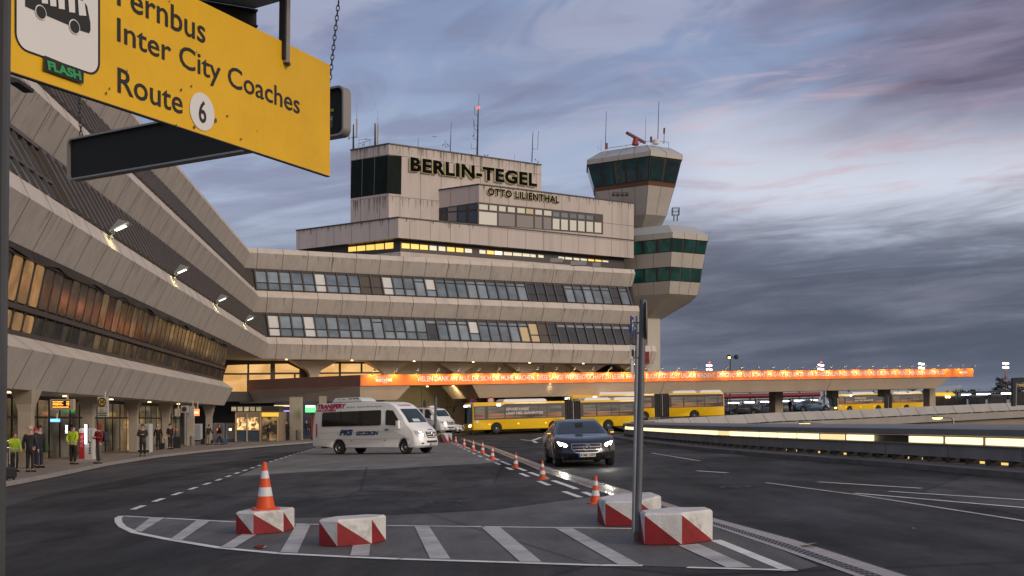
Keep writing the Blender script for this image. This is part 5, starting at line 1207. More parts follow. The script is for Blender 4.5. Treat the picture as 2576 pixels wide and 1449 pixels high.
# ---- dark saloon with lit headlights
def make_saloon(paint_m, lit=False, label='', detail=True):
    t = thing('saloon_car', label, 'car')
    out = [(-4.0, .30), (-4.07, .55), (-4.05, .93), (-3.92, 1.04), (-3.40, 1.09), (-2.95, 1.28), (-2.60, 1.40), (-2.2, 1.45), (-1.85, 1.455), (-1.5, 1.42), (-1.25, 1.34), (-.85, 1.16), (-.50, 1.00), (-.42, .97), (.0, .93), (.40, .87), (.66, .78), (.76, .68), (.82, .55), (.86, .42), (.84, .28), (.74, .20), (.46, .20)]+arch(0, .33, .385, .21)+[(-.6, .20), (-2.3, .20)]+arch(-2.94, .33, .385, .21)+[(-3.5, .24)]
    s = Shell(out, .926, .05, lambda z: 1-.05*smst(.55-z, 0, .4)-.31*smst(z, .82, 1.50), nose=(.42, -.1, .80), tail=(.25, -3.2, -4.05))
    s.mesh(paint_m, 'body', t, angle=50)
    MB().box((-1.5, 0, .45), (4.2, 1.5, .42)).build('underbody', black, t, rel=False)
    for sg in (-1, 1):
        for x in (0, -2.94): wheel(t, x, sg*.81, .335, .23, sg, .70, 10)
        MB().poly(s.side([(-.80, 1.02), (-1.0, 1.12), (-1.42, 1.35), (-1.85, 1.40), (-1.92, .99)], sg, .008)).build('side_window', glass_v, t, rel=False, fix=False)
        MB().poly(s.side([(-1.98, .99), (-1.94, 1.40), (-2.4, 1.38), (-2.78, 1.25), (-3.02, 1.07), (-2.95, 1.02)], sg, .008)).build('side_window', glass_v, t, rel=False, fix=False)
        M = MB().loft([[Vector((x, sg*y, z)) for x, z in ((-.62, .97), (-.80, .96), (-.80, 1.12), (-.66, 1.12))] for y in (.90, .95, 1.06)]).build('mirror', paint_m if lit else plastic, t, rel=False, smooth=False)
        if lit: MB().box((-.62, sg*1.01, 1.02), (.03, .10, .025)).build('mirror_indicator', amber, M, rel=False)
    vs, fs = s.face_grid([((-.86, 1.015), (.86, 1.015)), ((-.87, 1.09), (.87, 1.09)), ((-.86, 1.18), (.86, 1.18)), ((-.85, 1.27), (.85, 1.27)), ((-.82, 1.37), (.82, 1.37))], 10, True, .010)
    MB().add(vs, fs).build('windscreen', glass_w if not lit else mat('windscreen_clear', (.05, .07, .08), .04, spec=.8, alpha=.55), t, rel=False, smooth=True, fix=False)
    vs, fs = s.face_grid([((-.80, 1.12), (.80, 1.12)), ((-.80, 1.2), (.80, 1.2)), ((-.76, 1.36), (.76, 1.36))], 8, False, .012)
    MB().add(vs, fs).build('rear_window', glass_v, t, rel=False, smooth=True, fix=False)
    vs, fs = s.face_grid([((-.36, .435), (.36, .435)), ((-.46, .52), (.46, .52)), ((-.48, .62), (.48, .62)), ((-.47, .68), (.47, .68))], 8, True, .012)
    g = MB().add(vs, fs).build('grille', plastic, t, rel=False, fix=False)
    mb = MB()
    def hb(z, f, h=.008, o=.03): vs, fs = s.face_grid([((-f, z-h), (f, z-h)), ((-f, z+h), (f, z+h))], 8, True, o); mb.add(vs, fs)
    hb(.595, .46); hb(.515, .42); hb(.69, .49, .009, .022); hb(.43, .36, .008, .022)
    for sg in (-1, 1): mb.add(*s.face_grid([((sg*.36, .43), (sg*.38, .43)), ((sg*.47, .54), (sg*.49, .54)), ((sg*.48, .69), (sg*.50, .69))], 1, True, .022))
    mb.build('grille_bar', chrome, g, rel=False, fix=False)
    mb = MB(); star(mb, s.face([(0, .565)], True, .045)[0], .105); mb.build('badge', chrome, g, rel=False)
    for sg in (-1, 1):
        vs, fs = s.face_grid([((sg*.66, .605), (sg*.80, .61)), ((sg*.61, .65), (sg*.875, .665)), ((sg*.66, .695), (sg*.915, .73)), ((sg*.78, .735), (sg*.925, .765))], 5, True, .012)
        h = MB().add(vs, fs).build('headlight', headl if lit else headoff, t, rel=False, fix=False)
        vs, fs = s.face_grid([((sg*.60, .26), (sg*.93, .27)), ((sg*.62, .40), (sg*.95, .42))], 4, True, .012); MB().add(vs, fs).build('bumper_intake', plastic, t, rel=False, fix=False)
        vs, fs = s.face_grid([((sg*.55, .80), (sg*.93, .80)), ((sg*.60, .93), (sg*.93, .93))], 4, False, .012); MB().add(vs, fs).build('tail_lamp', redl, t, rel=False, fix=False)
        if lit:
            c = s.face([(sg*.74, .68)], True, .10)[0]; ld = bpy.data.lights.new('headlight_beam', 'SPOT'); ld.energy = 32; ld.color = (1, .93, .78); ld.spot_size = R(70); ld.spot_blend = .8; ld.shadow_soft_size = .06
            lo = bpy.data.objects.new('headlight_beam', ld); COL.objects.link(lo); lo.parent = t; lo.location = c; lo.rotation_euler = Vector((1, 0, -.13)).to_track_quat('-Z', 'Y').to_euler()
    vs, fs = s.face_grid([((-.52, .245), (.52, .245)), ((-.50, .40), (.50, .40))], 6, True, .010); MB().add(vs, fs).build('lower_grille', plastic, t, rel=False, fix=False)
    mb = MB(); mb.add(*s.face_grid([((-.52, .232), (.52, .232)), ((-.52, .245), (.52, .245))], 8, True, .024)); mb.build('bumper_trim', chrome, t, rel=False, fix=False)
    if lit:
        plate(t, s.face([(0, .365)], True, .03)[0], .52, .115, 'B ME 1397', (0, 1, 0))
        MB().box((-1.6, 0, .9), (1.9, 1.2, .03)).build('dashboard', plastic, t, rel=False)
        MB().box((-1.03, 0, 1.30), (.05, .24, .07)).build('rear_view_mirror', plastic, t, rel=False)
        seat = mat('seat_dark', (.02, .02, .022), .7)
        for y in (-.36, .36):
            mb = MB(); mb.loft([[Vector((-1.75-(z-.8)*.22+dx, y+dy*w, z)) for dx, dy in ((.06, -1), (.06, 1), (-.08, 1), (-.08, -1))] for z, w in ((.75, .24), (1.12, .23), (1.17, .12), (1.21, .13), (1.33, .11))]); mb.build('seat', seat, t, rel=False)
    return t
dark_paint = mat('paint_dark', (0.018, 0.020, 0.024), 0.25, metal=0.3, coat=0.9)
saloon = make_saloon(dark_paint, True, 'dark grey saloon with blazing headlights driving toward the striped blocks')
# front contact patches seen at (1403,1173) and (1530,1171) in the photo
CAR_A = R(-90+3.5)
place(saloon, (0, 0, 0), (G(1405, 1172.5)+G(1533, 1170.5))/2, CAR_A, 1.05)
white_car = make_saloon(mat('paint_white', (.62, .63, .64), .3, coat=.6), False, 'white car partly hidden between the van and the yellow bus')
place(white_car, (.8, 0, .4), P(1166, 1080, 111), R(-12), 1.0)

# ---- articulated yellow buses
bus_y = mat('bus_yellow', (0.92, 0.56, 0.006), 0.35, coat=0.5, var=0.03, vscale=1); bus_band = mat('bus_band', (0.075, 0.065, 0.055), 0.25, spec=.6)
bus_gl = lit_glass('bus_window', (0.025, 0.024, 0.022), (0.17, 0.135, 0.10), 0.7, 0.9, (0.35, 1, 1.6), dark=(.05, .05, .05), thr=(.38, .62)); bus_lo = lit_glass('bus_window_low', (0.05, 0.03, 0.02), (0.42, 0.19, 0.075), 0.75, 0.8, (0.3, 1, 3.5), dark=(.04, .03, .03), thr=(.35, .6))  # emission paints in the warm sky mirrored by the panes, besides interior light
bellow_m = mat('bellows', (0.035, 0.030, 0.028), .8); pod = mat('roof_pod', (.82, .82, .86), .45)
disp = mat('display_white', (.8, .85, .9), emit=(.85, .95, 1), es=2.2)
def bus_section(parent, x0, x1, wheels, windows, front, rear, text=None):
    zt = 3.0; fx = x0; bx = x1
    arches = []
    out = [(bx, .34), (bx-.03, .5), (bx-.04, 1.4), (bx-.02, 2.7), (bx+.08, zt-.06), (bx+.2, zt)] if rear else [(bx, .34), (bx, zt)]
    out += ([(fx-.30, zt), (fx-.12, zt-.10), (fx-.06, zt-.3), (fx-.02, 1.4), (fx+.02, .9), (fx+.02, .55), (fx-.06, .34)] if front else [(fx, zt), (fx, .34)])
    for w in sorted(wheels, reverse=True): out += arch(w, .48, .56, .345)
    s = Shell(out, 1.275, .07, lambda z: 1-.03*smst(z, 1.5, 3.0), nose=((.35, fx-.8, fx) if front else (0, 0, 1)), tail=((.2, bx+.6, bx) if rear else (0, 0, 1)))
    s.mesh(bus_y, 'body', parent)
    MB().box(((x0+x1)/2, 0, .9), (abs(x1-x0)-.6, 2.2, 1.1)).build('underbody', black, parent, rel=False)
    for w in wheels:
        for sg in (-1, 1): wheel(parent, w, sg*1.10, .48, .30, sg, .52, 8)
    for sg in (-1, 1):
        a = bx+(.05 if rear else .0); b = fx-(.10 if front else .0)
        MB().poly(s.side([(a, 1.38), (b, 1.30 if front else 1.38), (b-.02, 2.62 if front else 2.80), (b-3.2 if front else b, 2.66 if front else 2.80), (b-3.6 if front else b-.01, 2.80), (a, 2.80)], sg, .006)).build('window_band', bus_band, parent, rel=False, fix=False)
        for wa, wb in windows:
            m = MB(); zb, zt2 = (1.46, 2.55); zm = 1.90
            m.poly(s.side([(wb, zm), (wa, zm), (wa, zt2), (wb, zt2)], sg, .012), 0); m.poly(s.side([(wb, zb), (wa, zb), (wa, zm), (wb, zm)], sg, .012), 1); m.build('window', [bus_gl, bus_lo], parent, rel=False, fix=False)
            MB().poly(s.side([(wb+.03, 2.28), (wa-.03, 2.28), (wa-.03, 2.31), (wb+.03, 2.31)], sg, .016)).build('window_bar', bus_band, parent, rel=False, fix=False)
    return s
def make_bus(label, bend=0.0, slogan=True):
    t = thing('articulated_bus', label, 'bus', group='yellow articulated buses')
    s = bus_section(t, 0.0, -10.0, [-2.72, -8.75], [(-.35, -1.55), (-1.9, -3.55), (-3.68, -5.33), (-5.45, -7.1), (-7.2, -7.98), (-8.1, -9.6)], True, False)
    vs, fs = s.face_grid([((-.92, .98), (.92, .98)), ((-.93, 1.4), (.93, 1.4)), ((-.92, 2.0), (.92, 2.0)), ((-.9, 2.5), (.9, 2.5))], 10, True, .015); MB().add(vs, fs).build('windscreen', glass_v, t, rel=False, smooth=True, fix=False)
    vs, fs = s.face_grid([((-.9, 2.5), (.9, 2.5)), ((-.88, 2.84), (.88, 2.84))], 10, True, .015); h = MB().add(vs, fs).build('header', plastic, t, rel=False, fix=False)
    vs, fs = s.face_grid([((-.72, 2.57), (.78, 2.57)), ((-.72, 2.78), (.78, 2.78))], 8, True, .03); MB().add(vs, fs).build('destination_display', disp, h, rel=False, fix=False)
    for sg in (-1, 1):
        vs, fs = s.face_grid([((sg*.58, .68), (sg*.78, .66)), ((sg*.62, .84), (sg*.86, .88))], 3, True, .02); MB().add(vs, fs).build('headlight', headl if sg > 0 else amber, t, rel=False, fix=False)
        for x in (-2.0, -5.0, -7.9): MB().box((x, sg*1.28, .88), (.16, .03, .09)).build('side_marker', amber, t, rel=False)
    MB().box((.03, 0, .50), (.03, .52, .12)).build('number_plate', plate_m, t, rel=False)
    MB().tube([(-.25, -1.1, 2.75), (.25, -1.35, 2.82), (.55, -1.55, 2.66), (.60, -1.6, 2.2)], [.07, .08, .09, .12], 8).build('mirror_arm', plastic, t, rel=False, smooth=True)
    MB().tube([(-.2, 1.2, 2.7), (.1, 1.42, 2.65), (.12, 1.45, 2.15)], [.05, .06, .13], 8).build('mirror_arm', plastic, t, rel=False, smooth=True)
    MB().box((-3.0, 1.26, 2.72), (.38, .04, .24)).build('line_display', disp, t, rel=False)
    MB().box((-.75, 1.285, 1.15), (.22, .02, .24)).build('sticker', pod, t, rel=False)
    def pods(x0, x1, par_): MB().loft([[Vector((x, y, z)) for x, y in ((x0-i, -.95+i*.3), (x1+i, -.95+i*.3), (x1+i, .95-i*.3), (x0-i, .95-i*.3))] for z, i in ((2.99, 0), (3.17, .05), (3.27, .25))]).build('roof_pod', pod, par_, rel=False)
    pods(-3.6, -8.2, t)
    rear = bpy.data.objects.new('rear_section', None); COL.objects.link(rear); rear.parent = t; rear.location = (-11.1, 0, 0); rear.rotation_euler = (0, 0, bend); rear.empty_display_size = .2
    s2 = bus_section(rear, -.65, -7.3, [-3.6], [(-.95, -2.3), (-2.45, -3.9), (-4.0, -4.75), (-4.85, -6.3), (-6.4, -7.1)], False, True)
    pods(-1.2, -4.0, rear); pods(-4.4, -7.0, rear)
    mb = MB(); n = 13; rings = []
    for k in range(n+1):
        f = k/n; a = bend*f; x = -10.0-f*1.75; y = math.sin(bend)*-.0+(-.65*math.sin(bend)*f if bend else 0); wv = 1.24 if k % 2 else 1.16; hz = 2.96 if k % 2 else 2.88
        rings.append([Vector((x-w_*math.sin(a), y+w_*math.cos(a), z)) for w_, z in ((-wv, .36), (wv, .36), (wv, hz), (-wv, hz))])
    mb.loft(rings); mb.build('bellows', bellow_m, t, rel=False)
    for sg in (-1, 1): MB().box((-10.9, sg*1.25, 1.7), (.06, .03, 2.4)).build('bellows_hoop', grey_metal, t, rel=False)
    if slogan:
        wl = mat('bus_lettering', (.62, .56, .52), .5)
        for txt, x, z, w in (('GROSSE KARRE', -3.75, 2.16, 2.4), ('UND VIEL DAHINTER', -3.72, 1.76, 3.9)):
            mb = MB(); text_on(mb, txt, s.pt(x, z, 1, .03), (-1, 0, 0), (0, 0, 1), w=w, h=.27, bold=.035, shear=.25); mb.build('lettering', wl, t, rel=False, fix=False)
        for txt, x, z, w in (('TYPISCH BERLIN', -1.2, 2.16, 2.2), ('LINIE TXL', -1.2, 1.84, 1.5)): pass
    return t
bus1 = make_bus('yellow articulated bus in front of the canopy with its windscreen beside the white vans', R(-4))
place(bus1, (0, 1.1, 0), P(1181, 1092, 113.5), R(180+22), 1.07)
bus2 = copy_tree(bus1); bus2['label'] = 'yellow articulated bus following behind, its rear end just above the curved parapet'
place(bus2, (-18.0, 1.2, 0), P(1815, 1053, 126.5), R(180+13), 1.0)
bus3 = copy_tree(bus1); bus3['label'] = 'yellow articulated bus farthest away, waiting under the far end of the canopy'
bus3r = [c for c in bus3.children if c.name.startswith('rear_section')][0]
place(bus3, (0, 1.2, 0), P(2104, 1038, 196), R(180+24), 1.08)
# parked cars beyond the canopy
pk = [((1838, 1042), 180, .05, (.06, .07, .085)), ((1868, 1041), 178, -.1, (.035, .04, .045)), ((1903, 1040), 181, .1, (.14, .16, .18)), ((1932, 1039), 178, -.2, (.07, .09, .12)), ((1972, 1036), 184, .1, (.12, .13, .14)), ((1996, 1035), 186, .0, (.42, .03, .03)), ((2042, 1034), 184, .1, (.04, .09, .16))]
pcar = make_saloon(mat('paint_0', pk[0][3], .25, coat=.7), False, 'grey parked car right behind the tail of the middle bus'); pcar['group'] = 'cars parked beyond the parapet'
plab = ['grey parked car right behind the tail of the middle bus', 'black parked car under the canopy, second from the middle bus', 'silver parked car under the canopy between two dark ones', 'dark blue parked car just left of the canopy column', 'grey parked car just right of the canopy column', 'bright red parked car under the canopy', 'blue parked van in front of the farthest bus']
for i, (pp, d, rot, c) in enumerate(pk):
    o = pcar if i == 0 else copy_tree(pcar)
    o['label'] = plab[i]; o['group'] = 'cars parked beyond the parapet'
    if i:
        mm = mat('paint_%d' % i, c, .25, coat=.7)
        for ch in o.children:
            if ch.name.startswith('body'): ch.material_slots[0].link = 'OBJECT'; ch.material_slots[0].material = mm
    place(o, (-1.5, 0, 0), P(pp[0], pp[1]+2, d), rot+(math.pi if i % 2 else 0), 1.15 if i < 6 else 1.35)
# ------------------------------------------------------------------ lamps on the wing ledge
lamp_lens = mat('flood_lens', (1, 1, .9), .3, emit=(1, .97, .80), es=3.2); hood_m = mat('lamp_hood', (.38, .38, .38), .45, metal=.4)
for i, px in enumerate((273.5, 435, 541, 614)):
    o, z = oz((.80, 9.35)); r = wpx(px, o); b = Wp(r, o, z)
    t = thing('wall_floodlight', ['lit floodlight on the wing ledge, the nearest and largest of the four', 'second nearest lit floodlight on the wing ledge', 'third lit floodlight on the wing ledge, between the second and the one by the corner', 'lit floodlight on the wing ledge closest to the inner corner, the smallest'][i], 'floodlight', tuple(b), group='floodlights on the wing ledge')
    n3 = NW.to_3d(); w3 = -Wd.to_3d(); c = b+n3*.55+Vector((0, 0, .48))
    MB().bar(b, c+n3*-.1, .10, .06).build('bracket', grey_metal, t); MB().bar(b+Vector((0, 0, -.02)), b+Vector((0, 0, .10)), .3).build('foot', grey_metal, t)
    tl = -.22; q = [c+w3*a*.42+n3*e*.46+Vector((0, 0, -e*tl)) for a, e in ((-1, -1), (1, -1), (1, 1), (-1, 1))]; ap = c+Vector((0, 0, .42))-n3*.1
    MB().add(q+[ap], [(0, 1, 4), (1, 2, 4), (2, 3, 4), (3, 0, 4)]).build('hood', hood_m, t, fix=True)
    MB().poly([c+(v-c)*.54-Vector((0, 0, .02)) for v in q]).build('lens', lamp_lens, t)
    ld = bpy.data.lights.new('flood_glow', 'SPOT'); ld.energy = 60; ld.color = (1, .86, .42); ld.spot_size = R(120); ld.spot_blend = .9; ld.shadow_soft_size = .15
    lo = bpy.data.objects.new('flood_glow', ld); COL.objects.link(lo); lo.parent = t; lo.location = c-Vector((0, 0, .12))+n3*.12-b; lo.rotation_euler = (-n3*.55+Vector((0, 0, -.8))).to_track_quat('-Z', 'Y').to_euler()

# ------------------------------------------------------------------ concrete blocks and cones
blk_w = mat('block_white', (0.62, 0.61, 0.59), .8, var=.16, vscale=4.5, bump=.3, bscale=30, stain=.55); blk_r = mat('block_red', (0.235, 0.010, 0.012), .7, var=.18, vscale=4, bump=.1, stain=.35)
def conc_block(pts, h, label, grp='striped concrete blocks'):
    p = [G(*q) for q in pts]
    if len(p) == 4: c = (p[0]+p[3])/2; poly = p+[c*2-p[1], c*2-p[2]]
    base = sum(poly, Vector())/len(poly)
    t = thing('concrete_block', label, 'concrete block', tuple(base), group=grp)
    mb = MB(); n = len(poly); H_ = Vector((0, 0, h)); up0 = Vector((0, 0, .012)); e = .028
    cen = base
    inn = [v+(cen-v).normalized()*e for v in poly]
    for i in range(n):
        a, b = poly[i], poly[(i+1) % n]; nl = (b-a).normalized().cross(Vector((0, 0, 1)))
        if nl.dot((a+b)/2-cen) < 0: nl = -nl
        tl, tr = a+H_-Vector((0, 0, e)), b+H_-Vector((0, 0, e))
        right = (b-a).cross(Vector((0, 0, 1))).dot(cen-a) < 0
        mb.poly([a+up0, b+up0, tl], 1); mb.poly([tl, b+up0, tr], 0)
        mb.poly([tl, tr, inn[(i+1) % n]+H_, inn[i]+H_], 0)
    mb.poly([v+H_ for v in inn], 0)
    mb.poly([v+up0*0 for v in poly], 0)
    mb.build('block', [blk_w, blk_r], t); return t
conc_block([(593.7, 1344.6), (637.5, 1346.8), (713, 1340), (740.5, 1331)], .335, 'striped red and white concrete block carrying an orange cone')
conc_block([(802.7, 1374.7), (848.4, 1377), (935.5, 1370), (970.7, 1361)], .355, 'striped red and white concrete block with nothing on it, right of the coned one')
conc_block([(1609.4, 1364), (1621.5, 1372.6), (1715.5, 1372.6), (1792.5, 1361)], .40, 'front striped concrete block at the foot of the grey signpost')
conc_block([(1503, 1313.5), (1523, 1325.5), (1611, 1324.5), (1663, 1307)], .37, 'striped concrete block standing behind the grey signpost beside a cone')
conc_block([(1107, 1112), (1117, 1113.5), (1128, 1112.5), (1137, 1109)], .60, 'small distant striped block beside the nose of the minibus')
cone_o = mat('cone_orange', (0.72, 0.085, 0.012), .5, var=.1, vscale=6, stain=.15); cone_w = mat('cone_white', (.66, .66, .66), .45, var=.06, vscale=6); cone_d = mat('cone_dirty', (0.50, 0.095, 0.030), .6, var=.2, vscale=6, stain=.3)
def make_cone(m):
    t = thing('traffic_cone', 'cone', 'traffic cone', group='traffic cones')
    def rr(z): return .145-(.145-.030)*(z-.035)/.715
    mb = MB(); mb.loft([[Vector((x*s_, y*s_, z)) for x, y in ((-.2, -.14), (-.14, -.2), (.14, -.2), (.2, -.14), (.2, .14), (.14, .2), (-.14, .2), (-.2, .14))] for z, s_ in ((0, 1), (.025, 1), (.035, .92))]); mb.build('base', m, t, rel=False)
    zs = [.03, .22, .36, .50, .62, .75]
    mb = MB()
    for k in range(5): mb.lathe([(rr(zs[k]), zs[k]), (rr(zs[k+1]), zs[k+1])], n=20, cap=False, mi=1 if k in (1, 3) else 0)
    mb.lathe([(rr(.75), .75), (.022, .757), (.018, .74)], n=20, mi=0)
    mb.build('cone', [m, cone_w], t, rel=False, smooth=True); return t
coneA = make_cone(cone_o); coneB = make_cone(cone_d)
cl = [(668, 1282, 120, 'A', 'tall orange cone standing on top of a striped concrete block'), (1498, 1267, 70, 'A', 'orange cone beside the striped block, nearest of the row along the lane'), (1364.8, 1206.5, 48.5, 'B', 'dark red cone with bright bands, second nearest of the row'), (1297, 1177.5, 39, 'B', 'dirty brownish cone, third nearest of the row along the lane'), (1238.5, 1156.5, 34, 'A', 'orange cone fourth from the near end of the row'), (1214, 1141, 30, 'A', 'orange cone fifth from the near end of the row'), (1190.5, 1133, 26.5, 'A', 'orange cone third from the far end of the row'), (1167.5, 1125, 24, 'A', 'orange cone second from the far end of the row'), (1146.5, 1114.8, 19, 'A', 'small orange cone at the far end of the row under the van')]
used = {'A': 0, 'B': 0}
for px, py, hp, k, lab in cl:
    src = coneA if k == 'A' else coneB
    o = src if not used[k] else copy_tree(src); used[k] = 1
    b = G(px, py) if py != 1282 else G(px, py, .335)+Vector((0, 0, 0.0))
    o.location = b; o.scale = (hp/F*b.y/.755,)*3; o.rotation_euler = (R(random.uniform(-1.5, 1.5)), R(random.uniform(-1.5, 1.5)), R(random.uniform(0, 40))); o['label'] = lab

# ------------------------------------------------------------------ grey signpost in the island
galv = mat('galvanised', (.125, .135, .15), .5, metal=.35, var=.18, vscale=7, stretch=(1, 1, .25), stain=.2)
t = thing('sign_post', 'tall grey steel signpost between the striped blocks carrying signs seen edge on', 'signpost', tuple(G(1604, 1365)))
a = G(1604, 1362); b = P(1617.5, 754, a.y); ax = (b-a).normalized()
MB().tube([a-ax*.05, b], .043, 16).build('pole', galv, t, smooth=True); MB().tube([a-ax*.02, a+ax*.13], .047, 16).build('pole_sleeve', mat('rusty', (.12, .07, .05), .8, var=.3, vscale=20), t, smooth=True)
a2 = G(1593.5, 1340); b2 = P(1604, 795, a2.y)
MB().tube([a2, b2], .026, 10).build('thin_pole', mat('galv_light', (.27, .28, .30), .4, metal=.4, var=.15, vscale=6), t, smooth=True)
sb = mat('sign_back', (.30, .25, .20), .5, metal=.3); sgw = mat('sign_white', (.60, .60, .58), .5); sgb = mat('sign_blue', (.015, .04, .22), .45); sgbr = mat('sign_brown', (.07, .035, .028), .5)
yaw = Matrix.Rotation(R(77), 3, 'Z')
def signboard(cx, cy0, cy1, wid, m, name, d, txt=None, tm=None):
    c0 = P(cx, cy0, d); c1 = P(cx, cy1, d); c = (c0+c1)/2; h = c0.z-c1.z
    o = MB().box(c, (wid, .012, h), M=yaw).build(name, m, t)
    if txt:
        xd = yaw @ Vector((1, 0, 0)); nn = yaw @ Vector((0, -1, 0)); mb = MB(); text_on(mb, txt, c-xd*wid*.25-Vector((0, 0, h*.32))+nn*.012, xd, (0, 0, 1), w=wid*.5, h=h*.64, bold=.02); mb.build('lettering', tm, o, fix=False)
d_ = a2.y-.08
signboard(1590, 797, 842, .34, sgb, 'parking_sign', d_, 'P', sgw); signboard(1590, 843, 866, .34, sgbr, 'brown_plate', d_)
signboard(1590, 869, 905, .34, sgw, 'plate', d_); signboard(1591, 908, 941, .30, sgw, 'plate', d_)
xd = yaw @ Vector((1, 0, 0)); nn = yaw @ Vector((0, -1, 0)); c = P(1590, 887, d_)+nn*.013
mb = MB(); mb.poly([c+xd*u+Vector((0, 0, v)) for u, v in ((-.12, -.05), (.12, -.05), (.12, .04), (-.12, .04))]); mb.build('coach_symbol', black, t, fix=False)
yaw2 = Matrix.Rotation(R(85), 3, 'Z'); c = P(1625.5, 806, a.y+.05); Mx = yaw2 @ Matrix.Rotation(R(90), 3, 'X')
MB().lathe([(0.001, -.008), (.25, -.008), (.25, .008), (0.001, .008)], c, 28, M=Mx).build('round_sign', sb, t); MB().lathe([(.19, .010), (.245, .010)], c, 28, M=Mx, cap=False).build('round_sign_ring', mat('sign_red', (.30, .02, .02), .5), t)
MB().box(P(1627, 900, a.y+.05), (.03, .06, .15), M=yaw2).build('small_red_plate', mat('sign_red', (.30, .02, .02), .5), t)
mb = MB()
for y in (812, 838, 900): p = P(1612, y, a.y+.0); mb.bar(p-Vector((.10, 0, 0)), p+Vector((.07, 0, 0)), .02, .02)
mb.build('clamp', galv, t)

# ------------------------------------------------------------------ big yellow direction sign, close by
BR, TR = P(830, 443, 10), P(830, 163, 10); BL = P(26, 178.7, 6.795); XD = (BR-BL).normalized(); SN = XD.cross(Vector((0, 0, 1))).normalized()
if SN.y > 0: SN = -SN
def sp(px, py, off=.004): return PL(px, py, BR+SN*off, SN)
def zs(x, y): return sp(x*.3429, y*.3429)
hgt = TR.z-BR.z
ysign = thing('direction_sign', 'large yellow hanging sign for coaches with bus pictogram and Route 6', 'sign', tuple(BL))
sy = mat('sign_yellow', (0.80, 0.455, 0.006), .5, var=.05, vscale=3, stain=.08, bump=.02)
MB().prism([BL, BR, TR, BL+Vector((0, 0, hgt))], -SN*.03).build('board', [sy], ysign)
MB().prism([BL-Vector((0, 0, .008)), BR-Vector((0, 0, .008)), BR, BL], -SN*.034).build('board_edge', dark_metal, ysign)
sk = mat('sign_black', (.012, .012, .012), .5)
def stext(txt, x0, y0, x1, y1, hpx, bold=.012):
    a = sp(x0, y0); b = sp(x1, y1); top = sp(x0, y0-hpx)
    mb = MB(); text_on(mb, txt, a, XD, (0, 0, 1), w=(b-a).length, h=(top-a).length, bold=0.009); mb.build('lettering', sk, ysign, fix=False)
stext('Fernbus', 295, 13, 516, 85, 68); stext('Inter City Coaches', 295, 122.5, 753.5, 270, 80); stext('Route', 296, 232.5, 460, 286, 64)
c = sp(509, 281, .006); rv = abs((sp(509, 234, .006)-c).length)
mb = MB(); mb.poly([c+XD*(rv*math.cos(k*math.pi/20))+Vector((0, 0, rv*math.sin(k*math.pi/20))) for k in range(40)]); ro = mb.build('route_disc', mat('disc_white', (.72, .71, .70), .5), ysign, fix=False)
mb = MB(); text_on(mb, '6', c-XD*rv*.30-Vector((0, 0, rv*.60))+SN*.004, XD, (0, 0, 1), w=rv*.60, h=rv*1.20, bold=.012); mb.build('route_number', sk, ro, fix=False)
def rrect(px0, px1, pyb, size_r, hh, off):
    """rounded rectangle in the sign plane; bottom edge through (px1, pyb)"""
    b = sp(px1, pyb, off); a0 = sp(px0, pyb, off); w = (Vector((b.x-a0.x, b.y-a0.y, 0))).length
    o = b-XD*w; r = size_r; pts = []
    for cx, cy, s in ((w-r, r, -90), (w-r, hh-r, 0), (r, hh-r, 90), (r, r, 180)):
        for k in range(7): an = R(s+15*k); pts.append(o+XD*(cx+r*math.cos(an))+Vector((0, 0, cy+r*math.sin(an))))
    return pts
MB().poly(rrect(37, 252, 196, .10, .86, .004)).build('pictogram_border', sk, ysign, fix=False)
MB().poly(rrect(42, 246.5, 189.5, .085, .82, .008)).build('pictogram_field', mat('disc_white', (.72, .71, .70), .5), ysign, fix=False)
def zq(pts, off): return [sp(x*.3429, y*.3429, off) for x, y in pts]
bsil = MB(); bsil.poly(zq([(185, -190), (186, 45), (262, 78), (505, 182), (590, 222), (655, 243), (664, 225), (664, 170), (640, 45), (600, -10), (560, -60)], .012)); bsil.build('bus_pictogram', sk, ysign, fix=False)
for x, y in ((300, 90), (547, 196)):
    cc = sp(x*.3429, y*.3429, .014); rr_ = (sp(x*.3429, (y-45)*.3429, .014)-cc).length
    mb = MB(); mb.poly([cc+XD*(rr_*1.18*math.cos(k*math.pi/14))+Vector((0, 0, rr_*1.18*math.sin(k*math.pi/14))) for k in range(28)], 0); mb.poly([cc+SN*.003+XD*(rr_*math.cos(k*math.pi/14))+Vector((0, 0, rr_*math.sin(k*math.pi/14))) for k in range(28)], 1)
    mb.build('pictogram_wheel', [mat('disc_white', (.72, .71, .70), .5), sk], ysign, fix=False)
for x0 in (300, 362, 424, 500, 572):
    k = (x0-300)*.33
    MB().poly(zq([(x0, -95+k), (x0+48, -78+k), (x0+62 if x0 > 500 else x0+52, 45+k*.8 if x0 > 500 else 28+k), (x0+8, 22+k)], .016)).build('pictogram_window', mat('disc_white', (.72, .71, .70), .5), ysign, fix=False)
stk = MB().poly(zq([(326, 405), (616, 525), (613, 616), (320, 512)], .020)).build('sticker', sk, ysign, fix=False)
grn = mat('sticker_green', (.03, .30, .10), .5); a = sp(345*.3429, 508*.3429, .024); b = sp(600*.3429, 592*.3429, .024); tp = sp(345*.3429, 440*.3429, .024)
mb = MB(); text_on(mb, 'FLASH', a, b-a, (0, 0, 1), w=(b-a).length, h=(tp-a).length, bold=.05, shear=-.15); mb.build('sticker_lettering', grn, stk, fix=False)
scr = MB()     # chips and dirt specks
random.seed(3)
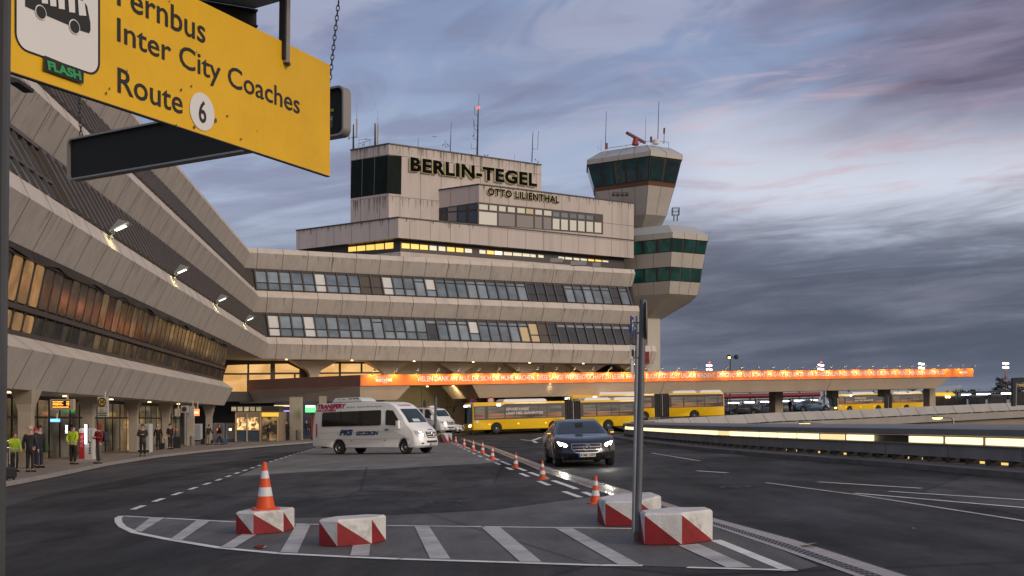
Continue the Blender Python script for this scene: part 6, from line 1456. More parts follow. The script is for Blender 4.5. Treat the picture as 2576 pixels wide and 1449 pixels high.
for x, y, s in ((775, 683, 9), (800, 650, 6), (1290, 922, 6), (1423, 932, 8), (1580, 885, 8), (1665, 850, 6), (1327, 655, 7), (1402, 630, 6), (1765, 1020, 5), (1885, 960, 4), (2110, 485, 4), (1240, 10, 5), (1440, 380, 4), (880, 640, 5), (930, 520, 5), (1270, 120, 5)):
    c = zs(x, y)+SN*.006; q = (zs(x+s, y)-zs(x, y)).length; scr.poly([c+XD*(q*random.uniform(.5, 1.2)*math.cos(k*1.05))+Vector((0, 0, q*random.uniform(.6, 1.7)*math.sin(k*1.05))) for k in range(6)])
scr.build('paint_chip', mat('chip', (.10, .07, .05), .8), ysign, fix=False)
hb = sp(721, 150, .02); ud = Vector((0.012, 0, 1)).normalized()
MB().bar(hb-ud*.03, hb+ud*1.3, .05, .03, up=SN).build('hanger_bar', mat('hanger', (.30, .27, .25), .5, metal=.4, var=.1, vscale=8), ysign)
MB().bar(hb-XD*.034-SN*.02-ud*.0, hb-XD*.034-SN*.02+ud*1.3, .02, .06, up=SN).build('hanger_flange', black, ysign)
MB().lathe([(.018, 0), (.018, .03)], hb-ud*.04, 8, M=SN.to_track_quat('Z', 'Y').to_matrix()).build('bolt', dark_metal, ysign)
# roof plate and beam the sign hangs from
rz_ = P(640, 22, 11).z
def rp(px, py): e = Vector((0, 0, EYE)); r_ = ray(px, py); return e+r_*((rz_-EYE)/r_.z)
C_, A_, B_ = rp(640, 22), rp(507, 0), rp(706, 3)
gr = thing('shelter_roof', 'dark steel roof edge with a beam above the yellow sign', 'roof', tuple(C_))
da, db = (A_-C_)*9, (B_-C_)*9
MB().prism([C_, C_+da, C_+da+db, C_+db], Vector((0, 0, .12))).build('roof_plate', mat('roof_plate', (.36, .42, .42), .6), gr)
mb = MB(); dn = (A_-C_).normalized(); e0 = C_+Vector((0, 0, -.02))-dn*.02
mb.bar(e0+Vector((0, 0, -.09)), e0+dn*9+Vector((0, 0, -.09)), .012, .16); mb.bar(e0+Vector((0, 0, -.165)), e0+dn*9+Vector((0, 0, -.165)), .13, .014); mb.bar(e0+Vector((0, 0, -.012)), e0+dn*9+Vector((0, 0, -.012)), .13, .014)
mb.build('beam', mat('beam_dark', (.045, .042, .040), .6), gr)
bx_ = P(866, -2, 13.4); MB().prism([bx_+Vector((-.15, 0, 0)), bx_+Vector((.10, 0, 0)), bx_+Vector((.10, -3, 0)), bx_+Vector((-.15, -3, 0))], Vector((0, 0, .1))).build('side_beam', dark_metal, gr)
# display seen from behind, hung on chains
LC, RC = P(168, 402, 16), P(864, 275, 13.3); PX = (RC-LC); PWd = PX.length; PX.normalize(); PN = PX.cross(Vector((0, 0, 1))); PN = PN if PN.y < 0 else -PN
hp = .60
bd = thing('hanging_display', 'dark back of a long rounded display hanging on chains behind the yellow sign', 'display', tuple(LC))
def rr2(w0, w1, h0, h1, r, off):
    pts = []
    for cx, cy, s in ((w1-r, h0+r, -90), (w1-r, h1-r, 0), (w0+r, h1-r, 90), (w0+r, h0+r, 180)):
        for k in range(7): an = R(s+15*k); pts.append(LC+PX*(cx+r*math.cos(an))+Vector((0, 0, cy+r*math.sin(an)-hp/2))+PN*off)
    return pts
frm = mat('display_frame', (.27, .255, .235), .4, metal=.3)
o_, i_ = rr2(0, PWd, 0, hp, .09, 0), rr2(.024, PWd-.024, .024, hp-.024, .07, 0)
mb = MB(); n = len(o_); f_ = [v+PN*.0 for v in o_]; g_ = [v-PN*.14 for v in o_]; ii = i_; ib = [v-PN*.05 for v in i_]
mb.add(f_+g_+ii+ib, [(k, (k+1) % n, n+(k+1) % n, n+k) for k in range(n)]+[(k, (k+1) % n, 2*n+(k+1) % n, 2*n+k) for k in range(n)]+[(2*n+k, 2*n+(k+1) % n, 3*n+(k+1) % n, 3*n+k) for k in range(n)])
mb.poly(g_); mb.build('frame', frm, bd)
MB().poly(ib).build('back_panel', mat('display_back', (.010, .011, .010), .8), bd)
def pp(px, py): return PL(px, py, LC+PN*-.045, PN)
MB().poly([pp(831, 274), pp(839.5, 273), pp(839.5, 280), pp(831, 281)]).build('warning_label', mat('label_yellow', (.35, .32, .02), .5), bd, fix=False)
mb = MB().poly([pp(831, 291), pp(838.5, 290), pp(836.5, 322), pp(831, 322)], 0); q = pp(831.3, 303)+PN*.006; text_on(mb, 'CE', q, PX, (0, 0, 1), w=.035, h=.04, mi=1); mb.build('rating_label', [mat('label_dark', (.06, .06, .06), .5), mat('disc_white', (.72, .71, .70), .5)], bd, fix=False)
def chain(p, q, par_, ll=.075):
    p = Vector(p); q = Vector(q); d = (q-p); L = d.length; d.normalize(); n = int(L/(ll*.78)); mb = MB(); s1 = d.cross(Vector((0, 1, 0))).normalized(); s2 = d.cross(s1)
    for k in range(n):
        c = p+d*(L*(k+.5)/n); s_ = s1 if k % 2 else s2
        ring = [c+d*(ll/2*math.cos(a))+s_*(ll*.26*math.sin(a)) for a in [2*math.pi*j/10 for j in range(11)]]; mb.tube(ring, ll*.085, 5, cap=False)
    return mb.build('chain', dark_metal, par_, smooth=True)
chain(P(852, 2, 13.35), P(828.5, 212, 13.4), bd); chain(P(198, 225, 15.9), P(204, 342, 15.9), bd, .085)
# near post at the left border
np_ = thing('near_post', 'dark steel post at the left border of the view holding the yellow sign', 'post', tuple(G(2, 3000)) if False else (-1.45, 3.2, gz(-1.45, 3.2)))
a, b = P(4, 1460, 3.2), P(20, -20, 3.2); w_ = .16
a = a+(a-b)*.2
mb = MB(); mb.prism([a+Vector((-.012, 0, 0)), b+Vector((-.012, 0, 0)), b+Vector((-w_, 0, 0)), a+Vector((-w_, 0, 0))], Vector((0, .012, 0))); mb.build('web', mat('post_dark', (.045, .040, .036), .6, var=.2, vscale=8, stretch=(1, 1, .2)), np_)
mb = MB(); mb.prism([a, b, b+Vector((-.012, 0, 0)), a+Vector((-.012, 0, 0))], Vector((0, .022, 0))); mb.build('flange', mat('flange_grey', (.10, .10, .10), .5, metal=.3, var=.2, vscale=9, stretch=(1, 1, .2)), np_)
MB().prism([P(20, 190, 6.2), P(48, 199, 6.2), P(46, 207, 6.2), P(20, 207, 6.2)], Vector((0, .2, 0))).build('bracket', dark_metal, np_)

# ------------------------------------------------------------------ kiosks, machines and signs under the wing
mwhite = mat('machine_white', (.50, .48, .46), .45); mred = mat('machine_red', (.40, .025, .03), .45); myel = mat('machine_yellow', (.62, .33, .02), .45); scr_b = mat('screen_glow', (.5, .6, .8), emit=(.75, .85, 1), es=1.6)
def stand(name, label, cat, x0, y0, x1, y1, depth, m, d=None, group=None):
    """upright cabinet whose front fills the given photo box, standing on the pavement"""
    b = G((x0+x1)/2, y1, 0.12); d = b.y; w = (x1-x0)/F*d; h = (y1-y0)/F*d
    t = thing(name, label, cat, tuple(b), R(-6), group)
    o = MB(); r = .03
    o.loft([[Vector((x, y, z)) for x, y in ((-w/2+i, i), (w/2-i, i), (w/2-i, depth-i), (-w/2+i, depth-i))] for z, i in ((0, .0), (h-r, 0), (h, r))]); o.build('cabinet', m, t, rel=False)
    def pan(nm, fx0, fx1, fz0, fz1, mm, off=.012): return MB().prism([((fx0-.5)*w, -off, fz0*h), ((fx1-.5)*w, -off, fz0*h), ((fx1-.5)*w, -off, fz1*h), ((fx0-.5)*w, -off, fz1*h)], (0, off-.001, 0)).build(nm, mm, t, rel=False)
    return t, pan, w, h, d
t, pan, w, h, d = stand('ticket_machine', 'red and white ticket machine with a row of card logos beside the glowing tube', 'ticket machine', 198, 1078, 233, 1156, .5, mwhite)
pan('red_side', 0, .42, .02, .86, mred)
for k in range(3):
    z = .45+k*.14; MB().lathe([(.0, 0), (.13*w*1.0, .0), (.13*w, .02)], (-.29*w, -.015, z*h), 14, M=Matrix.Rotation(R(90), 3, 'X')).build('round_symbol', mat('red_symbol', (.55, .16, .16), .5), t, rel=False)
for k in range(5): pan('card_logo', .76, .88, .18+k*.085, .23+k*.085, sgb if k < 2 else plastic, .02)
def tube_light(label, x, y0, y1, d, wpx_, m):
    a, b = P(x, y1, d), P(x, y0, d); t = thing('light_column', label, 'light', tuple(a)); w = wpx_/F*d
    MB().bar(a, b, w*.6, .1).build('tube', m, t); MB().bar(a+Vector((w*.42, .05, 0)), b+Vector((w*.42, .05, 0)), w*.3, .14).build('housing', plastic, t)
lt = mat('tube_white', (1, 1, 1), emit=(.85, .92, 1), es=7); ltb = mat('tube_blue', (.3, .4, 1), emit=(.25, .35, 1), es=5)
dm = G(215, 1156, .12).y-.2
tube_light('bright white light column beside the red ticket machine', 216.5, 1068, 1116, dm, 8, lt); tube_light('short blue-white light column left of the high-visibility man with beanie', 168, 1070, 1089, dm+1.5, 7, lt)
t, pan, w, h, d = stand('ticket_machine', 'large yellow and white ticket machine behind the group at the left', 'ticket machine', 96, 1068, 123, 1150, .6, mwhite)
pan('yellow_front', .1, .92, .48, .80, myel); pan('slot', .42, .58, .62, .78, plastic, .02); pan('plinth', 0, 1, 0, .22, grey_metal)
MB().box((-.55*w, .3, h*1.0), (w*2.3, .9, .18)).build('yellow_canopy', myel, t, rel=False)
t, pan, w, h, d = stand('notice_board', 'white notice board on tubular frame above the luggage trolleys', 'notice board', 31, 1094, 57, 1160, .1, mwhite); 
pan('notice', .2, .8, .6, .9, mat('notice_grey', (.3, .3, .3), .5)); pan('pictogram', .38, .62, .66, .82, black, .02)
t.location.z += .3
MB().tube([(-.85*w, .05, -.3), (-.85*w, .05, h*1.30), (-.6*w, .05, h*1.45), (.75*w, .05, h*1.45), (1.0*w, .05, h*1.3), (1.0*w, .05, -.3)], .03, 6).build('tube_frame', grey_metal, t, rel=False)
b = G(42, 1176, .12)
for k in range(4):
    q = b+Vector((-.55+k*.32, .15*k, 0)); t = thing('luggage_trolley', 'chrome luggage trolley nested in the row at the left', 'luggage trolley', tuple(q), R(20), group='nested luggage trolleys')
    mb = MB()
    for sx in (-.25, .25): mb.tube([(sx, -.1, .12), (sx, .0, 1.0), (sx*.9, -.12, 1.06)], .018, 6)
    mb.tube([(-.23, -.12, 1.06), (.23, -.12, 1.06)], .02, 6); mb.tube([(-.25, -.02, .8), (.25, -.02, .8)], .012, 6); mb.build('handle_frame', mat('trolley_chrome', (.65, .60, .52), .3, metal=.6), t, rel=False)
    MB().box((0, .35, .22), (.5, .9, .04)).build('platform', grey_metal, t, rel=False)
    for sx, yy in ((-.22, -.05), (.22, -.05), (0, .7)): MB().lathe([(.001, -.02), (.09, -.02), (.09, .02), (.001, .02)], (sx, yy, .09), 12, M=Matrix.Rotation(R(90), 3, 'Y')).build('wheel', tyre_m, t, rel=False)
# overhead departure display and stop sign
def hang(name, label, cat, x0, y0, x1, y1, d, m, yawd=-8, topy=None, thick=.18):
    a = P((x0+x1)/2, (y0+y1)/2, d); w = (x1-x0)/F*d; h = (y1-y0)/F*d
    t = thing(name, label, cat, tuple(a), R(yawd)); MB().box((0, 0, 0), (w, thick, h)).build('case', m, t, rel=False)
    if topy is not None: MB().tube([(w*.2, 0, h/2), (w*.2, 0, h/2+(y0-topy)/F*d)], .04, 6).build('hanger', mat('hanger_lit', (.55, .45, .3), .5), t, rel=False)
    def face(nm, fx0, fx1, fz0, fz1, mm, off=.01): return MB().poly([((fx0-.5)*w, -thick/2-off, (fz0-.5)*h), ((fx1-.5)*w, -thick/2-off, (fz0-.5)*h), ((fx1-.5)*w, -thick/2-off, (fz1-.5)*h), ((fx0-.5)*w, -thick/2-off, (fz1-.5)*h)]).build(nm, mm, t, rel=False, fix=False)
    return t, face, w, h
led = mat('led_amber', (1, .4, .05), emit=(1, .38, .05), es=3.5)
t, face, w, h = hang('departure_display', 'hanging departure display with glowing amber rows', 'display', 127, 1004, 189, 1031, 45.5, mat('display_case', (.42, .35, .26), .5), topy=994)
sf = face('screen', .08, .86, .18, .86, black)
mb = MB()
for i, (tx, z, x0, wd) in enumerate((('TXL S+U Hauptbahnhof', .70, .12, .46), ('X9 Zoologischer Garten', .56, .12, .40), ('109 Jungfernheide', .42, .12, .46), ('4 min', .70, .72, .12), ('6 min', .56, .72, .12), ('9 min', .42, .72, .12), ('Hinweis: Bitte Fahrplan beachten', .20, .12, .70))): text_on(mb, tx, ((x0-.5)*w, -.115, (z-.5)*h), (1, 0, 0), (0, 0, 1), w=wd*w, h=.10*h, bold=.04)
mb.build('led_text', led, t, rel=False, fix=False)
d5 = 50
t, face, w, h = hang('bus_stop_sign', 'white bus stop sign with ringed H hanging under the wing', 'bus stop sign', 246, 998, 273, 1049, d5, mwhite, topy=985, thick=.1)
MB().lathe([(0.001, 0), (.40*w, 0), (.40*w, .02), (0.001, .02)], (0, -.075, .24*h), 24, M=Matrix.Rotation(R(90), 3, 'X')).build('yellow_disc', mat('stop_yellow', (.60, .40, .06), .5), t, rel=False)
MB().tube([(.36*w*math.cos(2*math.pi*k/20), -.10, .24*h+.36*w*math.sin(2*math.pi*k/20)) for k in range(21)], .05*w, 5, cap=False).build('ring', sk, t, rel=False)
mb = MB(); text_on(mb, 'H', (-.16*w, -.10, .24*h-.20*w), (1, 0, 0), (0, 0, 1), w=.32*w, h=.4*w, bold=.05); mb.build('stop_letter', sk, t, rel=False, fix=False)
face('divider', 0, 1, .50, .515, plastic, .012); face('divider', 0, 1, .24, .255, plastic, .012)
MB().lathe([(0.001, 0), (.15*w, 0), (.15*w, .02)], (0, -.07, -.12*h), 16, M=Matrix.Rotation(R(90), 3, 'X')).build('line_disc', mat('stop_yellow', (.60, .40, .06), .5), t, rel=False); face('line_text', .1, .9, .06, .10, plastic, .012); face('line_text', .1, .9, .15, .19, plastic, .012)
t, face, w, h = hang('platform_sign', 'white square sign with dark round disc on a grey pole', 'sign', 455.5, 1020.5, 474.5, 1038, 72, mwhite, thick=.1)
MB().lathe([(0.001, 0), (.33*w, 0), (.33*w, .02), (0.001, .02)], (0, -.07, 0), 20, M=Matrix.Rotation(R(90), 3, 'X')).build('disc', mat('disc_dark', (.07, .04, .045), .5), t, rel=False); MB().tube([(0, .05, -h/2), (0, .05, -2.35)], .09, 8).build('pole', grey_metal, t, rel=False)
t, face, w, h = hang('platform_sign', 'white and yellow notice sign hanging beside the round-disc sign', 'sign', 440, 1028.5, 453, 1047, 72, mwhite, topy=1012, thick=.1); face('yellow_edge', .75, 1, .1, .9, myel)
t, face, w, h = hang('lit_sign', 'glowing orange-red sign under the far end of the wing', 'sign', 489, 1029, 501, 1046, 74, mat('lit_red', (.8, .2, .1), emit=(1, .22, .06), es=1.5), topy=1010, thick=.12); face('pale_band', .05, .95, .35, .62, mat('lit_pale', (.9, .6, .4), emit=(1, .5, .25), es=2))
t, face, w, h = hang('tall_sign', 'tall pale blue-grey sign panel between the lit red sign and the round-disc sign', 'sign', 477, 1021, 489, 1052, 75, mat('sign_pale', (.40, .44, .46), .5), topy=1008, thick=.1)
t, face, w, h = hang('blue_sign', 'small glowing blue sign inside the glazed undercroft', 'sign', 127, 1053.5, 150.5, 1061.5, 48.6, mat('lit_blue', (.1, .4, .8), emit=(.10, .42, .9), es=1.6), topy=1040, thick=.1); face('lettering', .1, .9, .35, .65, mat('lit_bluew', (.4, .7, 1), emit=(.4, .7, 1), es=1.6))
for lab, x0, y0, x1, y1, m in (('white information cabinet behind the man in the dark coat', 346, 1066, 376, 1138, mwhite), ('white locker-like machine left of the bent traveller', 487, 1066, 505, 1110, mwhite)):
    t, pan, w, h, d = stand('info_cabinet', lab, 'cabinet', x0, y0, x1, y1, .5, m); pan('panel', .1, .9, .15, .92, mat('cab_panel', (.36, .38, .38), .3)); pan('plinth', 0, 1, 0, .08, plastic)
for i, (lab, x0, x1) in enumerate((('white ticket machine with yellow screen surround behind the walking traveller', 536, 561), ('white ticket machine with bright screen next to the kiosk', 567, 592))):
    t, pan, w, h, d = stand('vending_machine', lab, 'ticket machine', x0, 1064, x1, 1112, .5, mwhite, group='white ticket machines by the kiosk')
    pan('surround', .30, .86, .55, .84, myel); pan('screen', .36, .64, .60, .72, scr_b if i else mat('screen_red', (.5, .1, .05), emit=(1, .2, .1), es=.8), .02); pan('slot', .3, .5, .40, .43, plastic); pan('plinth', 0, 1, 0, .16, grey_metal)
binm = mat('bin_grey', (.20, .19, .18), .6)
for lab, x0, y0, x1, y1 in (('grey litter bin at the far end of the wing pavement', 477, 1096, 489, 1121), ('grey litter bin beside the square column of the canopy', 744, 1081, 758, 1107), ('pale waste post next to the black suitcase', 413.5, 1101, 418, 1130.5)):
    b = G((x0+x1)/2, y1, .12); r = (x1-x0)/2/F*b.y; h = (y1-y0)/F*b.y; t = thing('litter_bin', lab, 'bin', tuple(b)); MB().lathe([(r*.92, 0), (r, .05), (r, h*.86)], n=14).build('bin_body', binm, t, rel=False, smooth=True); MB().lathe([(r*1.05, h*.86), (r*1.05, h*.95), (r*.5, h)], n=14).build('lid', grey_metal, t, rel=False, smooth=True)
def suitcase(px, py, w, h, m, label, rz=10, pole=False):
    b = G(px, py, .12); t = thing('suitcase', label, 'suitcase', tuple(b), R(rz)); w = w/F*b.y; h = h/F*b.y
    MB().loft([[Vector((x, y, z)) for x, y in ((-w/2+i, -.13+i*.4), (w/2-i, -.13+i*.4), (w/2-i, .13-i*.4), (-w/2+i, .13-i*.4))] for z, i in ((.05, .05), (.10, 0), (h-.05, 0), (h, .05))]).build('shell', m, t, rel=False)
    for sx in (-1, 1): MB().lathe([(.001, -.02), (.045, -.02), (.045, .02), (.001, .02)], (sx*(w/2-.05), 0, .045), 10, M=Matrix.Rotation(R(90), 3, 'Y')).build('wheel', tyre_m, t, rel=False)
    if pole: MB().tube([(-.12, .1, h), (-.12, .16, h+.42), (.12, .16, h+.42), (.12, .1, h)], .014, 6).build('handle', grey_metal, t, rel=False)
caseb = mat('case_black', (.014, .014, .016), .45); 
suitcase(26, 1208, 26, 33, caseb, 'black wheeled suitcase with raised handle at the pavement edge on the left', 12, True); suitcase(445, 1128.5, 17, 30, caseb, 'large black suitcase beside the person in black by the pillar'); suitcase(407, 1131, 11, 17, caseb, 'small black suitcase left of the pale waste post'); suitcase(566, 1118.5, 11, 15, mat('case_blue', (.02, .05, .12), .5), 'dark blue suitcase pulled by the walking traveller', 20, True); suitcase(510, 1119, 9, 15, caseb, 'black suitcase left of the bent traveller'); suitcase(533, 1118, 5, 12, caseb, 'narrow black suitcase right of the bent traveller'); suitcase(784, 1103, 9, 22, caseb, 'black suitcase beside the traveller in blue jeans')
# bright kiosk at the corner
kb = G(645, 1111, .12); kd = kb.y; ks = kd/F
ki = thing('kiosk', 'glazed kiosk with lit amber shelves and yellow sign band at the corner', 'kiosk', tuple(kb)); 
def kp(px, py, y=0.0): return Vector(((px-645)*ks, y, (1111-py)*ks))
kfr = mat('kiosk_frame', (.50, .36, .22), .5); kgl = lit_glass('kiosk_glow', (.10, .05, .02), (1.0, .62, .25), 1.6, 2.6, thr=(.42, .66)); kblue = mat('kiosk_panel', (.05, .08, .12), .3, var=.3, vscale=1.5)
MB().prism([kp(592, 1111, .02), kp(703, 1109, .02), kp(703, 1036, .02), kp(592, 1036, .02)], (0, 3, 0)).build('kiosk_body', mat('kiosk_wall', (.28, .20, .13), .6), ki, rel=False)
for x0, x1, y0, y1, m in ((596, 620, 1050, 1081, kgl), (623, 651, 1050, 1081, kgl), (596, 620, 1083, 1109, kblue), (623, 651, 1083, 1109, kblue), (660, 696, 1050, 1108, lit_glass('kiosk_door', (.02, .015, .012), (.42, .25, .10), .8, 1.4, thr=(.45, .7)))): MB().poly([kp(x0, y0, -.0), kp(x1, y0, 0), kp(x1, y1, 0), kp(x0, y1, 0)]).build('kiosk_window', m, ki, rel=False, fix=False)
MB().prism([kp(659, 1048, -.15), kp(701, 1048, -.15), kp(701, 1038, -.15), kp(659, 1038, -.15)], (0, .14, 0)).build('sign_band', mat('kiosk_yellow', (.7, .45, .05), emit=(1, .62, .08), es=.55), ki, rel=False)
mb = MB()
for x in (593.5, 621.5, 655, 699): mb.bar(kp(x, 1111, -.03), kp(x, 1040, -.03), .12, .06)
mb.bar(kp(592, 1082, -.03), kp(657, 1082, -.03), .08, .06); mb.build('kiosk_frame', kfr, ki, rel=False)
for x in (586, 602, 618, 633, 649): 
    MB().poly([kp(x-6, 1023.5, .3), kp(x+6, 1023.5, .3), kp(x+6, 1034, .3), kp(x-6, 1034, .3)]).build('upper_window', lit_glass('kiosk_upper', (.25, .2, .12), (.9, .75, .42), .6, .8), ki, rel=False, fix=False)
MB().prism([kp(580, 1036, .35), kp(700, 1036, .35), kp(700, 1021, .35), kp(580, 1021, .35)], (0, 2, 0)).build('fascia', bronze, ki, rel=False)
# dim arcade to the right of the kiosk
ad = G(735, 1106, .12).y+3
MB().poly([P(690, 1112, ad), P(905, 1105, ad), P(905, 1010, ad), P(690, 1010, ad)]).build('arcade_wall', lit_glass('arcade', (.012, .010, .014), (.05, .042, .06), .6, .5), main, fix=False)
for x0, x1, y, m in ((691, 732, 1034, mat('purple_light', (.3, .25, .6), emit=(.34, .28, .75), es=.9)), (690, 733, 1021, mat('pale_light', (.6, .5, .35), emit=(1, .75, .45), es=.8)), (800, 880, 1019, mat('pale_light', (.6, .5, .35), emit=(1, .75, .45), es=.8))): MB().bar(P(x0, y, ad-.3), P(x1, y, ad-.3), .2, .14).build('arcade_light', m, main)
for x, w in ((745, 28), (812, 16)):
    q = G(x, 1107, .12); ww = w/F*q.y; mb = MB().loft([[Vector((q.x+i*ww/2, q.y+j*ww/2, z)) for i, j in ((-1, -1), (1, -1), (1, 1), (-1, 1))] for z in (q.z, 3.75)]); mb.build('column', pil, canopy)
t, face, w, h = hang('green_sign', 'bright green lit sign on a dark pole beside the minibus', 'sign', 768.5, 1019.5, 793.5, 1037, 101, mat('lit_green', (.1, .8, .2), emit=(.12, 1, .22), es=1.4), thick=.2); face('pale_top', .04, .96, .66, .96, mat('lit_palegreen', (.8, 1, .8), emit=(.8, 1, .82), es=1.6)); MB().tube([(.25*w, .05, -h/2), (.25*w, .05, -3.2)], .14, 8).build('pole', dark_metal, t, rel=False)
t, face, w, h = hang('advert_stand', 'dull red upright panel just left of the minibus tail', 'sign', 783, 1045, 794, 1100, 100, mat('panel_red', (.32, .06, .04), .6), thick=.2); MB().box((0, 0, -h/2-.1), (w, .3, .2)).build('foot', dark_metal, t, rel=False)
# posts between the vans and the bus
for i, (x, y0, y1, w, lab) in enumerate(((1096, 998, 1085, 6.5, 'tall silver post rising between the two white vans'), (1068, 1006, 1060, 3, 'thin grey post with dark oval sign behind the second van'), (1077, 1009, 1060, 2, 'thinnest grey post behind the second van'))):
    d = 92 if i == 0 else 118; a, b = P(x-.8, y1+12, d), P(x, y0, d); t = thing('steel_post', lab, 'post', tuple(a)); MB().tube([a, b], w/2/F*d, 10).build('pole', galv, t, smooth=True)
    if i == 1: MB().lathe([(.001, -.02), (.45, -.02), (.45, .02), (.001, .02)], P(1068, 1018, d-.1), 18, M=Matrix.Rotation(R(78), 3, 'Z') @ Matrix.Rotation(R(90), 3, 'X')).build('round_sign', mat('disc_dark2', (.04, .05, .08), .5), t)
    if i == 0: MB().tube([b-Vector((0, 0, .05)), b+Vector((0, 0, .1))], w*.55/F*d, 10).build('post_cap', dark_metal, t)
for x, y, c1, c2, lab in ((1190, 1012, (.06, .03, .30), (.40, .03, .05), 'round blue no-stopping sign with red ring above the bus roof'), (1235, 1008, (.6, .58, .56), (.42, .04, .04), 'round white sign with red ring on the wall above the bus roof')):
    c = P(x, y, 119); t = thing('traffic_sign', lab, 'road sign', tuple(c)); Mx = Matrix.Rotation(R(90), 3, 'X'); MB().lathe([(.001, 0), (.30, 0), (.30, .03), (.001, .03)], c, 20, M=Mx).build('disc', mat('ts_%d' % x, c1, .5), t); MB().lathe([(.28, .035), (.40, .035), (.40, .0), (.28, 0)], c, 20, M=Mx, cap=False).build('ring', mat('tr_%d' % x, c2, .5), t); MB().tube([c+Vector((0, .08, 0)), c+Vector((0, .08, -3.6))], .04, 6).build('pole', grey_metal, t)

# ------------------------------------------------------------------ beyond the parapet on the right
tube_c = mat('tube_cool', (1, 1, 1), emit=(.92, .97, 1), es=5)
sh_gl = mat('shelter_glass', (.045, .04, .038), .25, var=.3, vscale=1.0); 
def shelter(x0, x1, ytop, ybot, ly, d, label, lit0=.12, lit1=.88, grp='lit platform shelters'):
    a, b = P(x0, ybot, d), P(x1, ybot, d); w = b.x-a.x; h = (ybot-ytop)/F*d
    t = thing('platform_shelter', label, 'shelter', tuple(a), group=grp)
    MB().box((w/2, .5, h), (w, 2.0, .18)).build('roof', dark_metal, t, rel=False)
    MB().box((w/2, 1.2, h*.42), (w*.94, .06, h*.74)).build('back_panel', sh_gl, t, rel=False)
    for f in (.03, .97): MB().tube([(w*f, .0, -.4), (w*f, .0, h)], .09, 8).build('post', dark_metal, t, rel=False)
    lz = (ybot-ly)/F*d; MB().bar((w*lit0, -.55, lz), (w*lit1, -.55, lz), .16, .20).build('tube_light', tube_c, t, rel=False)
for i, (x0, x1, yt, yb, ly, d) in enumerate(((2408, 2441, 988, 1020, 993.3, 168), (2443, 2489, 986, 1018, 991.8, 166), (2492, 2543, 984, 1016, 990, 163))): shelter(x0, x1, yt, yb, ly, d, ['lit platform shelter nearest the yellow minibus roof', 'middle lit platform shelter right of the canopy end', 'lit platform shelter nearest the black frame at the right border'][i], .22 if i < 2 else .45, .98)
for i, (x0, x1, ly) in enumerate(((1826, 1862, 1014), (1867, 1903, 1012.5), (1908, 1943, 1011), (1960, 1988, 1009.5), (1992, 2030, 1008), (2034, 2058, 1007))): shelter(x0, x1, ly-6, ly+26, ly, 212, ['lit shelter just behind the tail of the middle bus', 'second lit shelter from the middle bus under the canopy', 'lit shelter left of the canopy column', 'lit shelter right of the canopy column', 'lit shelter above the red parked car', 'lit shelter just left of the farthest bus'][i])
t = thing('red_barrier', 'long dark red horizontal beam spanning beneath the canopy', 'beam', tuple(P(1820, 1000, 200)))
MB().tube([P(1812, 998, 200), P(1968, 994.5, 202)], .42, 12).build('beam', mat('barrier_red', (.22, .015, .015), .45), t, smooth=True); MB().tube([P(1968, 994.5, 202), P(2062, 992, 203)], .40, 12).build('beam', mat('barrier_red', (.22, .015, .015), .45), t, smooth=True)
for x in (1830, 1900, 1968, 2045): MB().tube([P(x, 998-(x-1812)*.023, 200.5), P(x, 1055, 200.5)], .12, 8).build('post', dark_metal, t)
hg = thing('hangar', 'long pale blue-grey building far behind the canopy', 'building', tuple(P(1640, 1020, 330)))
MB().prism([P(1600, 1030, 330), P(2420, 1022, 330), P(2420, 968, 330), P(2360, 974, 330), P(2060, 979, 330), P(1600, 985, 330)], (0, 30, 0)).build('hangar_wall', mat('hangar_wall', (.40, .45, .52), .5, var=.12, vscale=.08), hg)
mb = MB()
for x in range(1640, 2400, 62): mb.bar(P(x, 1025, 329.8), P(x, 982, 329.8), .25, .1)
mb.build('wall_groove', dark_metal, hg)
yb_ = thing('yellow_bus_roof', 'yellow lit bus roof showing beside the last canopy column', 'bus', tuple(P(2350, 1018, 172)))
MB().loft([[P(x, y, 172)+Vector((0, dy, 0)) for dy in (0, 2.4) for x, y in ()] or [P(2349, y, 172), P(2402, y, 172), P(2402, y, 174.5), P(2349, y, 174.5)] for y in (1020, 996)]).build('body', sh_gl, yb_)
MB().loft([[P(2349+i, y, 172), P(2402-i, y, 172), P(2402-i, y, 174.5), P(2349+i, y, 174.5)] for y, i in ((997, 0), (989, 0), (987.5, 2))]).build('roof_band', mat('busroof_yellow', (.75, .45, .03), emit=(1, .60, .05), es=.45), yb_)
for x in (2381, 2388): MB().lathe([(.001, 0), (.18, 0)], P(x, 998.5, 171.8), 10, M=Matrix.Rotation(R(90), 3, 'X'), cap=False).build('lamp', mat('lamp_yellow', (1, .8, .4), emit=(1, .75, .3), es=6), yb_)
t = thing('black_shelter', 'black framed shelter cut by the right border with a pale pole before it', 'shelter', tuple(P(2550, 1016, 112)))
d = 112
mb = MB(); mb.bar(P(2549, 1022, d), P(2549, 956, d), .30, .4); mb.bar(P(2546, 957, d), P(2700, 951, d), .34, .5); mb.bar(P(2549, 975, d), P(2700, 970, d), .14, .2); mb.build('frame', black, t)
MB().poly([P(2552, 1020, d+.3), P(2700, 1018, d+.3), P(2700, 985, d+.3), P(2552, 986, d+.3)]).build('back_panel', sh_gl, t, fix=False)
MB().poly([P(2556, 966, d-.1), P(2640, 962, d-.1), P(2640, 971, d-.1), P(2556, 974, d-.1)]).build('line_board', mat('board_pale', (.30, .34, .33), .5), t, fix=False); MB().poly([P(2563, 967, d-.2), P(2576, 966.5, d-.2), P(2576, 972, d-.2), P(2563, 972.5, d-.2)]).build('yellow_strip', myel, t, fix=False)
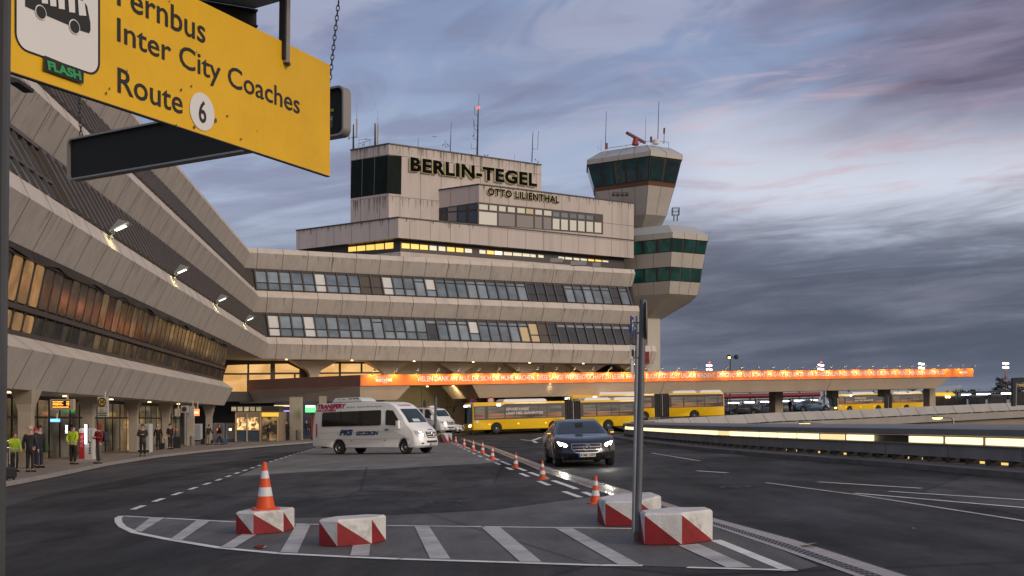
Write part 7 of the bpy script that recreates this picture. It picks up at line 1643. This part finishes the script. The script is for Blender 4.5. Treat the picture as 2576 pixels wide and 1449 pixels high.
t = thing('steel_post', 'pale thin pole before the black shelter at the right border', 'post', tuple(P(2556, 1016, 108))); MB().tube([P(2555.5, 1020, 108), P(2557, 966, 108)], .07, 8).build('pole', mat('galv_light', (.27, .28, .30), .4), t)
# lamps on the horizon
for i, (x, y0, y1, lab) in enumerate(((1784, 913, 931, 'far floodlight mast with red tip, nearest the tower'), (2065, 912, 931, 'far floodlight mast with red tip above the middle of the banner'), (2318, 909, 928, 'far floodlight mast above the right part of the banner'), (2530, 908, 940, 'far floodlight mast beside the bare tree'))):
    d = 430; t = thing('floodlight_mast', lab, 'floodlight mast', tuple(P(x, 1010, d)), group='far floodlight masts')
    MB().tube([P(x, 1015, d), P(x, y0+3, d)], [.32, .22], 8).build('mast', mat('mast_lit', (.45, .16, .05), .6), t)
    for dy in (2, 12):
        MB().bar(P(x-6, y0+dy+4, d), P(x+6, y0+dy+4, d), .9, .6).build('lamp_array', dark_metal, t)
        for dx in (-4, 4): MB().bar(P(x+dx-3, y0+dy+4.5+dx*.1, d-.6), P(x+dx+3, y0+dy+4.5+dx*.1, d-.6), .6, .6).build('lamp', mat('mast_lamp', (1, 1, 1), emit=(.95, 1, .98), es=5), t)
    if i < 2: MB().lathe([(.001, 0), (.35, .1), (.35, .5), (0.001, .6)], P(x+1, y0+1, d), 8).build('red_tip', mat('mast_red', (1, .1, .1), emit=(1, .08, .1), es=2), t)
d = 165; t = thing('street_lamp', 'double-headed street lamp above the canopy, one head lit orange', 'street lamp', tuple(P(1836, 1030, d)))
MB().tube([P(1836, 1035, d), P(1837.5, 893, d)], [.10, .07], 8).build('pole', dark_metal, t); MB().tube([P(1833, 899, d), P(1852, 898, d)], .05, 6).build('arm', dark_metal, t)
for x, lit in ((1833.5, True), (1852, False)):
    c = P(x, 898, d-.1); MB().lathe([(.001, -.25), (.30, -.18), (.36, 0), (.30, .18), (.001, .25)], c, 14, M=Matrix.Rotation(R(80), 3, 'X')).build('lamp_head', black, t, smooth=True)
    if lit: MB().lathe([(.001, 0), (.20, 0.02)], c+Vector((0, -.30, -.12)), 12, M=Matrix.Rotation(R(60), 3, 'X'), cap=False).build('diffuser', mat('sodium', (1, .6, .2), emit=(1, .50, .10), es=7), t)
# bare trees
bark = mat('bark', (.045, .038, .034), .9)
def bare_tree(px, ybase, ytop, d, spread, label, seed, levels=5):
    random.seed(seed); b = P(px, ybase, d); H_ = (ybase-ytop)/F*d; W_ = spread/F*d
    t = thing('bare_tree', label, 'tree', tuple(b)); tr = MB(); cr = MB(); tr.tube([b, b+Vector((0, 0, H_*.28))], [H_*.035, H_*.025], 7)
    def br(p, dr, L, r, lv):
        q = p+dr*L; q2 = p+dr*L*.55+Vector((random.uniform(-1, 1), random.uniform(-1, 1), random.uniform(-.3, 1)))*L*.07
        cr.tube([p, q2, q], [r, r*.8, r*.6], 4 if lv > 1 else 5, cap=False)
        if lv >= levels: return
        for k in range(3 if lv < 4 else 4):
            f = random.uniform(.45, 1); nd = (dr+Vector((random.uniform(-1, 1), random.uniform(-1, 1), random.uniform(-.25, .7)))*.75).normalized(); nd.x *= W_/H_*1.5; nd.normalize(); br(p+dr*L*f, nd, L*random.uniform(.58, .78), max(r*.60, H_*.0032), lv+1)
    for k in range(6): a = k*1.05; br(b+Vector((0, 0, H_*random.uniform(.18, .28))), Vector((math.cos(a)*.75*W_/H_*1.5, math.sin(a)*.6, .8)).normalized(), H_*.27, H_*.016, 1)
    tr.build('trunk', bark, t); cr.build('crown', bark, t)
bare_tree(2552, 1012, 922, 240, 130, 'large bare round-crowned tree at the right border', 5, 6); bare_tree(2412, 1006, 966, 300, 40, 'small bare tree left of the large one on the skyline', 9, 5); bare_tree(2296, 1000, 934, 330, 60, 'bare tree whose top shows above the banner', 12, 5); bare_tree(2458, 1008, 972, 290, 40, 'small dark tree in the middle of the right skyline', 15, 5)
random.seed(21); mb = MB()
for k in range(900):
    x = 2330+k*.42; hgt_ = 6+5*math.sin(x*.05)+4*math.sin(x*.17)+random.uniform(0, 5); p = P(x, 1004-random.uniform(0, hgt_+6), 345+random.uniform(-8, 8)); s_ = random.uniform(.5, 1.3); a = random.uniform(0, 3.14)
    mb.poly([p+Vector((math.cos(a)*s_, math.sin(a)*s_, -s_*.4)), p+Vector((-math.cos(a)*s_*.6, math.sin(a)*s_, s_*.2)), p+Vector((random.uniform(-.3, .3), 0, s_))])
o = mb.build('treeline', mat('treeline', (.035, .032, .032), .9), None, fix=False); tag(o, 'dark far treeline along the right horizon', 'treeline', kind='stuff')
# ------------------------------------------------------------------ birds
crow = mat('crow', (.012, .012, .013), .7)
def bird(px, py, d, size, label, grp, flying=True, rz=0):
    c = P(px, py, d); t = thing('bird', label, 'bird', tuple(c), R(rz), grp); s_ = size/F*d; mb = MB()
    if flying:
        mb.tube([(0, -s_*.25, 0), (0, -.1*s_, .01*s_), (0, .1*s_, 0), (0, .28*s_, 0)], [s_*.02, s_*.06, s_*.05, s_*.015], 7)
        for q in (-1, 1): mb.add([(q*.02*s_, -.10*s_, .02*s_), (q*.28*s_, -.16*s_, .13*s_), (q*.52*s_, .02*s_, .07*s_), (q*.25*s_, .05*s_, .11*s_), (q*.02*s_, .12*s_, .01*s_)], [(0, 1, 3, 4), (1, 2, 3)])
    else: mb.tube([(-s_*.45, 0, -s_*.30), (-s_*.1, 0, 0), (s_*.12, 0, s_*.25), (s_*.2, 0, s_*.45), (s_*.34, 0, s_*.44)], [s_*.05, s_*.17, s_*.15, s_*.10, s_*.02], 7)
    mb.build('plumage', crow, t, rel=False, smooth=True)
bird(1093, 345, 132, 15, 'single dark bird gliding above the roof block', 'birds above the terminal')
for i, (x, y) in enumerate(((1115, 365), (1126, 364), (1191, 342), (1219, 391), (1227, 391), (1347, 402.5), (1354, 408), (921, 350), (913, 365))): bird(x, y, 138 if x < 1300 else 146, 6, 'small dark bird perched among the aerials of the roof block', 'birds perched on the roof', False, 180*(i % 2))
for x, y in ((1991, 692), (1977, 699), (2100, 687), (2137, 698), (2141, 711), (2107, 725), (2079, 715), (2265, 707), (2296, 703), (2296, 716), (2214, 710), (2133, 665)): bird(x, y, 420, 5, 'tiny dark bird of the loose flock in the right sky', 'flock in the right sky', True, random.uniform(0, 90))

# scraps of paper and drain covers on the road
for x, y, s_ in ((2029, 1374, .16), (1478, 1312, .05), (1395, 1330, .04), (1700, 1290, .05), (1585, 1245, .05), (2300, 1330, .05)):
    c = G(x, y); t = thing('paper_scrap', 'small pale scrap lying on the asphalt' if s_ < .1 else 'crumpled white scrap beside the drain channel on the right', 'litter', tuple(c), group='scraps on the road' if s_ < .1 else None)
    mb = MB(); q = [Vector((random.uniform(-1, 1)*s_, random.uniform(-1, 1)*s_*.7, random.uniform(.005, .3*s_))) for k in range(5)]; mb.add(q, [(0, 1, 2), (0, 2, 3), (0, 3, 4)]); mb.build('paper', mat('paper', (.6, .6, .58), .8), t, rel=False)
cov = mat('cast_iron', (.035, .033, .032), .45, metal=.5, var=.2, vscale=9)
mb = MB()
for x, y, r in ((1120, 1262, .34), (1850, 1225, .34), (560, 1250, .32)):
    c = G(x, y)+Vector((0, 0, LIFT*1.5)); mb.poly([c+Vector((r*math.cos(k*math.pi/12), r*math.sin(k*math.pi/12), GX*r*math.cos(k*math.pi/12))) for k in range(24)], 0)
    for j in range(-3, 4): mb.poly([c+Vector((a_, b_, .002+GX*a_)) for a_, b_ in ((-r*.7, j*r*.2-.015), (r*.7, j*r*.2-.015), (r*.7, j*r*.2+.015), (-r*.7, j*r*.2+.015))], 1)
o = struct('manhole_covers', mb, [cov, black])
# ------------------------------------------------------------------ people
skin_m = mat('skin', (.46, .27, .20), .55)
def skin_mesh(name, verts, edges, radii, m, parent, root=0, sub=1):
    me = bpy.data.meshes.new(name); me.from_pydata([Vector(v) for v in verts], edges, []); o = bpy.data.objects.new(name, me); COL.objects.link(o)
    me.materials.append(m)
    mod = o.modifiers.new('skin', 'SKIN'); mod.use_smooth_shade = True
    sv = me.skin_vertices[0].data
    for i, r in enumerate(radii): sv[i].radius = r if isinstance(r, tuple) else (r, r); sv[i].use_root = (i == root)
    s = o.modifiers.new('smooth', 'SUBSURF'); s.levels = sub; s.render_levels = sub
    if parent is not None: o.parent = parent
    return o
POSES = {   # elbow, wrist for the left (+x) and right (-x) arm; ankle offsets
    'stand': ((.27, .03, 1.13), (.29, -.05, .87), (-.27, .03, 1.13), (-.29, -.05, .87), 0),
    'phone': ((.26, -.02, 1.14), (.07, -.26, 1.20), (-.27, -.02, 1.14), (-.06, -.25, 1.17), 0),
    'face': ((.27, .02, 1.13), (.26, -.08, .88), (-.30, -.12, 1.22), (-.10, -.20, 1.50), 0),
    'behind': ((.28, .08, 1.13), (.12, .17, .98), (-.28, .08, 1.13), (-.12, .17, .98), 0),
    'pull': ((.27, .06, 1.13), (.32, .16, .86), (-.27, .02, 1.13), (-.24, -.12, .95), 0),
    'walk': ((.26, .10, 1.14), (.27, .14, .90), (-.26, -.08, 1.14), (-.27, -.22, .93), .22),
    'bent': ((.25, -.18, 1.05), (.20, -.42, .98), (-.25, -.18, 1.05), (-.18, -.42, 1.0), .05),
    'sit': ((.25, -.12, 1.12), (.16, -.40, 1.12), (-.25, -.12, 1.12), (-.16, -.40, 1.12), 0)}
def person(label, px, py, hpx, face=0, pose='stand', jacket=(.02, .02, .022), legs=(.015, .015, .018), hair=(.03, .02, .015), hat=None, hood=None, band=False, bag=None, longcoat=False, longhair=False, at=None, h=None, group=None):
    loc = Vector(at) if at else G(px, py, .12)
    h = h or hpx/F*loc.y; k = h/1.76
    el, wl, er, wr, st = POSES[pose]; lean = -.16 if pose == 'bent' else 0
    V = []; E = []; Rr = []
    def add(p, r, par_=None):
        V.append(Vector(p)*k); Rr.append((r[0]*k, r[1]*k) if isinstance(r, tuple) else r*k)
        if par_ is not None: E.append((par_, len(V)-1))
        return len(V)-1
    pel = add((0, 0, .95), (.15, .105)); sp_ = add((0, lean*.3, 1.14), (.14, .10), pel); ch = add((0, lean, 1.36), (.155, .11), sp_); nk = add((0, lean-.01, 1.50), .055, ch); hb = add((0, lean-.03, 1.585), (.062, .075), nk); hm = add((0, lean-.03, 1.67), (.074, .090), hb); ht = add((0, lean-.02, 1.735), (.052, .062), hm)
    no = add((0, lean-.125, 1.635), .012, hm)
    for sx, e, w in ((1, el, wl), (-1, er, wr)):
        e = (e[0], e[1]+lean*.6, e[2]); w = (w[0], w[1]+lean*.6, w[2])
        sh = add((sx*.185, lean, 1.42), .062, ch); ei = add(e, .043, sh); wi = add(w, .030, ei)
        d = (Vector(w)-Vector(e)).normalized(); s_ = Vector((0, 1, 0)) if abs(d.y) < .8 else Vector((1, 0, 0)); pm = add(Vector(w)+d*.055, (.020, .036), wi)
        for j in range(4): add(Vector(w)+d*(.055+.075+(.0, .012, .008, -.012)[j])+s_*(.018*(j-1.5)), .009, pm)
        add(Vector(w)+d*.06-s_*.055+Vector((0, -.02, 0)), .010, wi)
    feet = []
    for sx in (1, -1):
        if pose == 'sit': hp_ = add((sx*.10, -.05, .92), .085, pel); kn = add((sx*.12, -.45, .95), .062, hp_); an = add((sx*.12, -.62, .82), .042, kn); add((sx*.12, -.74, .80), .035, an)
        else:
            fo = -sx*st; hp_ = add((sx*.095, 0, .90), .088, pel); kn = add((sx*.10, fo*.55-.02, .50), .060, hp_); an = add((sx*.105, fo+.02, .085), .040, kn); to = add((sx*.115, fo-.13, .035), .034, an); feet.append((sx, fo))
    body = skin_mesh('person', V, E, Rr, skin_m, None); body.location = loc; body.rotation_euler = (0, 0, R(face)); tag(body, label, 'person', group)
    jm = mat('cloth_%s' % '_'.join('%d' % (c*1000) for c in jacket), jacket, .8, var=.12, vscale=9); lm = mat('cloth_%s' % '_'.join('%d' % (c*1000) for c in legs), legs, .85)
    # jacket: torso and sleeves
    hem = .66 if longcoat else .80
    jv = [(0, 0, hem), (0, 0, 1.0), (0, lean*.3, 1.15), (0, lean, 1.37), (0, lean, 1.49)]; je = [(0, 1), (1, 2), (2, 3), (3, 4)]; jr = [(.185, .135), (.185, .135), (.182, .130), (.192, .132), (.085, .088)]
    for sx, e, w in ((1, el, wl), (-1, er, wr)):
        e = (e[0], e[1]+lean*.6, e[2]); w = Vector((w[0], w[1]+lean*.6, w[2])); w = Vector(e).lerp(w, .95); n0 = len(jv); jv += [(sx*.195, lean, 1.415), e, tuple(w)]; je += [(3, n0), (n0, n0+1), (n0+1, n0+2)]; jr += [.080, .064, .050]
    skin_mesh('jacket', [Vector(v)*k for v in jv], je, [(r[0]*k, r[1]*k) if isinstance(r, tuple) else r*k for r in jr], jm, body)
    if pose != 'sit':
        lv = [(0, 0, 1.02), (0, 0, .93)]; le = [(0, 1)]; lr = [(.135, .105), (.15, .115)]
        for sx, fo in feet: n0 = len(lv); lv += [(sx*.095, 0, .80), (sx*.10, fo*.55-.02, .50), (sx*.105, fo+.02, .10)]; le += [(1, n0), (n0, n0+1), (n0+1, n0+2)]; lr += [.094, .078, .066]
        skin_mesh('trousers', [Vector(v)*k for v in lv], le, [(r[0]*k, r[1]*k) if isinstance(r, tuple) else r*k for r in lr], lm, body)
        for sx, fo in feet: MB().tube([Vector(v)*k for v in ((sx*.108, fo+.07, .045), (sx*.11, fo-.03, .05), (sx*.118, fo-.17, .035), (sx*.118, fo-.20, .03))], [.04*k, .05*k, .045*k, .02*k], 8).build('shoe', plastic, body, rel=False, smooth=True)
    hc = hat or hair; hmz = mat('hair_%s' % '_'.join('%d' % (c*1000) for c in hc), hc, .8)
    c = Vector((0, lean-.015, 1.675))*k; mb = MB(); rows = [(.115, -.03), (.116, .02), (.105, .06), (.075, .095), (.03, .112), (.001, .115)] if hat else [(.098, -.04), (.106, .0), (.10, .045), (.075, .083), (.03, .102), (.001, .105)]
    mb.lathe([(r_*k, z_*k) for r_, z_ in rows], c+Vector((0, .018*k, .02*k if hat else .012*k)), 14, cap=False)
    if longhair: mb.tube([c+Vector((0, .05*k, .02*k)), c+Vector((0, .085*k, -.10*k)), c+Vector((0, .09*k, -.24*k))], [.085*k, .085*k, .05*k], 8)
    mb.build('hat' if hat else 'hair', hmz, body, rel=False, smooth=True)
    for sx in (-1, 1): MB().lathe([(.001, -.006*k), (.008*k, 0), (.001, .006*k)], Vector((sx*.032, lean-.115, 1.675))*k, 8).build('eye', black, body, rel=False)
    if hood: MB().lathe([(.13*k, -.13*k), (.13*k, -.02*k), (.12*k, .06*k), (.07*k, .11*k), (.001, .12*k)], c+Vector((0, .035*k, .01*k)), 14, cap=False).build('hood', jm, body, rel=False, smooth=True)
    if band:
        bm_ = mat('reflective', (.55, .55, .5), .3)
        MB().lathe([(.192*k, -.03*k), (.192*k, .03*k)], Vector((0, 0, 1.02))*k, 18, M=Matrix.Diagonal((1, .76, 1)), cap=False).build('reflective_band', bm_ if band is True else bm_, body, rel=False, smooth=True)
    if bag: 
        pos, sz, col = bag; MB().loft([[Vector((pos[0]+x*sz[0], pos[1]+y*sz[1], pos[2]+z*sz[2]))*k for x, y in ((-.5+i, -.5+i), (.5-i, -.5+i), (.5-i, .5-i), (-.5+i, .5-i))] for z, i in ((-.5, .15), (-.35, 0), (.3, .02), (.5, .2))]).build('bag', mat('bag_%d' % (sum(col)*1000), col, .8), body, rel=False)
    return body
HV = (.42, .62, .03)
person('person in hi-vis yellow jacket with long brown hair, hand raised to the face', 36, 1187, 100, 55, 'face', HV, hair=(.10, .05, .025), longhair=True, band=True)
person('tall person in dark jacket and pale cap seen from behind beside the hi-vis woman', 76, 1187.5, 114, 175, 'stand', (.022, .023, .028), hat=(.45, .36, .30), band=False)
person('person in black jacket and beanie carrying a green bag', 99, 1177, 106, 60, 'stand', (.014, .015, .02), (.018, .022, .04), hat=(.02, .015, .015), bag=((.24, -.05, .86), (.16, .26, .40), (.03, .06, .02)))
person('person in red cap hidden between the dark-jacketed two', 89, 1174, 97, 100, 'stand', (.03, .02, .022), hat=(.36, .02, .02))
person('man in hi-vis yellow jacket, black beanie and black trousers seen from behind', 184, 1168.5, 99.5, 160, 'behind', HV, (.012, .012, .014), hat=(.012, .012, .014), band=True)
person('person in red hooded jacket and grey trousers with a dark backpack', 249, 1166.5, 98, -35, 'phone', (.20, .014, .022), (.12, .11, .105), hood=True, bag=((.10, .22, 1.22), (.30, .20, .46), (.02, .03, .05)))
person('man in long dark brown coat facing the camera with a phone in his hands', 359, 1148, 80.5, 8, 'phone', (.035, .026, .020), (.010, .010, .012), hair=(.05, .035, .03), longcoat=True)
person('grey-haired person in black standing in the dark by the pillar', 398, 1131, 63, 40, 'stand', (.010, .010, .012), hair=(.35, .32, .30), longcoat=True)
person('person in black beside the large black suitcase', 428, 1130, 64, 60, 'pull', (.010, .011, .013), hair=(.012, .01, .01))
person('bent traveller in dark jacket and pale trousers at the ticket machines', 522.5, 1118.5, 50, 60, 'bent', (.025, .018, .014), (.22, .18, .14), hair=(.02, .015, .01))
person('walking traveller in dark clothes pulling the blue suitcase', 552, 1119, 52.5, -70, 'walk', (.014, .014, .014), (.015, .016, .024), hair=(.12, .10, .08))
person('person in dark clothes standing inside the kiosk doorway', 674, 1110.5, 42, 70, 'bent', (.02, .014, .012), (.02, .014, .014))
person('person in black standing right of the kiosk', 719.5, 1108, 52, 30, 'stand', (.012, .012, .016), hair=(.05, .035, .03))
person('person partly behind the canopy column next to the kiosk', 729, 1107, 50, -60, 'stand', (.10, .05, .03), hair=(.25, .2, .16))
person('traveller in dark jacket and blue jeans near the green sign', 771, 1104, 49, -10, 'stand', (.015, .015, .016), (.02, .04, .12))
person('person in black cut by the left border next to the black suitcase', 2, 1191, 106, 70, 'pull', (.010, .010, .012))
def dk(px, py, d): return P(px, py, d)
person('dark figure standing just left of the canopy column beyond the parapet', 0, 0, 0, 60, 'face', (.010, .010, .012), at=P(1938, 1040, 150), h=1.75, hair=(.01, .01, .01))
person('dark figure with wide hood standing alone right of the canopy column', 0, 0, 0, 20, 'stand', (.010, .010, .012), at=P(1987, 1038, 150), h=1.8, longcoat=True, hood=True)
Mc = saloon.rotation_euler.to_matrix()
person('driver behind the windscreen of the dark saloon', 0, 0, 0, math.degrees(CAR_A)+90, 'sit', (.02, .02, .024), at=saloon.location+Mc @ (Vector((-1.62, .36, -.44))*1.05), h=1.72, hair=(.04, .03, .025))
